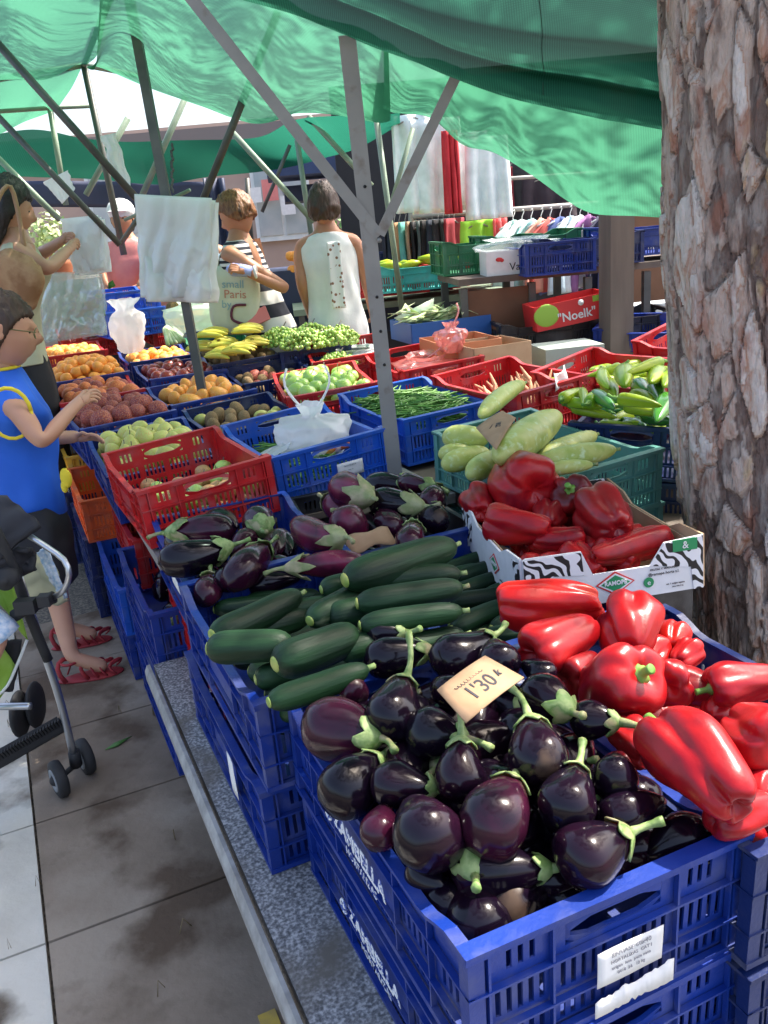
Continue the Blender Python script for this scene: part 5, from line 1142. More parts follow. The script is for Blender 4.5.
# ------------------------------------------------------------------ canopy frame
mp_ = empty('stall_post', (.055, 2.75, 0), label='grey perforated square steel post rising between the crates with two struts', cat='post')
PT = aty(347, 36, 2.72); PBm = V((.065, 2.75, 0)); W2 = .0165
def pbar(name, a, b_, r, m, sq=True, ww=None):
    mb = MB(); mb.tube([V(a) - mp_.location, V(b_) - mp_.location], [(ww or r, r)] * 2, 4 if sq else 8, square=sq, upv=(0, 1, 0)); return mb.build(name, m, mp_, smooth=False)
pbar('upright', PBm, PT, .014, MT['metal'], ww=.024)
J = aty(379, 236, 2.715)
pbar('strut', J, aty(188, -6, 2.70), .006, MT['metal'], ww=.017); pbar('strut', J + V((.003, -.01, .004)), aty(460, 68, 2.68), .006, MT['metal'], ww=.015)
mb = MB()
dv = (PT - PBm).normalized()
for i in range(5):
    p = PBm + dv * (1.02 + .105 * i + (.11 if i > 2 else 0)) - mp_.location + V((0.004, -.016, 0)); mb.tube([p, p + V((0, -.0012, 0))], .0048, 10)
mb.build('bolt_hole', MT['ink'], mp_)
mb = MB(); p = J - mp_.location; mb.tube([p + V((0, -.012, -.012)), p + V((0, -.020, -.012))], .008, 6); mb.build('bolt', MT['metal'], mp_)

def pole(pts, r, m, lab, grp=None, name='canopy_pole', sq=False):
    mb = MB(); mb.tube([aty(*p) for p in pts], r, 4 if sq else 8, square=sq); mb.build(name, MT[m], smooth=not sq, label=lab, cat='pole', group=grp)
p2 = [aty(128, -10, 3.96), aty(196, 358, 3.96)]; mb = MB(); d = (p2[1] - p2[0]).normalized(); mb.tube([p2[0], p2[1] + d * .75], .019, 4, square=True); mb.build('canopy_pole', MT['metal_d'], smooth=False, label='dark square pole carrying the bundle of white bags', cat='pole')
for pts, r, m, lab in (
 ([(-10, 35, 4.0), (138, 200, 4.1)], .017, 'metal_d', 'dark diagonal strut at the upper left edge'),
 ([(-10, 108, 4.3), (120, 245, 4.4)], .015, 'metal_d', 'dark lower diagonal strut above the left woman'),
 ([(278, 12, 4.2), (203, 200, 4.2)], .017, 'metal_d', 'dark diagonal strut right of the bag bundle pole'),
 ([(84, 65, 6), (124, 255, 6)], .022, 'metal_d', 'dark upright pole below the canopy peak'),
 ([(-10, 80, 5.9), (84, 65, 6)], .018, 'metal_g', 'ridge tube from the left edge to the canopy peak'),
 ([(84, 65, 6), (113, -10, 3.9)], .016, 'metal_d', 'ridge tube running up from the canopy peak'),
 ([(84, 65, 6), (140, 76, 6.2)], .016, 'metal_g', 'short tube right of the canopy peak'),
 ([(50, 108, 6.4), (66, 205, 6.4)], .020, 'metal_g', 'thin green pole at the white opening'),
 ([(-10, 112, 6.2), (50, 108, 6.4), (90, 106, 6.4)], .014, 'metal_g', 'thin horizontal tube across the white opening'),
 ([(-10, 150, 6.4), (60, 220, 6.4)], .022, 'metal_g', 'pale green brace at the far left'),
 ([(186, 96, 6.5), (142, 196, 6.5)], .022, 'metal_g', 'pale green brace left of the bag bundle'),
 ([(128, 118, 6.7), (86, 195, 6.7)], .022, 'metal_g', 'pale green brace near the dangling narrow bag'),
 ([(232, 132, 6.3), (314, 222, 6.3)], .020, 'metal_g', 'pale green brace above the striped woman'),
 ([(308, 116, 6.6), (372, 186, 6.6)], .020, 'metal_g', 'pale green brace left of the main post'),
 ([(297, 140, 6.8), (312, 240, 6.8)], .020, 'metal_g', 'pale green pole between the two women'),
 ([(290, 145, 6.9), (262, 212, 6.9)], .014, 'metal_d', 'thin dark brace before the window'),
 ([(376, 116, 5.6), (402, 310, 5.6)], .018, 'metal_g', 'pale green pole just right of the main post'),
 ([(413, 128, 5.7), (388, 215, 5.7)], .014, 'metal_g', 'thin green brace crossing right of the main post'),
 ([(247, 178, 7.4), (252, 250, 7.4)], .02, 'metal_d', 'dark pole behind the striped woman'),
 ([(215, 195, 6.8), (232, 215, 6.8)], .014, 'metal_d', 'short dark brace beside the navy tarp'),
 ([(125, 220, 5.2), (190, 190, 5.0)], .010, 'metal_g', 'thin tube holding the bag bundle'),
 ([(120, 245, 5.8), (150, 200, 5.8)], .016, 'metal_d', 'dark brace meeting the upright below the peak')):
    pole(pts, r, m, lab)

# ------------------------------------------------------------------ canopy nets
def net_sheet(name, front, back, lab, amp=.05, sag=.08, m='net', nu=70, nv=40, seed=0, waves=3, uvs=(3, 2)):
    F = catmull([aty(*p) for p in front], nu); B = catmull([aty(*p) for p in back], nu); mb = MB()
    def fn(s, t):
        i = round(s * nu); p = F[i] * (1 - t) + B[i] * t
        w_ = sin(pi * t)
        return p + V((0, 0, -sag * w_ + amp * (sin(s * waves * 2 * pi + t * 2.5 + seed) * .45 + nz((s * 3, t * 1.6, seed)) * 1.2 + .12 * nz((s * 6 + t * 2, t * 2, seed + 2))) * (.35 + .65 * w_)))
    mb.grid(fn, nu, nv, uvs); return mb.build(name, MT[m], label=lab, cat='canopy')
# rolled front edge and overhead part
Lp = catmull([aty(u, v, Y) for u, v, Y in ((205, -12, 2.62), (300, 14, 2.62), (384, 48, 2.6), (470, 82, 2.55), (570, 110, 2.48), (650, 128, 2.45), (745, 142, 2.5))], 90)
sec = catmull([V((y, z, 0)) for y, z in ((.10, .02), (.05, .0), (.0, .0), (-.035, .025), (-.035, .06), (.0, .075), (.01, .085), (-.03, .095), (-.055, .125), (-.04, .155), (-.02, .17), (-.05, .20), (-.15, .25), (-.4, .31), (-.8, .35), (-1.15, .36))], 60)
mb = MB()
def fr(s, t):
    i = round(s * 90); q = sec[round(t * 60)]; p = Lp[i]; k = .7 + .45 * s
    tw = nz((s * 5, t * 4, 1)) * .012 + .004 * nz((s * 14, t * 3, 3)) + .004 * sin(s * 17 + t * 5) * (t < .6)
    ph = .75 * s * s; dx_ = (q.x * k + tw)
    return p + V((dx_ * sin(ph), dx_ * cos(ph), q.y * k + tw * .8 + .02 * sin(s * 7 + 3 * t) * t))
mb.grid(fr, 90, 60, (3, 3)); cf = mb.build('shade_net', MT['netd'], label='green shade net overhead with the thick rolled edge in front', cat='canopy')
mb = MB(); pts = [fr(.62, t / 20) + V((0, -.004, -.004)) for t in range(4, 20)]; mb.tube(pts, .0011, 5); mb.build('seam_cord', mat('dark_green_thread', (.01, .05, .03), .8), cf)
net_sheet('shade_net', [(384, 42, 2.85), (480, 74, 2.78), (600, 105, 2.7), (760, 135, 2.7)], [(384, 108, 4.3), (430, 120, 4.1), (470, 150, 3.8), (510, 162, 3.6), (560, 200, 3.4), (620, 220, 3.25), (700, 216, 3.1), (790, 206, 3.1)], 'light green net sheet drooping behind the rolled edge towards the trunk', amp=.05, sag=.02, seed=1, waves=5)
net_sheet('shade_net', [(100, -25, 3.0), (200, -20, 2.9), (300, 5, 2.85), (388, 42, 2.85)], [(86, 66, 6), (120, 74, 5.9), (200, 108, 5.6), (250, 119, 5.3), (320, 114, 4.9), (388, 108, 4.3)], 'wide green net roof over the middle of the stall', amp=.07, sag=.10, seed=4, waves=3)
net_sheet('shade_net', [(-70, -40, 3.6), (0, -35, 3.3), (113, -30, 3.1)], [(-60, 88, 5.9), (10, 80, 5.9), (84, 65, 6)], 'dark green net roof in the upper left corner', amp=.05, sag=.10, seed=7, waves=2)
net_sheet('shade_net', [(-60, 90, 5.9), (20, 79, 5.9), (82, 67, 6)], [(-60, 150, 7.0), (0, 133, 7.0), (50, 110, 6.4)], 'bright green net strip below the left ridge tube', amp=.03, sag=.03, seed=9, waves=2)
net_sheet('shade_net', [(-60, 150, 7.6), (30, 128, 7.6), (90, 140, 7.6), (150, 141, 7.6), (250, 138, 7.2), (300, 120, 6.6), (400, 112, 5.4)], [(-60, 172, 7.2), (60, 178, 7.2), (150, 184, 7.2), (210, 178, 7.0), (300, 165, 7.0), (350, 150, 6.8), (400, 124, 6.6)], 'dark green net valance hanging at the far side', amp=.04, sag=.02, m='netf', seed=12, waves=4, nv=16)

# ------------------------------------------------------------------ pine tree
tree = empty('pine_tree', (1.10, 2.12, 0), label='big pine tree whose flaky brown trunk fills the right edge', cat='tree')
nu, nv_ = 420, 640; mb = MB(); Ht = 4.6; vs = []; plate = []
for j in range(nv_ + 1):
    z = Ht * (j / nv_) ** 1.25; cx = .07 - .117 * min(z, 1.3) - .055 * max(0, z - 1.3); R0 = .312 - .022 * z + .04 * exp(-z / .1)
    for i in range(nu):
        th = 2 * pi * i / nu; ct, st_ = cos(th), sin(th)
        q = V((ct * R0 * 13, st_ * R0 * 13, z * 3.4)); q2 = q + V((nz(q, .9, 1), nz(q, .9, 5), nz(q, .7, 9))) * .55
        dd, pp_ = noise.voronoi(q2 * 1.35); c0 = noise.cell(pp_[0] * 7.3); e = min(1, (dd[1] - dd[0]) / .07); e = e * e * (3 - 2 * e)
        q3 = V((q2.x * 2.6, q2.y * 2.6, q2.z * 2.6)) + V((nz(q, 3, 2), nz(q, 3, 4), nz(q, 3, 6))) * .35; d2, p2_ = noise.voronoi(q3); c1_ = noise.cell(p2_[0] * 5.1); e2 = min(1, (d2[1] - d2[0]) / .16)
        h = -.015 * (1 - e) + (.009 * c0 + .005 * c1_ + .002 * e2) * e + .012 * nz(q, .4, 3) + .0025 * nz(q, 3, 2) + .0015 * nz(q, 9, 4)
        plate.append(.5 * c0 + .35 * c1_ + .15 * e2 * e + .12 * nz(q, 2, 8))
        vs.append((cx + (R0 + h) * ct, (R0 + h) * st_, z))
mb.add(vs, [(j * nu + i, j * nu + (i + 1) % nu, (j + 1) * nu + (i + 1) % nu, (j + 1) * nu + i) for j in range(nv_) for i in range(nu)])
tk = mb.build('trunk', MT['bark'], tree); at_ = tk.data.attributes.new('plate', 'FLOAT', 'POINT'); at_.data.foreach_set('value', plate)
rs = MB()
for k in range(110):
    t = k / 109 if (k // 9) % 3 else (k + 4) / 113; z = 1.95 - .75 * t; th = radians(243 + 3 * sin(t * 9)); r = .322 - .03 * z; r = .312 - .022 * z; cx_ = .07 - .117 * min(z, 1.3) - .055 * max(0, z - 1.3); th += random.gauss(0, .025); rs.sphere((cx_ + r * cos(th), r * sin(th), z), (.007 + .014 * random.random(), .010, .010 + .03 * random.random()), 10, 8, lambda p: p + V((1, 1, 1)) * .010 * nz(p, 45, 2))
rs.build('resin_streak', mat('amber_resin', (.42, .23, .07), .7, var=[(.45, .34, .2), (.3, .18, .09)], vscale=50, bump=.5, bscale=90), tree)
mb = MB(); random.seed(5)
for k in range(9):
    a = k * 2.4; p = V((-.20, 0, Ht - .4 + .12 * k)); l = random.uniform(1.6, 2.8); d = V((cos(a), sin(a), .35)); mb.tube(catmull([p, p + d * l * .4, p + d * l * .8 + V((0, 0, .3)), p + d * l + V((0, 0, .7))], 8), [.07 - .007 * i for i in range(9)], 8)
mb.tube([(-.2, 0, Ht - .1), (-.25, .1, Ht + 1.2), (-.2, .1, Ht + 2.4)], [.17, .11, .04], 10)
mb.build('branches', MT['bark'], tree)
mb = MB()
for k in range(520):
    a = random.uniform(0, 2 * pi); rr = 4.2 * sqrt(random.random()); c = V((rr * cos(a) - .1 + .6, rr * sin(a), Ht + .2 + random.uniform(0, 2.0) * (1 - rr / 6)))
    g_ = c + V((1.10, 2.12, 0)); g_ = g_ - sdir * ((g_.z - .72) / sdir.z)     # needle clusters left out to let sun onto the crate front and pale slabs
    A_, B_ = V((.08, .68, .72)), V((.40, .82, .72)); tt_ = max(0, min(1, (g_ - A_).dot(B_ - A_) / (B_ - A_).length_squared))
    if (g_ - A_.lerp(B_, tt_)).length < .36 or (g_ - V((-1.5, 1.2, .72))).length < .5: continue
    for q in range(60):
        d = V((random.gauss(0, 1), random.gauss(0, 1), random.gauss(0, .7))).normalized(); p = c + d * random.uniform(.02, .27); l = random.uniform(.10, .18); s = d.cross(V((random.random(), random.random(), random.random()))).normalized() * .016
        mb.add([p - s, p + s, p + d * l], [(0, 1, 2)])
mb.build('crown', mat('pine_needles', (.035, .075, .02), .7, var=[(.06, .11, .03)], vscale=3), tree)  # out-of-view foliage, added overhead and shaped to dapple the sun
random.seed(11)

# ------------------------------------------------------------------ people
def lathe_head(s, mb, c, yaw, tilt=0):
    """head facing local +Y, deformed sphere with brow, nose, lips, chin and ears"""
    R = Matrix.Rotation(yaw, 3, 'Z') @ Matrix.Rotation(tilt, 3, 'X'); c = V(c)
    def fn(p):
        x, y, z = p
        wz = .72 - .10 * max(0, -z) ; X = x * wz * (1 - .22 * max(0, -z) ** 2); Y = y * .92 + (.05 if z > 0 else 0) * -1
        if y > 0: Y -= .10 * max(0, z) * y
        Z = z * 1.12
        if y > 0 and z < 0: Y += .06 * exp(-((z + .85) / .25) ** 2) * exp(-(x / .3) ** 2)
        if y > 0:
            f = exp(-(x / .13) ** 2); Y += .18 * f * exp(-((z + .16) / .13) ** 2) + .13 * f * exp(-((z - .02) / .16) ** 2)
            Y += .05 * exp(-((z - .22) / .09) ** 2) * exp(-(x / .5) ** 2); Y -= .09 * exp(-((abs(x) - .32) / .16) ** 2) * exp(-((z - .05) / .11) ** 2)
            Y += .07 * exp(-(x / .22) ** 2) * (exp(-((z + .42) / .05) ** 2) + exp(-((z + .54) / .05) ** 2)); Y -= .03 * exp(-(x / .3) ** 2) * exp(-((z + .66) / .07) ** 2)
        if y < 0 and z < -.3: Y *= 1 - .35 * (-.3 - z)
        return c + R @ (V((X, Y, Z)) * s)
    mb.sphere((0, 0, 0), 1, 40, 30, fn)
    for e in (-1, 1):
        mb.sphere((0, 0, 0), 1, 12, 8, lambda p: c + R @ (V((e * (.70 + .06 * p.x + .05 * abs(p.z)), -.05 + .15 * p.y, .0 + .24 * p.z)) * s))
    return R
def face_bits(root, s, c, R, hair, hm, long=0, vol=1.08, shape=None, glasses=False, seed=0):
    for e in (-1, 1):
        q = MB(); q.sphere(c + R @ (V((e * .30, .70, .05)) * s), (s * .075, s * .075, s * .045), 10, 8); q.build('eye', MT['eye'], root)
    h = MB()
    def fn(p):
        x, y, z = p; k = vol * (1 + .08 * nz(p, 2.5, seed) + .05 * nz((p.x * 12, p.y * 12, p.z * 2), 1, seed) + .03 * nz((p.x * 30, p.y * 30, p.z * 3), 1, seed + 3))
        sy = min(1, max(0, (y + .35) / 1.05)); sy = sy * sy * (3 - 2 * sy); lim = (-.80 - long) * (1 - sy) + .42 * sy + .07 * nz((x * 9, y * 9, 1), 1, seed)
        Y = y * .94 - .05; Z = z * 1.14
        if z < lim: d_ = (lim - z); k *= max(.55, 1 - d_ * 1.6); Z = (lim + (z - lim) * .35) * 1.14
        if long and y < .1 and z < 0: Z *= 1 + long; k *= 1.02
        return c + R @ (V((x * .76 * k, Y * k * (1 if y < 0 else .97), Z * k)) * s)
    h.sphere((0, 0, 0), 1, 96, 48, fn); h.build('hair', hm, root)
def skin_body(name, J, E, m, parent, root_j, sub=2):
    names = list(J); me = bpy.data.meshes.new(name); me.from_pydata([J[k][0] for k in names], [(names.index(a), names.index(b_)) for a, b_ in E], [])
    o = obj(name, me, parent); o.modifiers.new('skin', 'SKIN'); me.materials.append(m)
    sv = me.skin_vertices[0].data if me.skin_vertices else None
    if sv is None:
        bpy.context.view_layer.objects.active = o; bpy.ops.mesh.customdata_skin_add(); sv = me.skin_vertices[0].data
    for i, k in enumerate(names): sv[i].radius = J[k][1] if hasattr(J[k][1], '__len__') else (J[k][1],) * 2; sv[i].use_root = (k == root_j)
    o.modifiers['skin'].use_smooth_shade = True; q = o.modifiers.new('s', 'SUBSURF'); q.levels = q.render_levels = sub
    dg = bpy.context.evaluated_depsgraph_get(); dg.update(); me2 = bpy.data.meshes.new_from_object(o.evaluated_get(dg)); o.modifiers.clear(); o.data = me2
    me2.materials.clear(); me2.materials.append(m); me2.polygons.foreach_set('use_smooth', [True] * len(me2.polygons))
    return o
def merge(o, mb, m):
    """put the head geometry into the body mesh so that the body stays one mesh"""
    bm = bmesh.new(); bm.from_mesh(o.data); me = mb.mesh('h', m); bm.from_mesh(me); bm.to_mesh(o.data); bm.free()
    o.data.polygons.foreach_set('use_smooth', [True] * len(o.data.polygons)); o.data.update()
def fingers(J, E, wrist, hd, side, s, curl, pre, m_r=1.0):
    """palm and five unequal bent fingers added to the skin skeleton; hd = hand direction, side = thumb side, curl = bend direction"""
    hd, side, curl = V(hd).normalized(), V(side).normalized(), V(curl).normalized(); wv = V(J[wrist][0])
    J[pre + 'palm'] = (wv + hd * .05 * s, .022 * s * m_r); E.append((wrist, pre + 'palm'))
    for k in range(4):
        off = side * (.024 - .016 * k) * s; ln = (.032, .036, .034, .026)[k] * s; b0 = wv + hd * .085 * s + off
        J[pre + 'f%da' % k] = (b0, .0095 * s); J[pre + 'f%db' % k] = (b0 + (hd + curl * .35).normalized() * ln, .0085 * s); J[pre + 'f%dc' % k] = (b0 + (hd + curl * .35).normalized() * ln + (hd * .6 + curl).normalized() * ln * .85, .0075 * s)
        E += [(pre + 'palm', pre + 'f%da' % k), (pre + 'f%da' % k, pre + 'f%db' % k), (pre + 'f%db' % k, pre + 'f%dc' % k)]
    t0 = wv + hd * .03 * s + side * .026 * s; J[pre + 'ta'] = (t0, .011 * s); J[pre + 'tb'] = (t0 + (side * .8 + hd).normalized() * .032 * s, .0095 * s); J[pre + 'tc'] = (t0 + (side * .8 + hd).normalized() * .032 * s + (hd + curl * .6).normalized() * .026 * s, .008 * s)
    E += [(wrist, pre + 'ta'), (pre + 'ta', pre + 'tb'), (pre + 'tb', pre + 'tc')]
def torso_cloth(name, rings, m, root, noise_amp=.006, n=32, fn=None, solid=.004, seed=0):
    rr_ = []
    for a_, b2 in zip(rings[:-1], rings[1:]):
        rr_ += [(V(a_[0]).lerp(V(b2[0]), q), a_[1] * (1 - q) + b2[1] * q, a_[2] * (1 - q) + b2[2] * q, a_[3] * (1 - q) + b2[3] * q) for q in (0, .25, .5, .75)]
    rings = rr_ + [rings[-1]]; m2_ = len(rings) // 2
    mb = MB(); vs = []
    for j, (c, rx, ry, yw) in enumerate(rings):
        for i in range(n):
            th = 2 * pi * i / n; k = 1 + noise_amp / max(.05, rx) * (nz((cos(th) * 2, sin(th) * 2, j * .13), 1, seed) * 2 + nz((cos(th) * 5, sin(th) * 5, j * .2), 1, seed))
            x, y = rx * k * math.copysign(abs(cos(th)) ** .85, cos(th)), ry * k * math.copysign(abs(sin(th)) ** .85, sin(th)); k2 = 1 + .05 * nz((cos(th) * 3.5, sin(th) * 3.5, j * .18), 1, seed + 6) * (1 + .5 * (j < m2_)); x *= k2; y *= k2; vs.append(V(c) + V((x * cos(yw) - y * sin(yw), x * sin(yw) + y * cos(yw), 0)))
    m_ = len(rings); mb.add(vs, [(j * n + i, j * n + (i + 1) % n, (j + 1) * n + (i + 1) % n, (j + 1) * n + i) for j in range(m_ - 1) for i in range(n)])
    return mb.build(name, m, root, solid=solid, sub=1)

# boy
boy = empty('person', (-1.2, 2.9, 0), label='boy in a blue sleeveless jersey and glasses reaching for a peach', cat='person')
def rel(p, root): return V(p) - root.location
hc = rel(aty(3, 330, 2.9), boy); sh = rel(aty(14, 404, 2.78), boy); el = rel(aty(42, 444, 2.72), boy); wr = rel(aty(76, 404, 2.86), boy); hnd = rel(aty(92, 394, 2.93), boy)
hip = rel(aty(33, 520, 2.93), boy); f1 = rel(at(74, 668, .05), boy); f2 = rel(at(62, 642, .05), boy); f2 = f2 + V((0, .05, 0))
YB = radians(-72)
J = {'pel': (hip, (.07, .065)), 'bel': (hip.lerp(sh, .35) + V((-.03, .03, 0)), (.07, .06)), 'che': (hip.lerp(sh, .8) + V((-.05, .07, .0)), (.08, .07)), 'nk0': (hc + V((-.04, .0, -.15)), .045), 'nk': (hc + V((-.02, 0, -.08)), .042), 'hd': (hc + V((0, 0, -.02)), .05),
     'sR': (sh, .042), 'eR': (el, .032), 'wR': (wr, .022), 'sL': (sh + V((-.08, .24, 0)), .042), 'eL': (sh + V((-.06, .30, -.18)), .033), 'wL': (sh + V((.05, .34, -.20)), .022),
     'tR': (hip + V((.02, -.05, -.08)), .07), 'kR': ((hip * .45 + f1 * .55) + V((.01, 0, .02)), .043), 'aR': (f1 + V((0, 0, .04)), .028), 'toR': (f1 + V((.11, .02, -.02)), .026),
     'tL': (hip + V((-.02, .07, -.08)), .07), 'kL': ((hip * .45 + f2 * .55) + V((.0, 0, .02)), .043), 'aL': (f2 + V((0, 0, .04)), .028), 'toL': (f2 + V((.11, .02, -.02)), .026)}
E = [('pel', 'bel'), ('bel', 'che'), ('che', 'nk0'), ('nk0', 'nk'), ('nk', 'hd'), ('che', 'sR'), ('sR', 'eR'), ('eR', 'wR'), ('che', 'sL'), ('sL', 'eL'), ('eL', 'wL'), ('pel', 'tR'), ('tR', 'kR'), ('kR', 'aR'), ('aR', 'toR'), ('pel', 'tL'), ('tL', 'kL'), ('kL', 'aL'), ('aL', 'toL')]
fingers(J, E, 'wR', hnd - wr, V((0, .6, .6)), .8, V((.3, .2, -1)), 'r'); fingers(J, E, 'wL', V((1, -.1, 0)), V((0, -.6, .5)), .8, V((.2, .0, -1)), 'l')
bd = skin_body('body', J, E, MT['skin'], boy, 'pel')
mb = MB(); Rh = lathe_head(.112, mb, hc, YB, radians(-14)); merge(bd, mb, MT['skin']); face_bits(boy, .112, hc, Rh, None, MT['hairb'], vol=1.03, seed=2)
mb = MB()
for e in (-1, 1):
    cc = hc + Rh @ V((e * .036, .102, .006)); mb.tube([cc + Rh @ V((.026 * cos(a), -.006 * abs(cos(a)) ** 2, .017 * sin(a))) for a in [i * pi / 8 for i in range(17)]], .0018, 5)
    mb.tube([cc + Rh @ V((e * .026, 0, .004)), hc + Rh @ V((e * .078, .03, .012)), hc + Rh @ V((e * .082, -.02, .0))], .0018, 5)
mb.tube([hc + Rh @ V((-.010, .108, .008)), hc + Rh @ V((.010, .108, .008))], .0018, 5)
mb.build('glasses', mat('olive_frame', (.12, .13, .04), .3), boy)
tc_ = hip.lerp(sh, .5)
rings = [(hip + V((-.02, .02, .0)), .13, .105, 0.3), (hip.lerp(sh, .2) + V((-.03, .03, 0)), .132, .105, .3), (hip.lerp(sh, .45) + V((-.04, .05, 0)), .13, .10, .35), (hip.lerp(sh, .7) + V((-.05, .07, 0)), .135, .105, .5), (hip.lerp(sh, .88) + V((-.05, .085, 0)), .125, .13, .6), (hip.lerp(sh, 1.02) + V((-.05, .09, 0)), .095, .115, .6), (V((hc.x - .04, hc.y + .01, hc.z - .125)), .058, .06, .6)]
torso_cloth('jersey', rings, MT['cblue'], boy, .008, seed=3)
mb = MB()
ap = [sh + V((.0 + .060 * cos(a), -.045 + .02 * cos(a), .082 * sin(a) - .022)) for a in [i * pi / 10 for i in range(21)]]; mb.tube(ap, .0065, 6); mb.build('armhole_trim', MT['cyel'], boy); mb = MB()
mb.tube([V((hc.x - .04 + .06 * cos(a), hc.y + .01 + .062 * sin(a), hc.z - .122)) for a in [i * pi / 10 for i in range(21)]], .006, 6)
mb.build('neck_trim', MT['cyel'], boy)
q = aty(66, 478, 2.80) - boy.location; mb = MB(); mb.sphere(q, (.020, .010, .035), 10, 8); mb.sphere(q + V((-.012, 0, -.03)), (.012, .008, .022), 8, 6); mb.build('yellow_print', MT['cyel'], boy)
rings = [(hip + V((-.02, .0, .06)), .115, .115, .1), (hip + V((-.015, -.005, -.02)), .13, .145, .1), (hip.lerp(f1, .2) + V((-.03, .01, 0)), .135, .15, .1), (hip.lerp(f1, .33) + V((-.035, .02, 0)), .125, .145, .1), (hip.lerp(f1, .44) + V((-.03, .03, 0)), .11, .13, .1)]
torso_cloth('shorts', rings, MT['cblk'], boy, .008, seed=5)
for f, sc_ in ((f1, 1), (f2, 1)):
    sd_ = MB(); M = Matrix.Rotation(radians(14), 3, 'Z')
    def fn(p, f=f): x, y, z = p; return f + M @ V((.05 + .115 * x, .04 * y * (1 + .25 * x), -.042 + .012 * z))
    sd_.sphere((0, 0, 0), 1, 20, 10, fn); o = sd_.build('sandal', MT['sandal'], boy)
    s2 = MB()
    for xx, hh, w_ in ((-.03, .055, .034), (.045, .035, .036), (.08, .026, .038), (.11, .018, .037), (.14, .012, .032)):
        s2.tube([f + M @ V((xx + .02 * sin(2 * a), w_ * cos(a), -.035 + (hh + .02) * sin(a))) for a in [i * pi / 8 for i in range(9)]], (.008), 6, flat=.4)
    s2.tube([f + M @ V((.03 * cos(a) - .01, .033 * sin(a), .03)) for a in [i * pi / 8 for i in range(17)]], .005, 6)
    s2.build('strap', MT['sandal'], o)

def woman(name_lab, head, hipp, s, yaw, hm, hvol, hlong, cloth, skinm, arms, seed, shirt_len=.16, ry=.085, sleeve=False, rx=.155, tilt=-.1, tone=None):
    gx = V((head.x, head.y, 0)); root = empty('person', gx, label=name_lab, cat='person')
    h = head - gx; hp = hipp - gx; neck = h + V((0, 0, -.118 * s)); ch_ = neck + V((0, 0, -.16 * s)); R = Matrix.Rotation(yaw, 3, 'Z')
    J = {'pel': (hp, (.12 * s, .10 * s)), 'wai': (hp.lerp(ch_, .45), (.10 * s, .08 * s)), 'che': (ch_, (.12 * s, .09 * s)), 'nk': (neck, .060 * s), 'hd': (h + V((0, 0, -.05)), .058)}
    E = [('pel', 'wai'), ('wai', 'che'), ('che', 'nk'), ('nk', 'hd')]
    for e, k in ((-1, 'L'), (1, 'R')):
        a = arms[k]; J['s' + k] = (neck + R @ V((e * .165 * s, 0, -.075 * s)), .048 * s); J['e' + k] = (V(a[0]) - gx, .036 * s); J['w' + k] = (V(a[1]) - gx, .024 * s); E += [('che', 's' + k), ('s' + k, 'e' + k), ('e' + k, 'w' + k)]
        fingers(J, E, 'w' + k, V(a[1]) - V(a[0]), R @ V((-e * .5, .2, .5)), .95, V((0, 0, -1)) + R @ V((-e * .5, 0, 0)), k)
        J['t' + k] = (hp + R @ V((e * .08, 0, -.12)), .085 * s); J['k' + k] = (V((hp.x, hp.y, .48)) + R @ V((e * .09, .02, 0)), .058 * s); J['a' + k] = (V((hp.x, hp.y, .09)) + R @ V((e * .09, 0, 0)), .036 * s); J['o' + k] = (V((hp.x, hp.y, .035)) + R @ V((e * .10, .13, 0)), .033 * s)
        E += [('pel', 't' + k), ('t' + k, 'k' + k), ('k' + k, 'a' + k), ('a' + k, 'o' + k)]
    bd = skin_body('body', J, E, MT[skinm], root, 'pel'); mb = MB(); Rh = lathe_head(.108 * s, mb, h, yaw, tilt); merge(bd, mb, MT[skinm])
    face_bits(root, .108 * s, h, Rh, None, MT[hm], long=hlong, vol=hvol, seed=seed)
    rings = [(hp + V((0, 0, -shirt_len)), .185 * s, .14 * s, yaw), (hp + V((0, 0, -.02)), .178 * s, .135 * s, yaw), (hp.lerp(ch_, .35), .155 * s, .115 * s, yaw), (hp.lerp(ch_, .7), .158 * s, .115 * s, yaw), (ch_ + V((0, 0, -.01)), .168 * s, .118 * s, yaw), (ch_ + V((0, 0, .06 * s)), .165 * s, .095 * s, yaw), (ch_ + V((0, 0, .115 * s)), .125 * s, .075 * s, yaw), (neck + V((0, 0, -.022 * s)), .068 * s, .062 * s, yaw)]
    cl = torso_cloth('top', rings, MT[cloth], root, .008, seed=seed)
    rings = [(hp + V((0, 0, -.05)), .165 * s, .13 * s, yaw), (hp + V((0, 0, -.25)), .18 * s, .15 * s, yaw), (V((hp.x, hp.y, .42)), .17 * s, .15 * s, yaw)]
    torso_cloth('skirt', rings, MT['cblk'], root, .01, seed=seed + 1)
    return root, Rh, h, J, R
# woman in stripes: head down, facing left
H = aty(236, 214, 5.15); Hp = aty(272, 326, 5.2)
w1, Rh, h, J1, R = woman('short haired auburn woman in a black and white striped sleeveless top', H, Hp, 1.0, radians(68), 'haira', 1.12, -.22, 'stripe', 'skint',
    {'L': (aty(288, 290, 4.98), aty(250, 274, 4.9)), 'R': (aty(222, 286, 5.4), aty(232, 266, 5.3))}, 4, tilt=-.45)
wl = aty(249, 272, 4.9) - w1.location; mb = MB(); mb.tube([wl + V((.015, 0, .0)), wl + V((-.03, 0, .01)), wl + V((-.09, .01, .02)), wl + V((-.12, .02, .03))], [.030, .034, .036, .012], 12); mb.build('glove', MT['glove'], w1)
mb = MB(); mb.tube([wl + V((.035 + .002 * sin(a * 2), .03 * sin(a), .03 * cos(a) - .003)) for a in [i * pi / 6 for i in range(13)]], .008, 6); mb.build('wristband', MT['cwht'], w1)
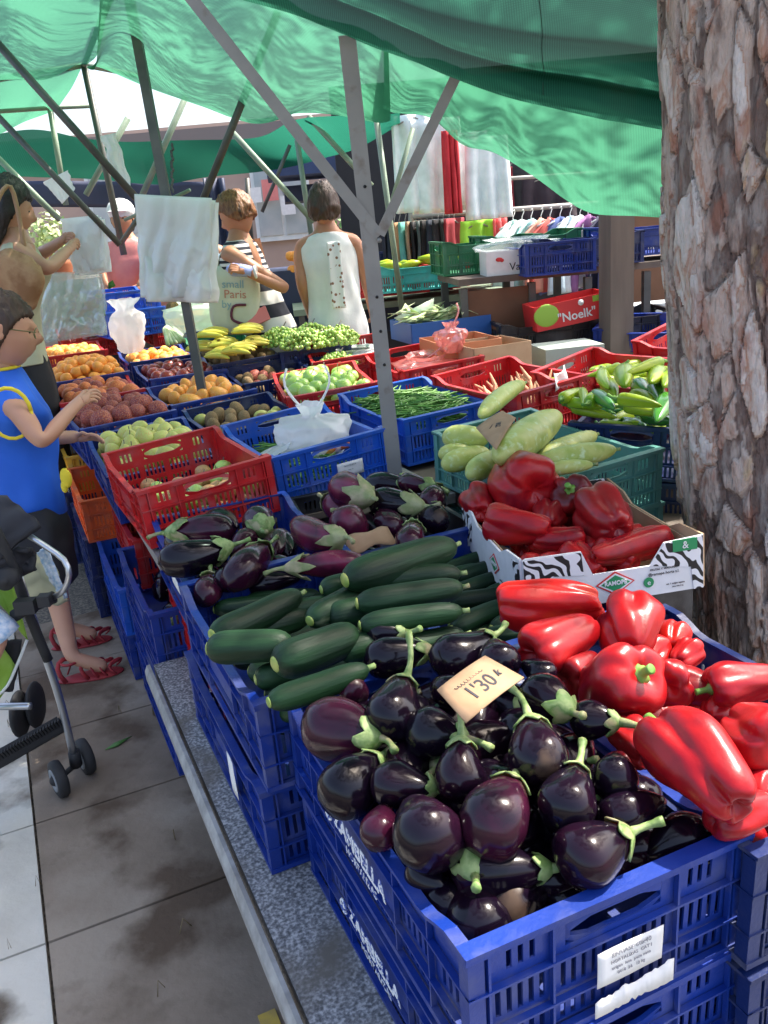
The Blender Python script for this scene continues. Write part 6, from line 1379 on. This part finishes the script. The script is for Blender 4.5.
# woman in white, back to us
H = aty(324, 206, 5.1); Hp = aty(338, 322, 5.1)
w2, Rh, h, J2, R = woman('brown haired woman seen from behind in a white sleeveless lace back top', H, Hp, .99, radians(-4), 'hairb', 1.12, -.12, 'cwht', 'skint',
    {'L': (aty(302, 285, 5.05), aty(313, 322, 5.2)), 'R': (aty(366, 280, 5.1), aty(374, 318, 5.3))}, 9, tilt=-.1)
hp2 = Hp - w2.location; mb = MB()
mb.grid(lambda s_, t: hp2.lerp(h + V((0, 0, -.30)), .0 + .0) + V(((s_ - .5) * .075 + .02, -.150 + .02 * t * t + .004 * cos((s_ - .5) * 6) - .0, .09 + .36 * t)), 6, 24); o = mb.build('lace_panel', MT['lace'], w2, solid=.002)
# left woman
H = aty(8, 208, 4.15); Hp = aty(8, 330, 4.15)
w0, Rh, h, J0, R = woman('dark haired woman in a cream top with a tan shoulder bag on the left', H, Hp, 1.05, radians(-62), 'hairk', 1.10, .35, 'beige', 'skin',
    {'L': (aty(38, 256, 4.5), aty(58, 243, 4.4)), 'R': (aty(48, 270, 4.0), aty(66, 252, 4.15))}, 14, tilt=-.35)
mb = MB(); q = aty(28, 280, 3.95) - w0.location
hb = empty('shoulder_bag', aty(16, 283, 3.9), Matrix.Rotation(.45, 3, 'Y'), label='big tan leather shoulder bag hanging beside the dark haired woman', cat='bag')
mb = MB(); mb.sphere((0, 0, 0), 1, 26, 18, lambda p: V((.105 * math.copysign(abs(p.x) ** .6, p.x), .045 * math.copysign(abs(p.y) ** .7, p.y), .125 * math.copysign(abs(p.z) ** .55, p.z) * (1 - .12 * p.x))) * (1 + .12 * nz(p, 1.5, 3) + .05 * nz(p, 4, 7))); mb.build('bag_body', mat('tan_leather', (.34, .17, .08), .75, var=[(.42, .24, .12), (.26, .12, .05)], vscale=9, bump=.6), hb)
mb = MB(); mb.tube(catmull([(-.12, 0, .12), (-.17, .05, .28), (-.15, .12, .36), (-.02, .09, .12)], 14), .010, 8); mb.build('strap', mat('tan_strap', (.36, .2, .1), .5), hb)
# pink man with cap
H = aty(122, 218, 6.8); Hp = aty(120, 300, 6.8)
w3, Rh, h, J3, R = woman('man in a pink shirt and white cap standing far behind the bag bundle', H, Hp, 1.05, radians(175), 'hairk', 1.0, 0, 'cpink', 'skint',
    {'L': (aty(152, 262, 6.7), aty(140, 285, 6.6)), 'R': (aty(98, 258, 6.7), aty(106, 285, 6.6))}, 19, tilt=-.1)
mb = MB(); mb.sphere(h + V((0, 0, .055)), (.10, .115, .085), 16, 10); mb.sphere(h + V((0, -.11, .045)), (.075, .07, .012), 14, 8); mb.build('cap', MT['cwht'], w3)
# person behind, blue sleeve
H = aty(196, 222, 6.3); Hp = aty(204, 305, 6.3)
woman('person in a pale blue top almost hidden behind the bag bundle', H, Hp, 1.0, radians(170), 'hairb', 1.05, .1, 'lblue', 'skint', {'L': (aty(214, 262, 6.3), aty(213, 290, 6.2)), 'R': (aty(180, 262, 6.3), aty(182, 290, 6.2))}, 23)

# ------------------------------------------------------------------ stroller with baby
st = empty('stroller', (-1.12, 2.1, 0), label='lime green and black baby stroller entering at the lower left', cat='stroller')
def sp(u, v, Y): return aty(u, v, Y) - st.location
def stube(name, pts, r, m, n=10, flat=1, k=10):
    mb = MB(); P = catmull([sp(*p) for p in pts], k); mb.tube(P, r, n, flat=flat); return mb.build(name, m, st)
stube('front_leg', [(18, 575, 2.02), (40, 640, 2.05), (60, 700, 2.08), (74, 757, 2.10)], .0105, MT['alu'])
stube('seat_rail', [(-20, 500, 1.95), (10, 560, 1.98), (28, 612, 2.03), (48, 660, 2.05)], (.013), MT['rubber'])
stube('bumper_bar', [(28, 535, 2.0), (48, 548, 1.98), (64, 560, 1.96), (69, 575, 1.95), (64, 590, 1.96), (54, 597, 2.0)], .0075, MT['alu'])
stube('frame_tube', [(54, 597, 2.0), (30, 607, 2.0), (14, 616, 2.0)], .016, MT['rubber'])
stube('footrest_bar', [(-20, 707, 2.05), (31, 706, 2.05)], .010, MT['alu'])
mb = MB(); a0, a1 = sp(-14, 768, 2.0), sp(60, 726, 2.1); nn = V((0, .03, -.045))
for i in range(26):
    p = a0.lerp(a1, i / 25); q = a0.lerp(a1, (i + .62) / 25); mb.add([p - nn * .5, q - nn * .5, q + nn * .5, p + nn * .5] + [x + V((0, .008, .006)) for x in (p - nn * .5, q - nn * .5, q + nn * .5, p + nn * .5)], [(0, 1, 2, 3), (4, 7, 6, 5), (0, 4, 5, 1), (1, 5, 6, 2), (2, 6, 7, 3), (3, 7, 4, 0)])
mb.tube([a0 + V((0, .01, 0)), a1 + V((0, .01, 0))], [(.006, .028)] * 2, 8); mb.build('footrest', MT['rubber'], st, smooth=False)
for (u, v, Y, wn) in ((56, 767, 2.055, 0), (85, 756, 2.155, 1)):
    c = sp(u, v, Y); ax = V((cos(radians(-38)), sin(radians(-38)), 0)) * 1; ax = V((-.80, -.60, 0)).normalized()
    c.z = .055 + (0)
    wh = MB(); R_ = .054
    pr = [(-.014, .030), (-.016, .042), (-.013, .051), (-.005, .054), (.005, .054), (.013, .051), (.016, .042), (.014, .030)]
    M = ax.to_track_quat('Z', 'Y').to_matrix()
    wh.lathe(pr, 32, lambda th, z, r, t: c + M @ V((r * cos(th), r * sin(th), z))); o = wh.build('wheel', MT['rubber'], st)
    hb_ = MB(); hb_.lathe([(-.015, .030), (.0165, .033), (.0175, .030), (.0165, .020), (.012, .016)], 28, lambda th, z, r, t: c + M @ V((r * cos(th), r * sin(th), z))); hb_.build('rim', MT['greyp'], o)
    h2 = MB(); h2.sphere(c + ax * .010, .016, 14, 10); h2.build('hub_cap', MT['rubber'], o)
mb = MB(); mb.tube([sp(74, 752, 2.1), sp(76, 765, 2.11)], .017, 12); mb.tube([V((sp(56, 767, 2.055).x, sp(56, 767, 2.055).y, .055)), V((sp(85, 756, 2.155).x, sp(85, 756, 2.155).y, .055))], .008, 8); mb.build('caster_fork', MT['rubber'], st)
def fabric(name, quad, m, th=.012, amp=.008, seed=0, bul=.0):
    P = [sp(*q) for q in quad]; mb = MB()
    mb.grid(lambda s, t: (P[0] * (1 - s) + P[1] * s) * (1 - t) + (P[3] * (1 - s) + P[2] * s) * t + V((0, -bul * sin(pi * s) * sin(pi * t) - amp * nz((s * 4, t * 4, seed), 1, seed), amp * .5 * nz((s * 6, t * 3, 9), 1, seed))), 16, 16)
    return mb.build(name, m, st, solid=th)
fabric('hood', [(-40, 480, 2.3), (8, 500, 2.1), (40, 525, 2.0), (-30, 585, 1.95)], MT['cblk'], bul=.05, seed=2, amp=.02)
fabric('hood', [(-40, 560, 1.97), (30, 545, 2.0), (36, 568, 2.02), (-30, 600, 2.0)], MT['cblk'], bul=.02, seed=6, amp=.03)
fabric('side_panel', [(-20, 540, 2.06), (2, 552, 2.05), (28, 640, 2.08), (-2, 600, 2.06)], MT['lime'], amp=.004)
fabric('seat_fabric', [(-30, 650, 1.98), (-2, 640, 2.0), (16, 668, 2.04), (-20, 730, 1.96)], MT['lime'], amp=.006, bul=.02)
fabric('seat_cover', [(-10, 640, 2.02), (22, 640, 2.05), (14, 690, 2.05), (-20, 700, 2.02)], MT['cblk'], amp=.01, seed=4)
fabric('muslin_cloth', [(12, 560, 2.2), (50, 552, 2.25), (68, 602, 2.22), (14, 610, 2.15)], MT['beige'], amp=.02, seed=9)
fabric('blue_cloth', [(38, 552, 2.17), (47, 545, 2.17), (66, 598, 2.17), (56, 590, 2.17)], MT['lblue'], amp=.01, seed=3)
stube('white_piping', [(-20, 705, 1.97), (4, 690, 2.0), (17, 665, 2.02), (27, 640, 2.04)], .004, MT['cwht'])
mb = MB(); c = sp(8, 577, 1.97); mb.tube([c + V((0, -.025, 0)), c + V((0, .03, 0))], .026, 18); mb.tube([c + V((0, -.032, 0)), c + V((0, .03, 0))], .012, 12); mb.build('hinge', MT['rubber'], st)
mb = MB(); mb.box(sp(26, 606, 1.975), (.05, .03, .035)); mb.box(sp(45, 600, 1.975), (.03, .028, .028)); mb.build('bumper_clip', MT['rubber'], st, smooth=False)
for q in ((14, 690, 2.35), (32, 690, 2.4)): 
    mb = MB(); p = sp(*q); mb.sphere((p.x, p.y, .10), (.018, .07, .075), 16, 10); mb.build('rear_wheel', MT['rubber'], st)
baby = empty('person', aty(-10, 640, 1.97), label='baby\'s bare arm in a pale blue sleeve in the stroller', cat='person')
def bp_(u, v, Y=1.97): return aty(u, v, Y) - baby.location
J = {'b': (bp_(-60, 620, 2.0), .07), 's': (bp_(-22, 622), .036), 'e': (bp_(0, 638), .027), 'w': (bp_(-10, 662, 1.93), .020)}; E = [('b', 's'), ('s', 'e'), ('e', 'w')]
fingers(J, E, 'w', V((-.3, -.1, -1)), V((0, -1, 0)), .5, V((-.5, 0, -.5)), 'h'); skin_body('body', J, E, MT['skin'], baby, 'b')
mb = MB(); mb.tube([bp_(-40, 612), bp_(-18, 620), bp_(4, 632), bp_(8, 636)], [.06, .048, .040, .036], 16); mb.build('sleeve', MT['lblue'], baby)

# ------------------------------------------------------------------ background: second stall, clothes, buildings
def wbox(name, p, d, m, lab, cat, yaw=0, kind=None, group=None):
    mb = MB(); mb.box((0, 0, 0), d); o = mb.build(name, MT[m] if isinstance(m, str) else m, smooth=False, label=lab, cat=cat, kind=kind, group=group); o.matrix_world = Matrix.Translation(V(p)) @ Matrix.Rotation(radians(yaw), 4, 'Z'); return o
# building with window
bld = empty('building', (-1, 12, 0), label='pinkish plastered building with a white framed window behind the stall', cat='building')
mb = MB(); mb.box((0, .15, 1.4), (13, .3, 2.8)); mb.build('wall', MT['wall'], bld, smooth=False)
mb = MB(); mb.box((0, -.05, 2.6), (13, .1, .3)); mb.build('fascia', mat('grey_fascia', (.2, .17, .16), .8), bld, smooth=False)
for (u, v, w_, h_) in ((282, 200, .75, 1.0), (120, 200, .8, 1.0)):
    c = aty(u, v, 12) - V((-1, 12, 0)); mb = MB(); mb.box((c.x, -.03, c.z), (w_, .06, h_)); o = mb.build('window', MT['cwht'], bld, smooth=False)
    for sx in (-1, 1):
        g_ = MB(); g_.box((c.x + sx * w_ * .235, -.065, c.z), (w_ * .40, .02, h_ * .86)); g_.build('pane', MT['glass'], o, smooth=False)
for i, (u, v, s_) in enumerate(((270, 190, .2), (288, 205, .18), (256, 195, .14))):
    c = aty(u, v, 11.8) ; wbox('notice_sheet', c, (s_, .01, s_ * 1.3), 'white' if i else 'cpink', ('pink', 'white', 'small white')[i] + ' notice on the %s part of the window' % ('left', 'right', 'outer left')[i], 'notice')
wbox('awning', aty(345, 160, 10) + V((0, 0, 0)), (1.7, 1.2, .28), mat('navy_awning', (.03, .05, .12), .7, var=[(.05, .08, .2)], vscale=3), 'navy awning of a far stall', 'awning', 5)
wbox('awning', aty(355, 190, 10.4), (1.6, 1.0, .16), 'tarp', 'lower dark awning behind the main post', 'awning', 5)
mb = MB(); P0, P1 = aty(203, 178, 6.6), aty(224, 178, 6.6); mb.grid(lambda s, t: P0.lerp(P1, s) + V((0, .03 * sin(s * 12), -1.1 * t)), 20, 10); mb.build('tarpaulin', MT['tarp'], solid=.01, label='dark navy tarpaulin strip behind the bag bundle', cat='tarpaulin')
mb = MB(); P0, P1 = aty(-60, 180, 8.2), aty(215, 182, 8.2); mb.grid(lambda s, t: P0.lerp(P1, s) + V((0, .04 * sin(s * 25), -.22 * t)), 60, 6); mb.build('tarpaulin', MT['tarp'], solid=.01, label='dark horizontal tarpaulin band under the far green valance', cat='tarpaulin')
# shrubs
def shrub(c, r, n, m, lab, flowers=None):
    root = empty('potted_shrub', c, label=lab, cat='plant'); mb = MB()
    for i in range(n):
        d = V((random.gauss(0, 1), random.gauss(0, 1), random.gauss(0, 1))).normalized() * r * random.random() ** .5; a = V((random.gauss(0, 1), random.gauss(0, 1), random.gauss(0, 1))).normalized() * .05; b_ = a.cross(d).normalized() * .018
        mb.add([d, d + a * .5 + b_, d + a, d + a * .5 - b_], [(0, 1, 2, 3)])
    mb.build('foliage', MT[m], root)
    mb = MB(); mb.lathe([(-r - .25, .10), (-r + .02, .14), (-r + .05, .15)], 18); mb.build('pot', MT['soil'], root)
    return root
shrub(aty(352, 238, 9), .30, 500, 'leaf', 'leafy green shrub behind the woman in white'); shrub(aty(382, 236, 8.6), .26, 400, 'leafp', 'pale green shrub right of the main post')
shrub(aty(50, 238, 7), .22, 400, 'leafp', 'pale flowering plant behind the left woman\'s hands')
# far fruit table behind the main post
crate('F1', 'turq', *aty(414, 262, 5.9)[:3], 'turquoise crate on the far table right of the main post', yaw=98)
crate('F2', 'red', *aty(450, 258, 6.1)[:3], 'red crate on the far table beside the turquoise one', yaw=98)
crate('F3', 'red', *aty(378, 268, 5.9)[:3], 'red crate on the far table behind the main post', yaw=98)
crate('F4', 'navy', *aty(372, 250, 6.6)[:3], 'dark crate behind the red ones on the far table', yaw=98)
for key, m, lab in (('F1', 'gp', 'green peppers in the turquoise crate'), ('F2', 'gp', 'greens in the far red crate'), ('F3', 'gp', 'green heads in the crate behind the post')):
    for i in range(9):
        p = CR[key] @ V((random.uniform(-.14, .14), random.uniform(-.24, .24), .15 + .04 * random.random())); a = random.uniform(0, 6.3); mb = MB(); d = V((cos(a), sin(a), .1)) * .07; mb.tube([p - d, p, p + d], [.012, .028, .008], 8); mb.build('green_vegetable', MT[m], label='one of the ' + lab, cat='vegetable', group=lab)
o = wbox('far_table', aty(400, 300, 6.1) + V((0, .1, 0)), (1.5, .7, .04), 'metal_g', 'green framed table carrying the far turquoise and red crates', 'table', 5)
for sx in (-.7, .7):
    for sy in (-.3, .3): mb = MB(); mb.box((sx, sy, -.44), (.04, .04, .84)); mb.build('leg', MT['metal_d'], o, smooth=False)
for i in range(14):
    c = aty(302 + random.uniform(-12, 10), 264 + random.uniform(-9, 10), 6.4); oo = obj('orange', fruit_mesh('peach', 'apri', 1)); oo.matrix_world = Matrix.Translation(c) @ Matrix.Scale(.038, 4); tag(oo, 'orange in the small pile between the two women', 'orange', 'oranges between the two women')
o = wbox('back_counter', aty(300, 300, 6.6) + V((.2, .15, -.02)), (1.6, .7, .5), 'tarp', 'dark cloth covered counter behind the two women', 'counter', 8)
crate('F5', 'sky', *aty(118, 290, 6.2)[:3], 'bright blue crate at the far left behind the clear bag', yaw=30); crate('F6', 'sky', *aty(124, 308, 6.1)[:3], 'bright blue crate under the far left one', yaw=30)
wbox('back_counter', aty(60, 300, 7.0) + V((0, .2, -.1)), (2.0, .7, .5), 'wall', 'pale counter behind the left woman', 'counter', 8)

# cardboard boxes right of the post
def cbox(p, d, yaw, m, lab, flap=True, name='cardboard_box'):
    root = empty(name, p, Matrix.Rotation(radians(yaw), 3, 'Z'), label=lab, cat='box'); x, y, z = d; t = .006
    for c, s, n in (((0, -y / 2, z / 2), (x, t, z), 'side_panel'), ((0, y / 2, z / 2), (x, t, z), 'side_panel'), ((-x / 2, 0, z / 2), (t, y - t, z), 'end_panel'), ((x / 2, 0, z / 2), (t, y - t, z), 'end_panel'), ((0, 0, t / 2), (x - t, y - t, t), 'base')):
        mb = MB(); mb.box(c, s); mb.build(n, MT[m], root, smooth=False)
    return root
MT['cardo'] = mat('orange_cardboard', (.55, .22, .10), .7); MT['cardblue'] = mat('blue_printed_card', (.02, .10, .34), .5)
cbox(aty(460, 350, 4.3) - V((0, 0, .10)), (.30, .35, .16), 15, 'cardo', 'orange brown cardboard box between the bagged produce and the roots')
cbox(aty(488, 352, 4.15) - V((0, 0, .08)), (.30, .3, .13), 20, 'card', 'plain brown cardboard box behind the root crate')
bb = cbox(aty(440, 326, 5.0) - V((0, 0, .06)), (.48, .34, .11), 18, 'cardblue', 'blue printed box of leafy greens right of the main post')
mb = MB()
for i in range(90):
    a = random.uniform(0, 6.3); p = V((random.uniform(-.2, .2), random.uniform(-.13, .13), .11 + random.uniform(0, .05))); d = V((cos(a), sin(a), random.uniform(0, .5))) * random.uniform(.05, .12); s = V((-d.y, d.x, .02)) * .3; mb.add([p - d, p + s, p + d, p - s], [(0, 1, 2, 3)])
o = mb.build('leafy_greens', MT['leafp'], solid=.002, label='pale leafy greens heaped in the blue printed box', cat='greens'); o.matrix_world = bb.matrix_world.copy()
mb = MB(); P = [aty(u, v, 4.95) for u, v in ((394, 318), (434, 298), (432, 322), (412, 330))]; mb.add(P, [(0, 1, 2, 3)]); mb.build('greens_wrapper', MT['bagg'], solid=.003, label='pointed clear wrapper with pale greens on the blue box', cat='wrapper')

# trestle table at right with its load
tY = 5.0; ta, tb_ = aty(452, 278, tY), aty(700, 292, tY + .15)
tab = empty('trestle_table', (ta + tb_) / 2, label='long dark metal table behind the green pepper crates', cat='table'); dz_ = tb_ - ta
L_ = dz_.length; M = Matrix.Rotation(atan2(dz_.y, dz_.x), 4, 'Z'); tab.matrix_world = Matrix.Translation(((ta.x + tb_.x) / 2, ta.y + .25, 1.09)) @ M
mb = MB(); mb.box((0, 0, 0), (L_, .6, .035)); mb.build('tabletop', MT['wood'], tab, smooth=False)
for x in (-L_ / 2 + .03, -L_ / 2 + .42, 0, L_ / 2 - .4):
    for y in (-.27, .27): mb = MB(); mb.box((x, y, -.56), (.04, .04, 1.05)); mb.build('leg', MT['metal_d'], tab, smooth=False)
mb = MB(); mb.box((-L_ / 2 + .22, -.27, -.3), (.36, .012, .5)); mb.build('side_board', MT['brown'], tab, smooth=False)
tz = 1.108
crate('H1', 'green', aty(485, 250, 5.35).x, 5.38, tz + .195, 'tall dark green crate at the left end of the table', yaw=97, h=1.12)
crate('H2', 'green', aty(530, 245, 5.3).x, 5.5, tz + .205, 'second dark green crate right behind the bagged carton', yaw=97, h=1.18)
crate('H3', 'blue', aty(548, 262, 5.0).x, 5.08, tz + .16, 'blue crate beside the white carton on the table', yaw=5)
crate('H4', 'navy', aty(585, 262, 5.0).x, 5.1, tz + .175, 'dark blue crate next to the wooden post', yaw=95)
crate('H5', 'blue', aty(645, 258, 5.2).x, 5.25, tz + .20, 'blue crate right of the wooden post', yaw=95)
k_ = cbox(V((aty(505, 260, 5.0).x, 5.03, tz)), (.24, .2, .13), 3, 'white', 'white printed carton under clear plastic on the table', name='carton')
text('printed_text', 'Vall', .06, MT['ink'], Matrix.Translation((.05, -.105, .04)) @ Matrix.Rotation(pi / 2, 4, 'X'), k_)
mb = MB(); mb.sphere((-.05, -.104, .085), (.02, .003, .012), 10, 6); mb.sphere((-.035, -.104, .08), (.012, .003, .01), 10, 6); mb.build('printed_fruit', MT['red_p'], k_)
crumple_bag('plastic_film', V((aty(520, 250, 5.0).x, 5.1, tz + .10)), .24, .13, .09, MT['bagc'], 'clear plastic film over the white carton', 31, neck=.6, ears=0)
# nut box, black crates and foam box under the table
nb = cbox(aty(567, 318, 4.75) - V((0, 0, .02)), (.40, .25, .13), 4, 'red_p', 'red and green fruit box lying tilted on the black crates', name='fruit_box'); nb.rotation_euler = (0, radians(-7), radians(4))
text('printed_text', '"Noelk"', .065, MT['cwht'], Matrix.Translation((.02, -.13, .045)) @ Matrix.Rotation(pi / 2, 4, 'X'), nb, off=.001)
MT['limep'] = mat('lime_print', (.30, .50, .06), .6)
mb = MB(); mb.sphere((-.14, -.126, .075), (.07, .008, .06), 20, 12); mb.build('printed_lime', MT['limep'], nb)
mb = MB(); mb.tube([(.05, -.127, .105), (.05, -.131, .105)], .016, 14); mb.build('printed_ring', MT['cwht'], nb)
mb = MB(); mb.box((.16, -.127, .11), (.09, .006, .03)); mb.build('printed_leaf', MT['limep'], nb, smooth=False)
crate('U1', 'black', aty(548, 330, 4.8).x, 4.9, aty(548, 318, 4.75).z - .01, 'black crate of reddish fruit under the table, left one', yaw=95)
crate('U2', 'black', aty(595, 330, 4.8).x + .13, 4.95, aty(548, 318, 4.75).z - .015, 'black crate under the table beside the wooden post', yaw=95)
crate('U3', 'black', aty(570, 350, 4.8).x, 4.95, aty(548, 318, 4.75).z - .20, 'lower black crate under the table', yaw=95)
wbox('foam_box', aty(566, 356, 4.3), (.30, .25, .12), 'foam', 'whitish foam box with green rim behind the red crates', 'box', 8)
wbox('wooden_post', (1.30, 4.55, 1.0), (.13, .13, 2.0), 'wood', 'thick weathered wooden post in front of the table', 'post', 12)
wbox('brick_wall', aty(655, 330, 6.2) + V((.5, 0, -.35)), (1.6, .2, 1.1), 'brickw', 'low white painted brick wall left of the trunk', 'wall', 4)
wbox('partition', aty(655, 232, 6.6) + V((.3, 0, .0)), (1.2, .05, 1.0), 'brown', 'brown wooden panel between the net and the blue crate', 'panel', 4)
crate('V1', 'blue', aty(658, 330, 4.6).x, 4.6, aty(658, 318, 4.6).z, 'blue crate leaning by the white brick wall left of the trunk', yaw=60, tl=0, ts=-8)
mb = MB(); mb.tube([aty(630, 235, 6.0), aty(662, 255, 6.0)], .012, 8); mb.build('white_rod', MT['cwht'], label='thin white rod slanting right of the wooden post', cat='rod')

# clothes rack
rk = empty('clothes_rack', aty(500, 220, 6.5) * 1 - V((0, 0, 1.4)), label='grey metal clothes rack of the neighbouring stall', cat='rack'); rz = V(rk.location)
ra, rb = aty(412, 217, 6.5), aty(640, 200, 6.7)
for a, b_, r in ((ra, rb, .018), (aty(497, 140, 6.5), aty(497, 300, 6.5), .024), (aty(411, 130, 6.5), aty(411, 300, 6.5), .020), (aty(411, 185, 6.55), aty(640, 170, 6.75), .014)):
    mb = MB(); mb.tube([a - rz, b_ - rz], r, 8); mb.build('tube', MT['metal'], rk)
def garment(u, Y, top_v, w_, h_, col, lab, seed, group=None, shirt=False, yaw=70):
    m = mat('garment_cloth', col, .85, var=[tuple(min(1, c * 1.25 + .01) for c in col)], vscale=10, bump=.3, bscale=40); p = aty(u, top_v, Y); mb = MB(); R = Matrix.Rotation(radians(yaw), 3, 'Z')
    root = empty('hanging_garment', p, R, label=lab, cat='clothes', group=group)
    def fn(s, t):
        sh_ = (.35 + .65 * min(1, t * 6)) if shirt else 1
        x = (s - .5) * w_ * sh_ * (1 + .1 * t); return V((x, .025 * sin(s * 16 + seed) * (.3 + t) + .02 * nz((s * 3, t * 2, seed)), -.015 - h_ * t - (.06 * abs(s - .5) if shirt else 0)))
    mb.grid(fn, 24, 14); mb.build('cloth', m, root, solid=.02)
    hk = MB(); hk.tube([(0, 0, .04), (.015, 0, .05), (.02, 0, .035), (0, 0, .0), (0, 0, -.03)], .003, 6); hk.tube([(-w_ * .35, 0, -.07), (0, 0, -.03), (w_ * .35, 0, -.07)], .006, 6); hk.build('hanger', MT['cwht'] if shirt else MT['metal'], root)
def rackp(u): t = (u - 412) / (640 - 412); return 217 - 17 * t
random.seed(21)
dk = [((.012, .014, .03), 'navy'), ((.008, .008, .01), 'black'), ((.02, .02, .025), 'charcoal'), ((.02, .03, .05), 'dark blue')]
seq = [(394, (.02, .022, .04), 'navy'), (399, (.02, .03, .05), 'dark blue'), (405, (.35, .20, .10), 'tan'), (410, (.10, .35, .30), 'teal'), (416, (.30, .20, .12), 'brown'), (421, (.008, .008, .01), 'black'), (427, (.05, .07, .07), 'grey'), (432, (.008, .008, .01), 'jet black'), (438, (.02, .03, .05), 'midnight blue'), (443, (.02, .02, .025), 'charcoal'), (449, (.015, .02, .02), 'very dark'), (454, (.25, .02, .03), 'dark red')]
for i, (u, c, nm) in enumerate(seq): garment(u, 6.5, rackp(u) + 2, .30, .55, c, '%s trousers on the rack left of the green crates, %s in the row' % (nm, ('first', 'second', 'third', 'fourth', 'fifth', 'sixth', 'seventh', 'eighth', 'ninth', 'tenth', 'eleventh', 'twelfth')[i]), i, yaw=55)
garment(478, 6.4, 218, .26, .32, (.28, .62, .05), 'bright lime green top hanging at the rack centre', 3, yaw=10)
garment(500, 6.4, 216, .12, .40, (.65, .10, .10), 'coral red top next to the lime green one', 5, yaw=30)
for i, (u, c, nm) in enumerate(((513, (.40, .60, .55), 'mint'), (522, (.60, .66, .66), 'white and grey'), (531, (.30, .55, .55), 'aqua'), (541, (.65, .30, .22), 'salmon'), (550, (.55, .10, .08), 'orange red'), (560, (.08, .12, .30), 'blue'), (570, (.55, .68, .75), 'ice blue'), (580, (.7, .72, .74), 'white'), (588, (.30, .12, .30), 'purple patterned'), (604, (.02, .02, .05), 'dark navy'), (616, (.12, .14, .35), 'indigo'))):
    garment(u, 6.4 + .03 * (i % 3), rackp(u) + 8, .38, .50, c, '%s shirt on a hanger on the right half of the rack' % nm, i + 8, shirt=True, yaw=35)
for i, (u, v, w_, h_, c, lab, Y) in enumerate(((412, 112, .28, .62, (.70, .80, .78), 'pale aqua sheet hanging under the canopy, left one', 6.3), (434, 116, .34, .60, (.72, .82, .80), 'pale aqua sheet hanging beside the red scarf', 6.3), (449, 128, .09, .52, (.50, .02, .03), 'long red scarf hanging between pale cloths', 6.15), (466, 130, .28, .46, (.74, .82, .80), 'pale cloth right of the red scarf', 6.3), (486, 134, .28, .52, (.76, .83, .82), 'fringed white shawl at the right of the hanging cloths', 6.2))):
    garment(u, Y, v, w_, h_, c, lab, i + 30, yaw=4)
for i, (u, v, w_, h_, c, lab) in enumerate(((520, 160, .45, .42, (.015, .015, .02), 'black garment hanging high behind the drooping net'), (548, 172, .4, .35, (.03, .02, .03), 'dark garment beside the high black one'), (505, 165, .12, .3, (.2, .02, .03), 'dark red garment by the upper tube'))): garment(u, 6.9, v, w_, h_, c, lab, i + 40, yaw=5)
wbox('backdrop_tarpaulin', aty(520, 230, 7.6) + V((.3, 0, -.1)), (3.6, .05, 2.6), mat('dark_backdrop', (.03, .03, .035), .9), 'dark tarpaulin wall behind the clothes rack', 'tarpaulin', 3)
bb2 = wbox('market_stall_wall', (3.5, 9.5, 1.4), (5, .2, 2.8), 'wall', 'pinkish wall behind the clothes stall', 'wall', 0)
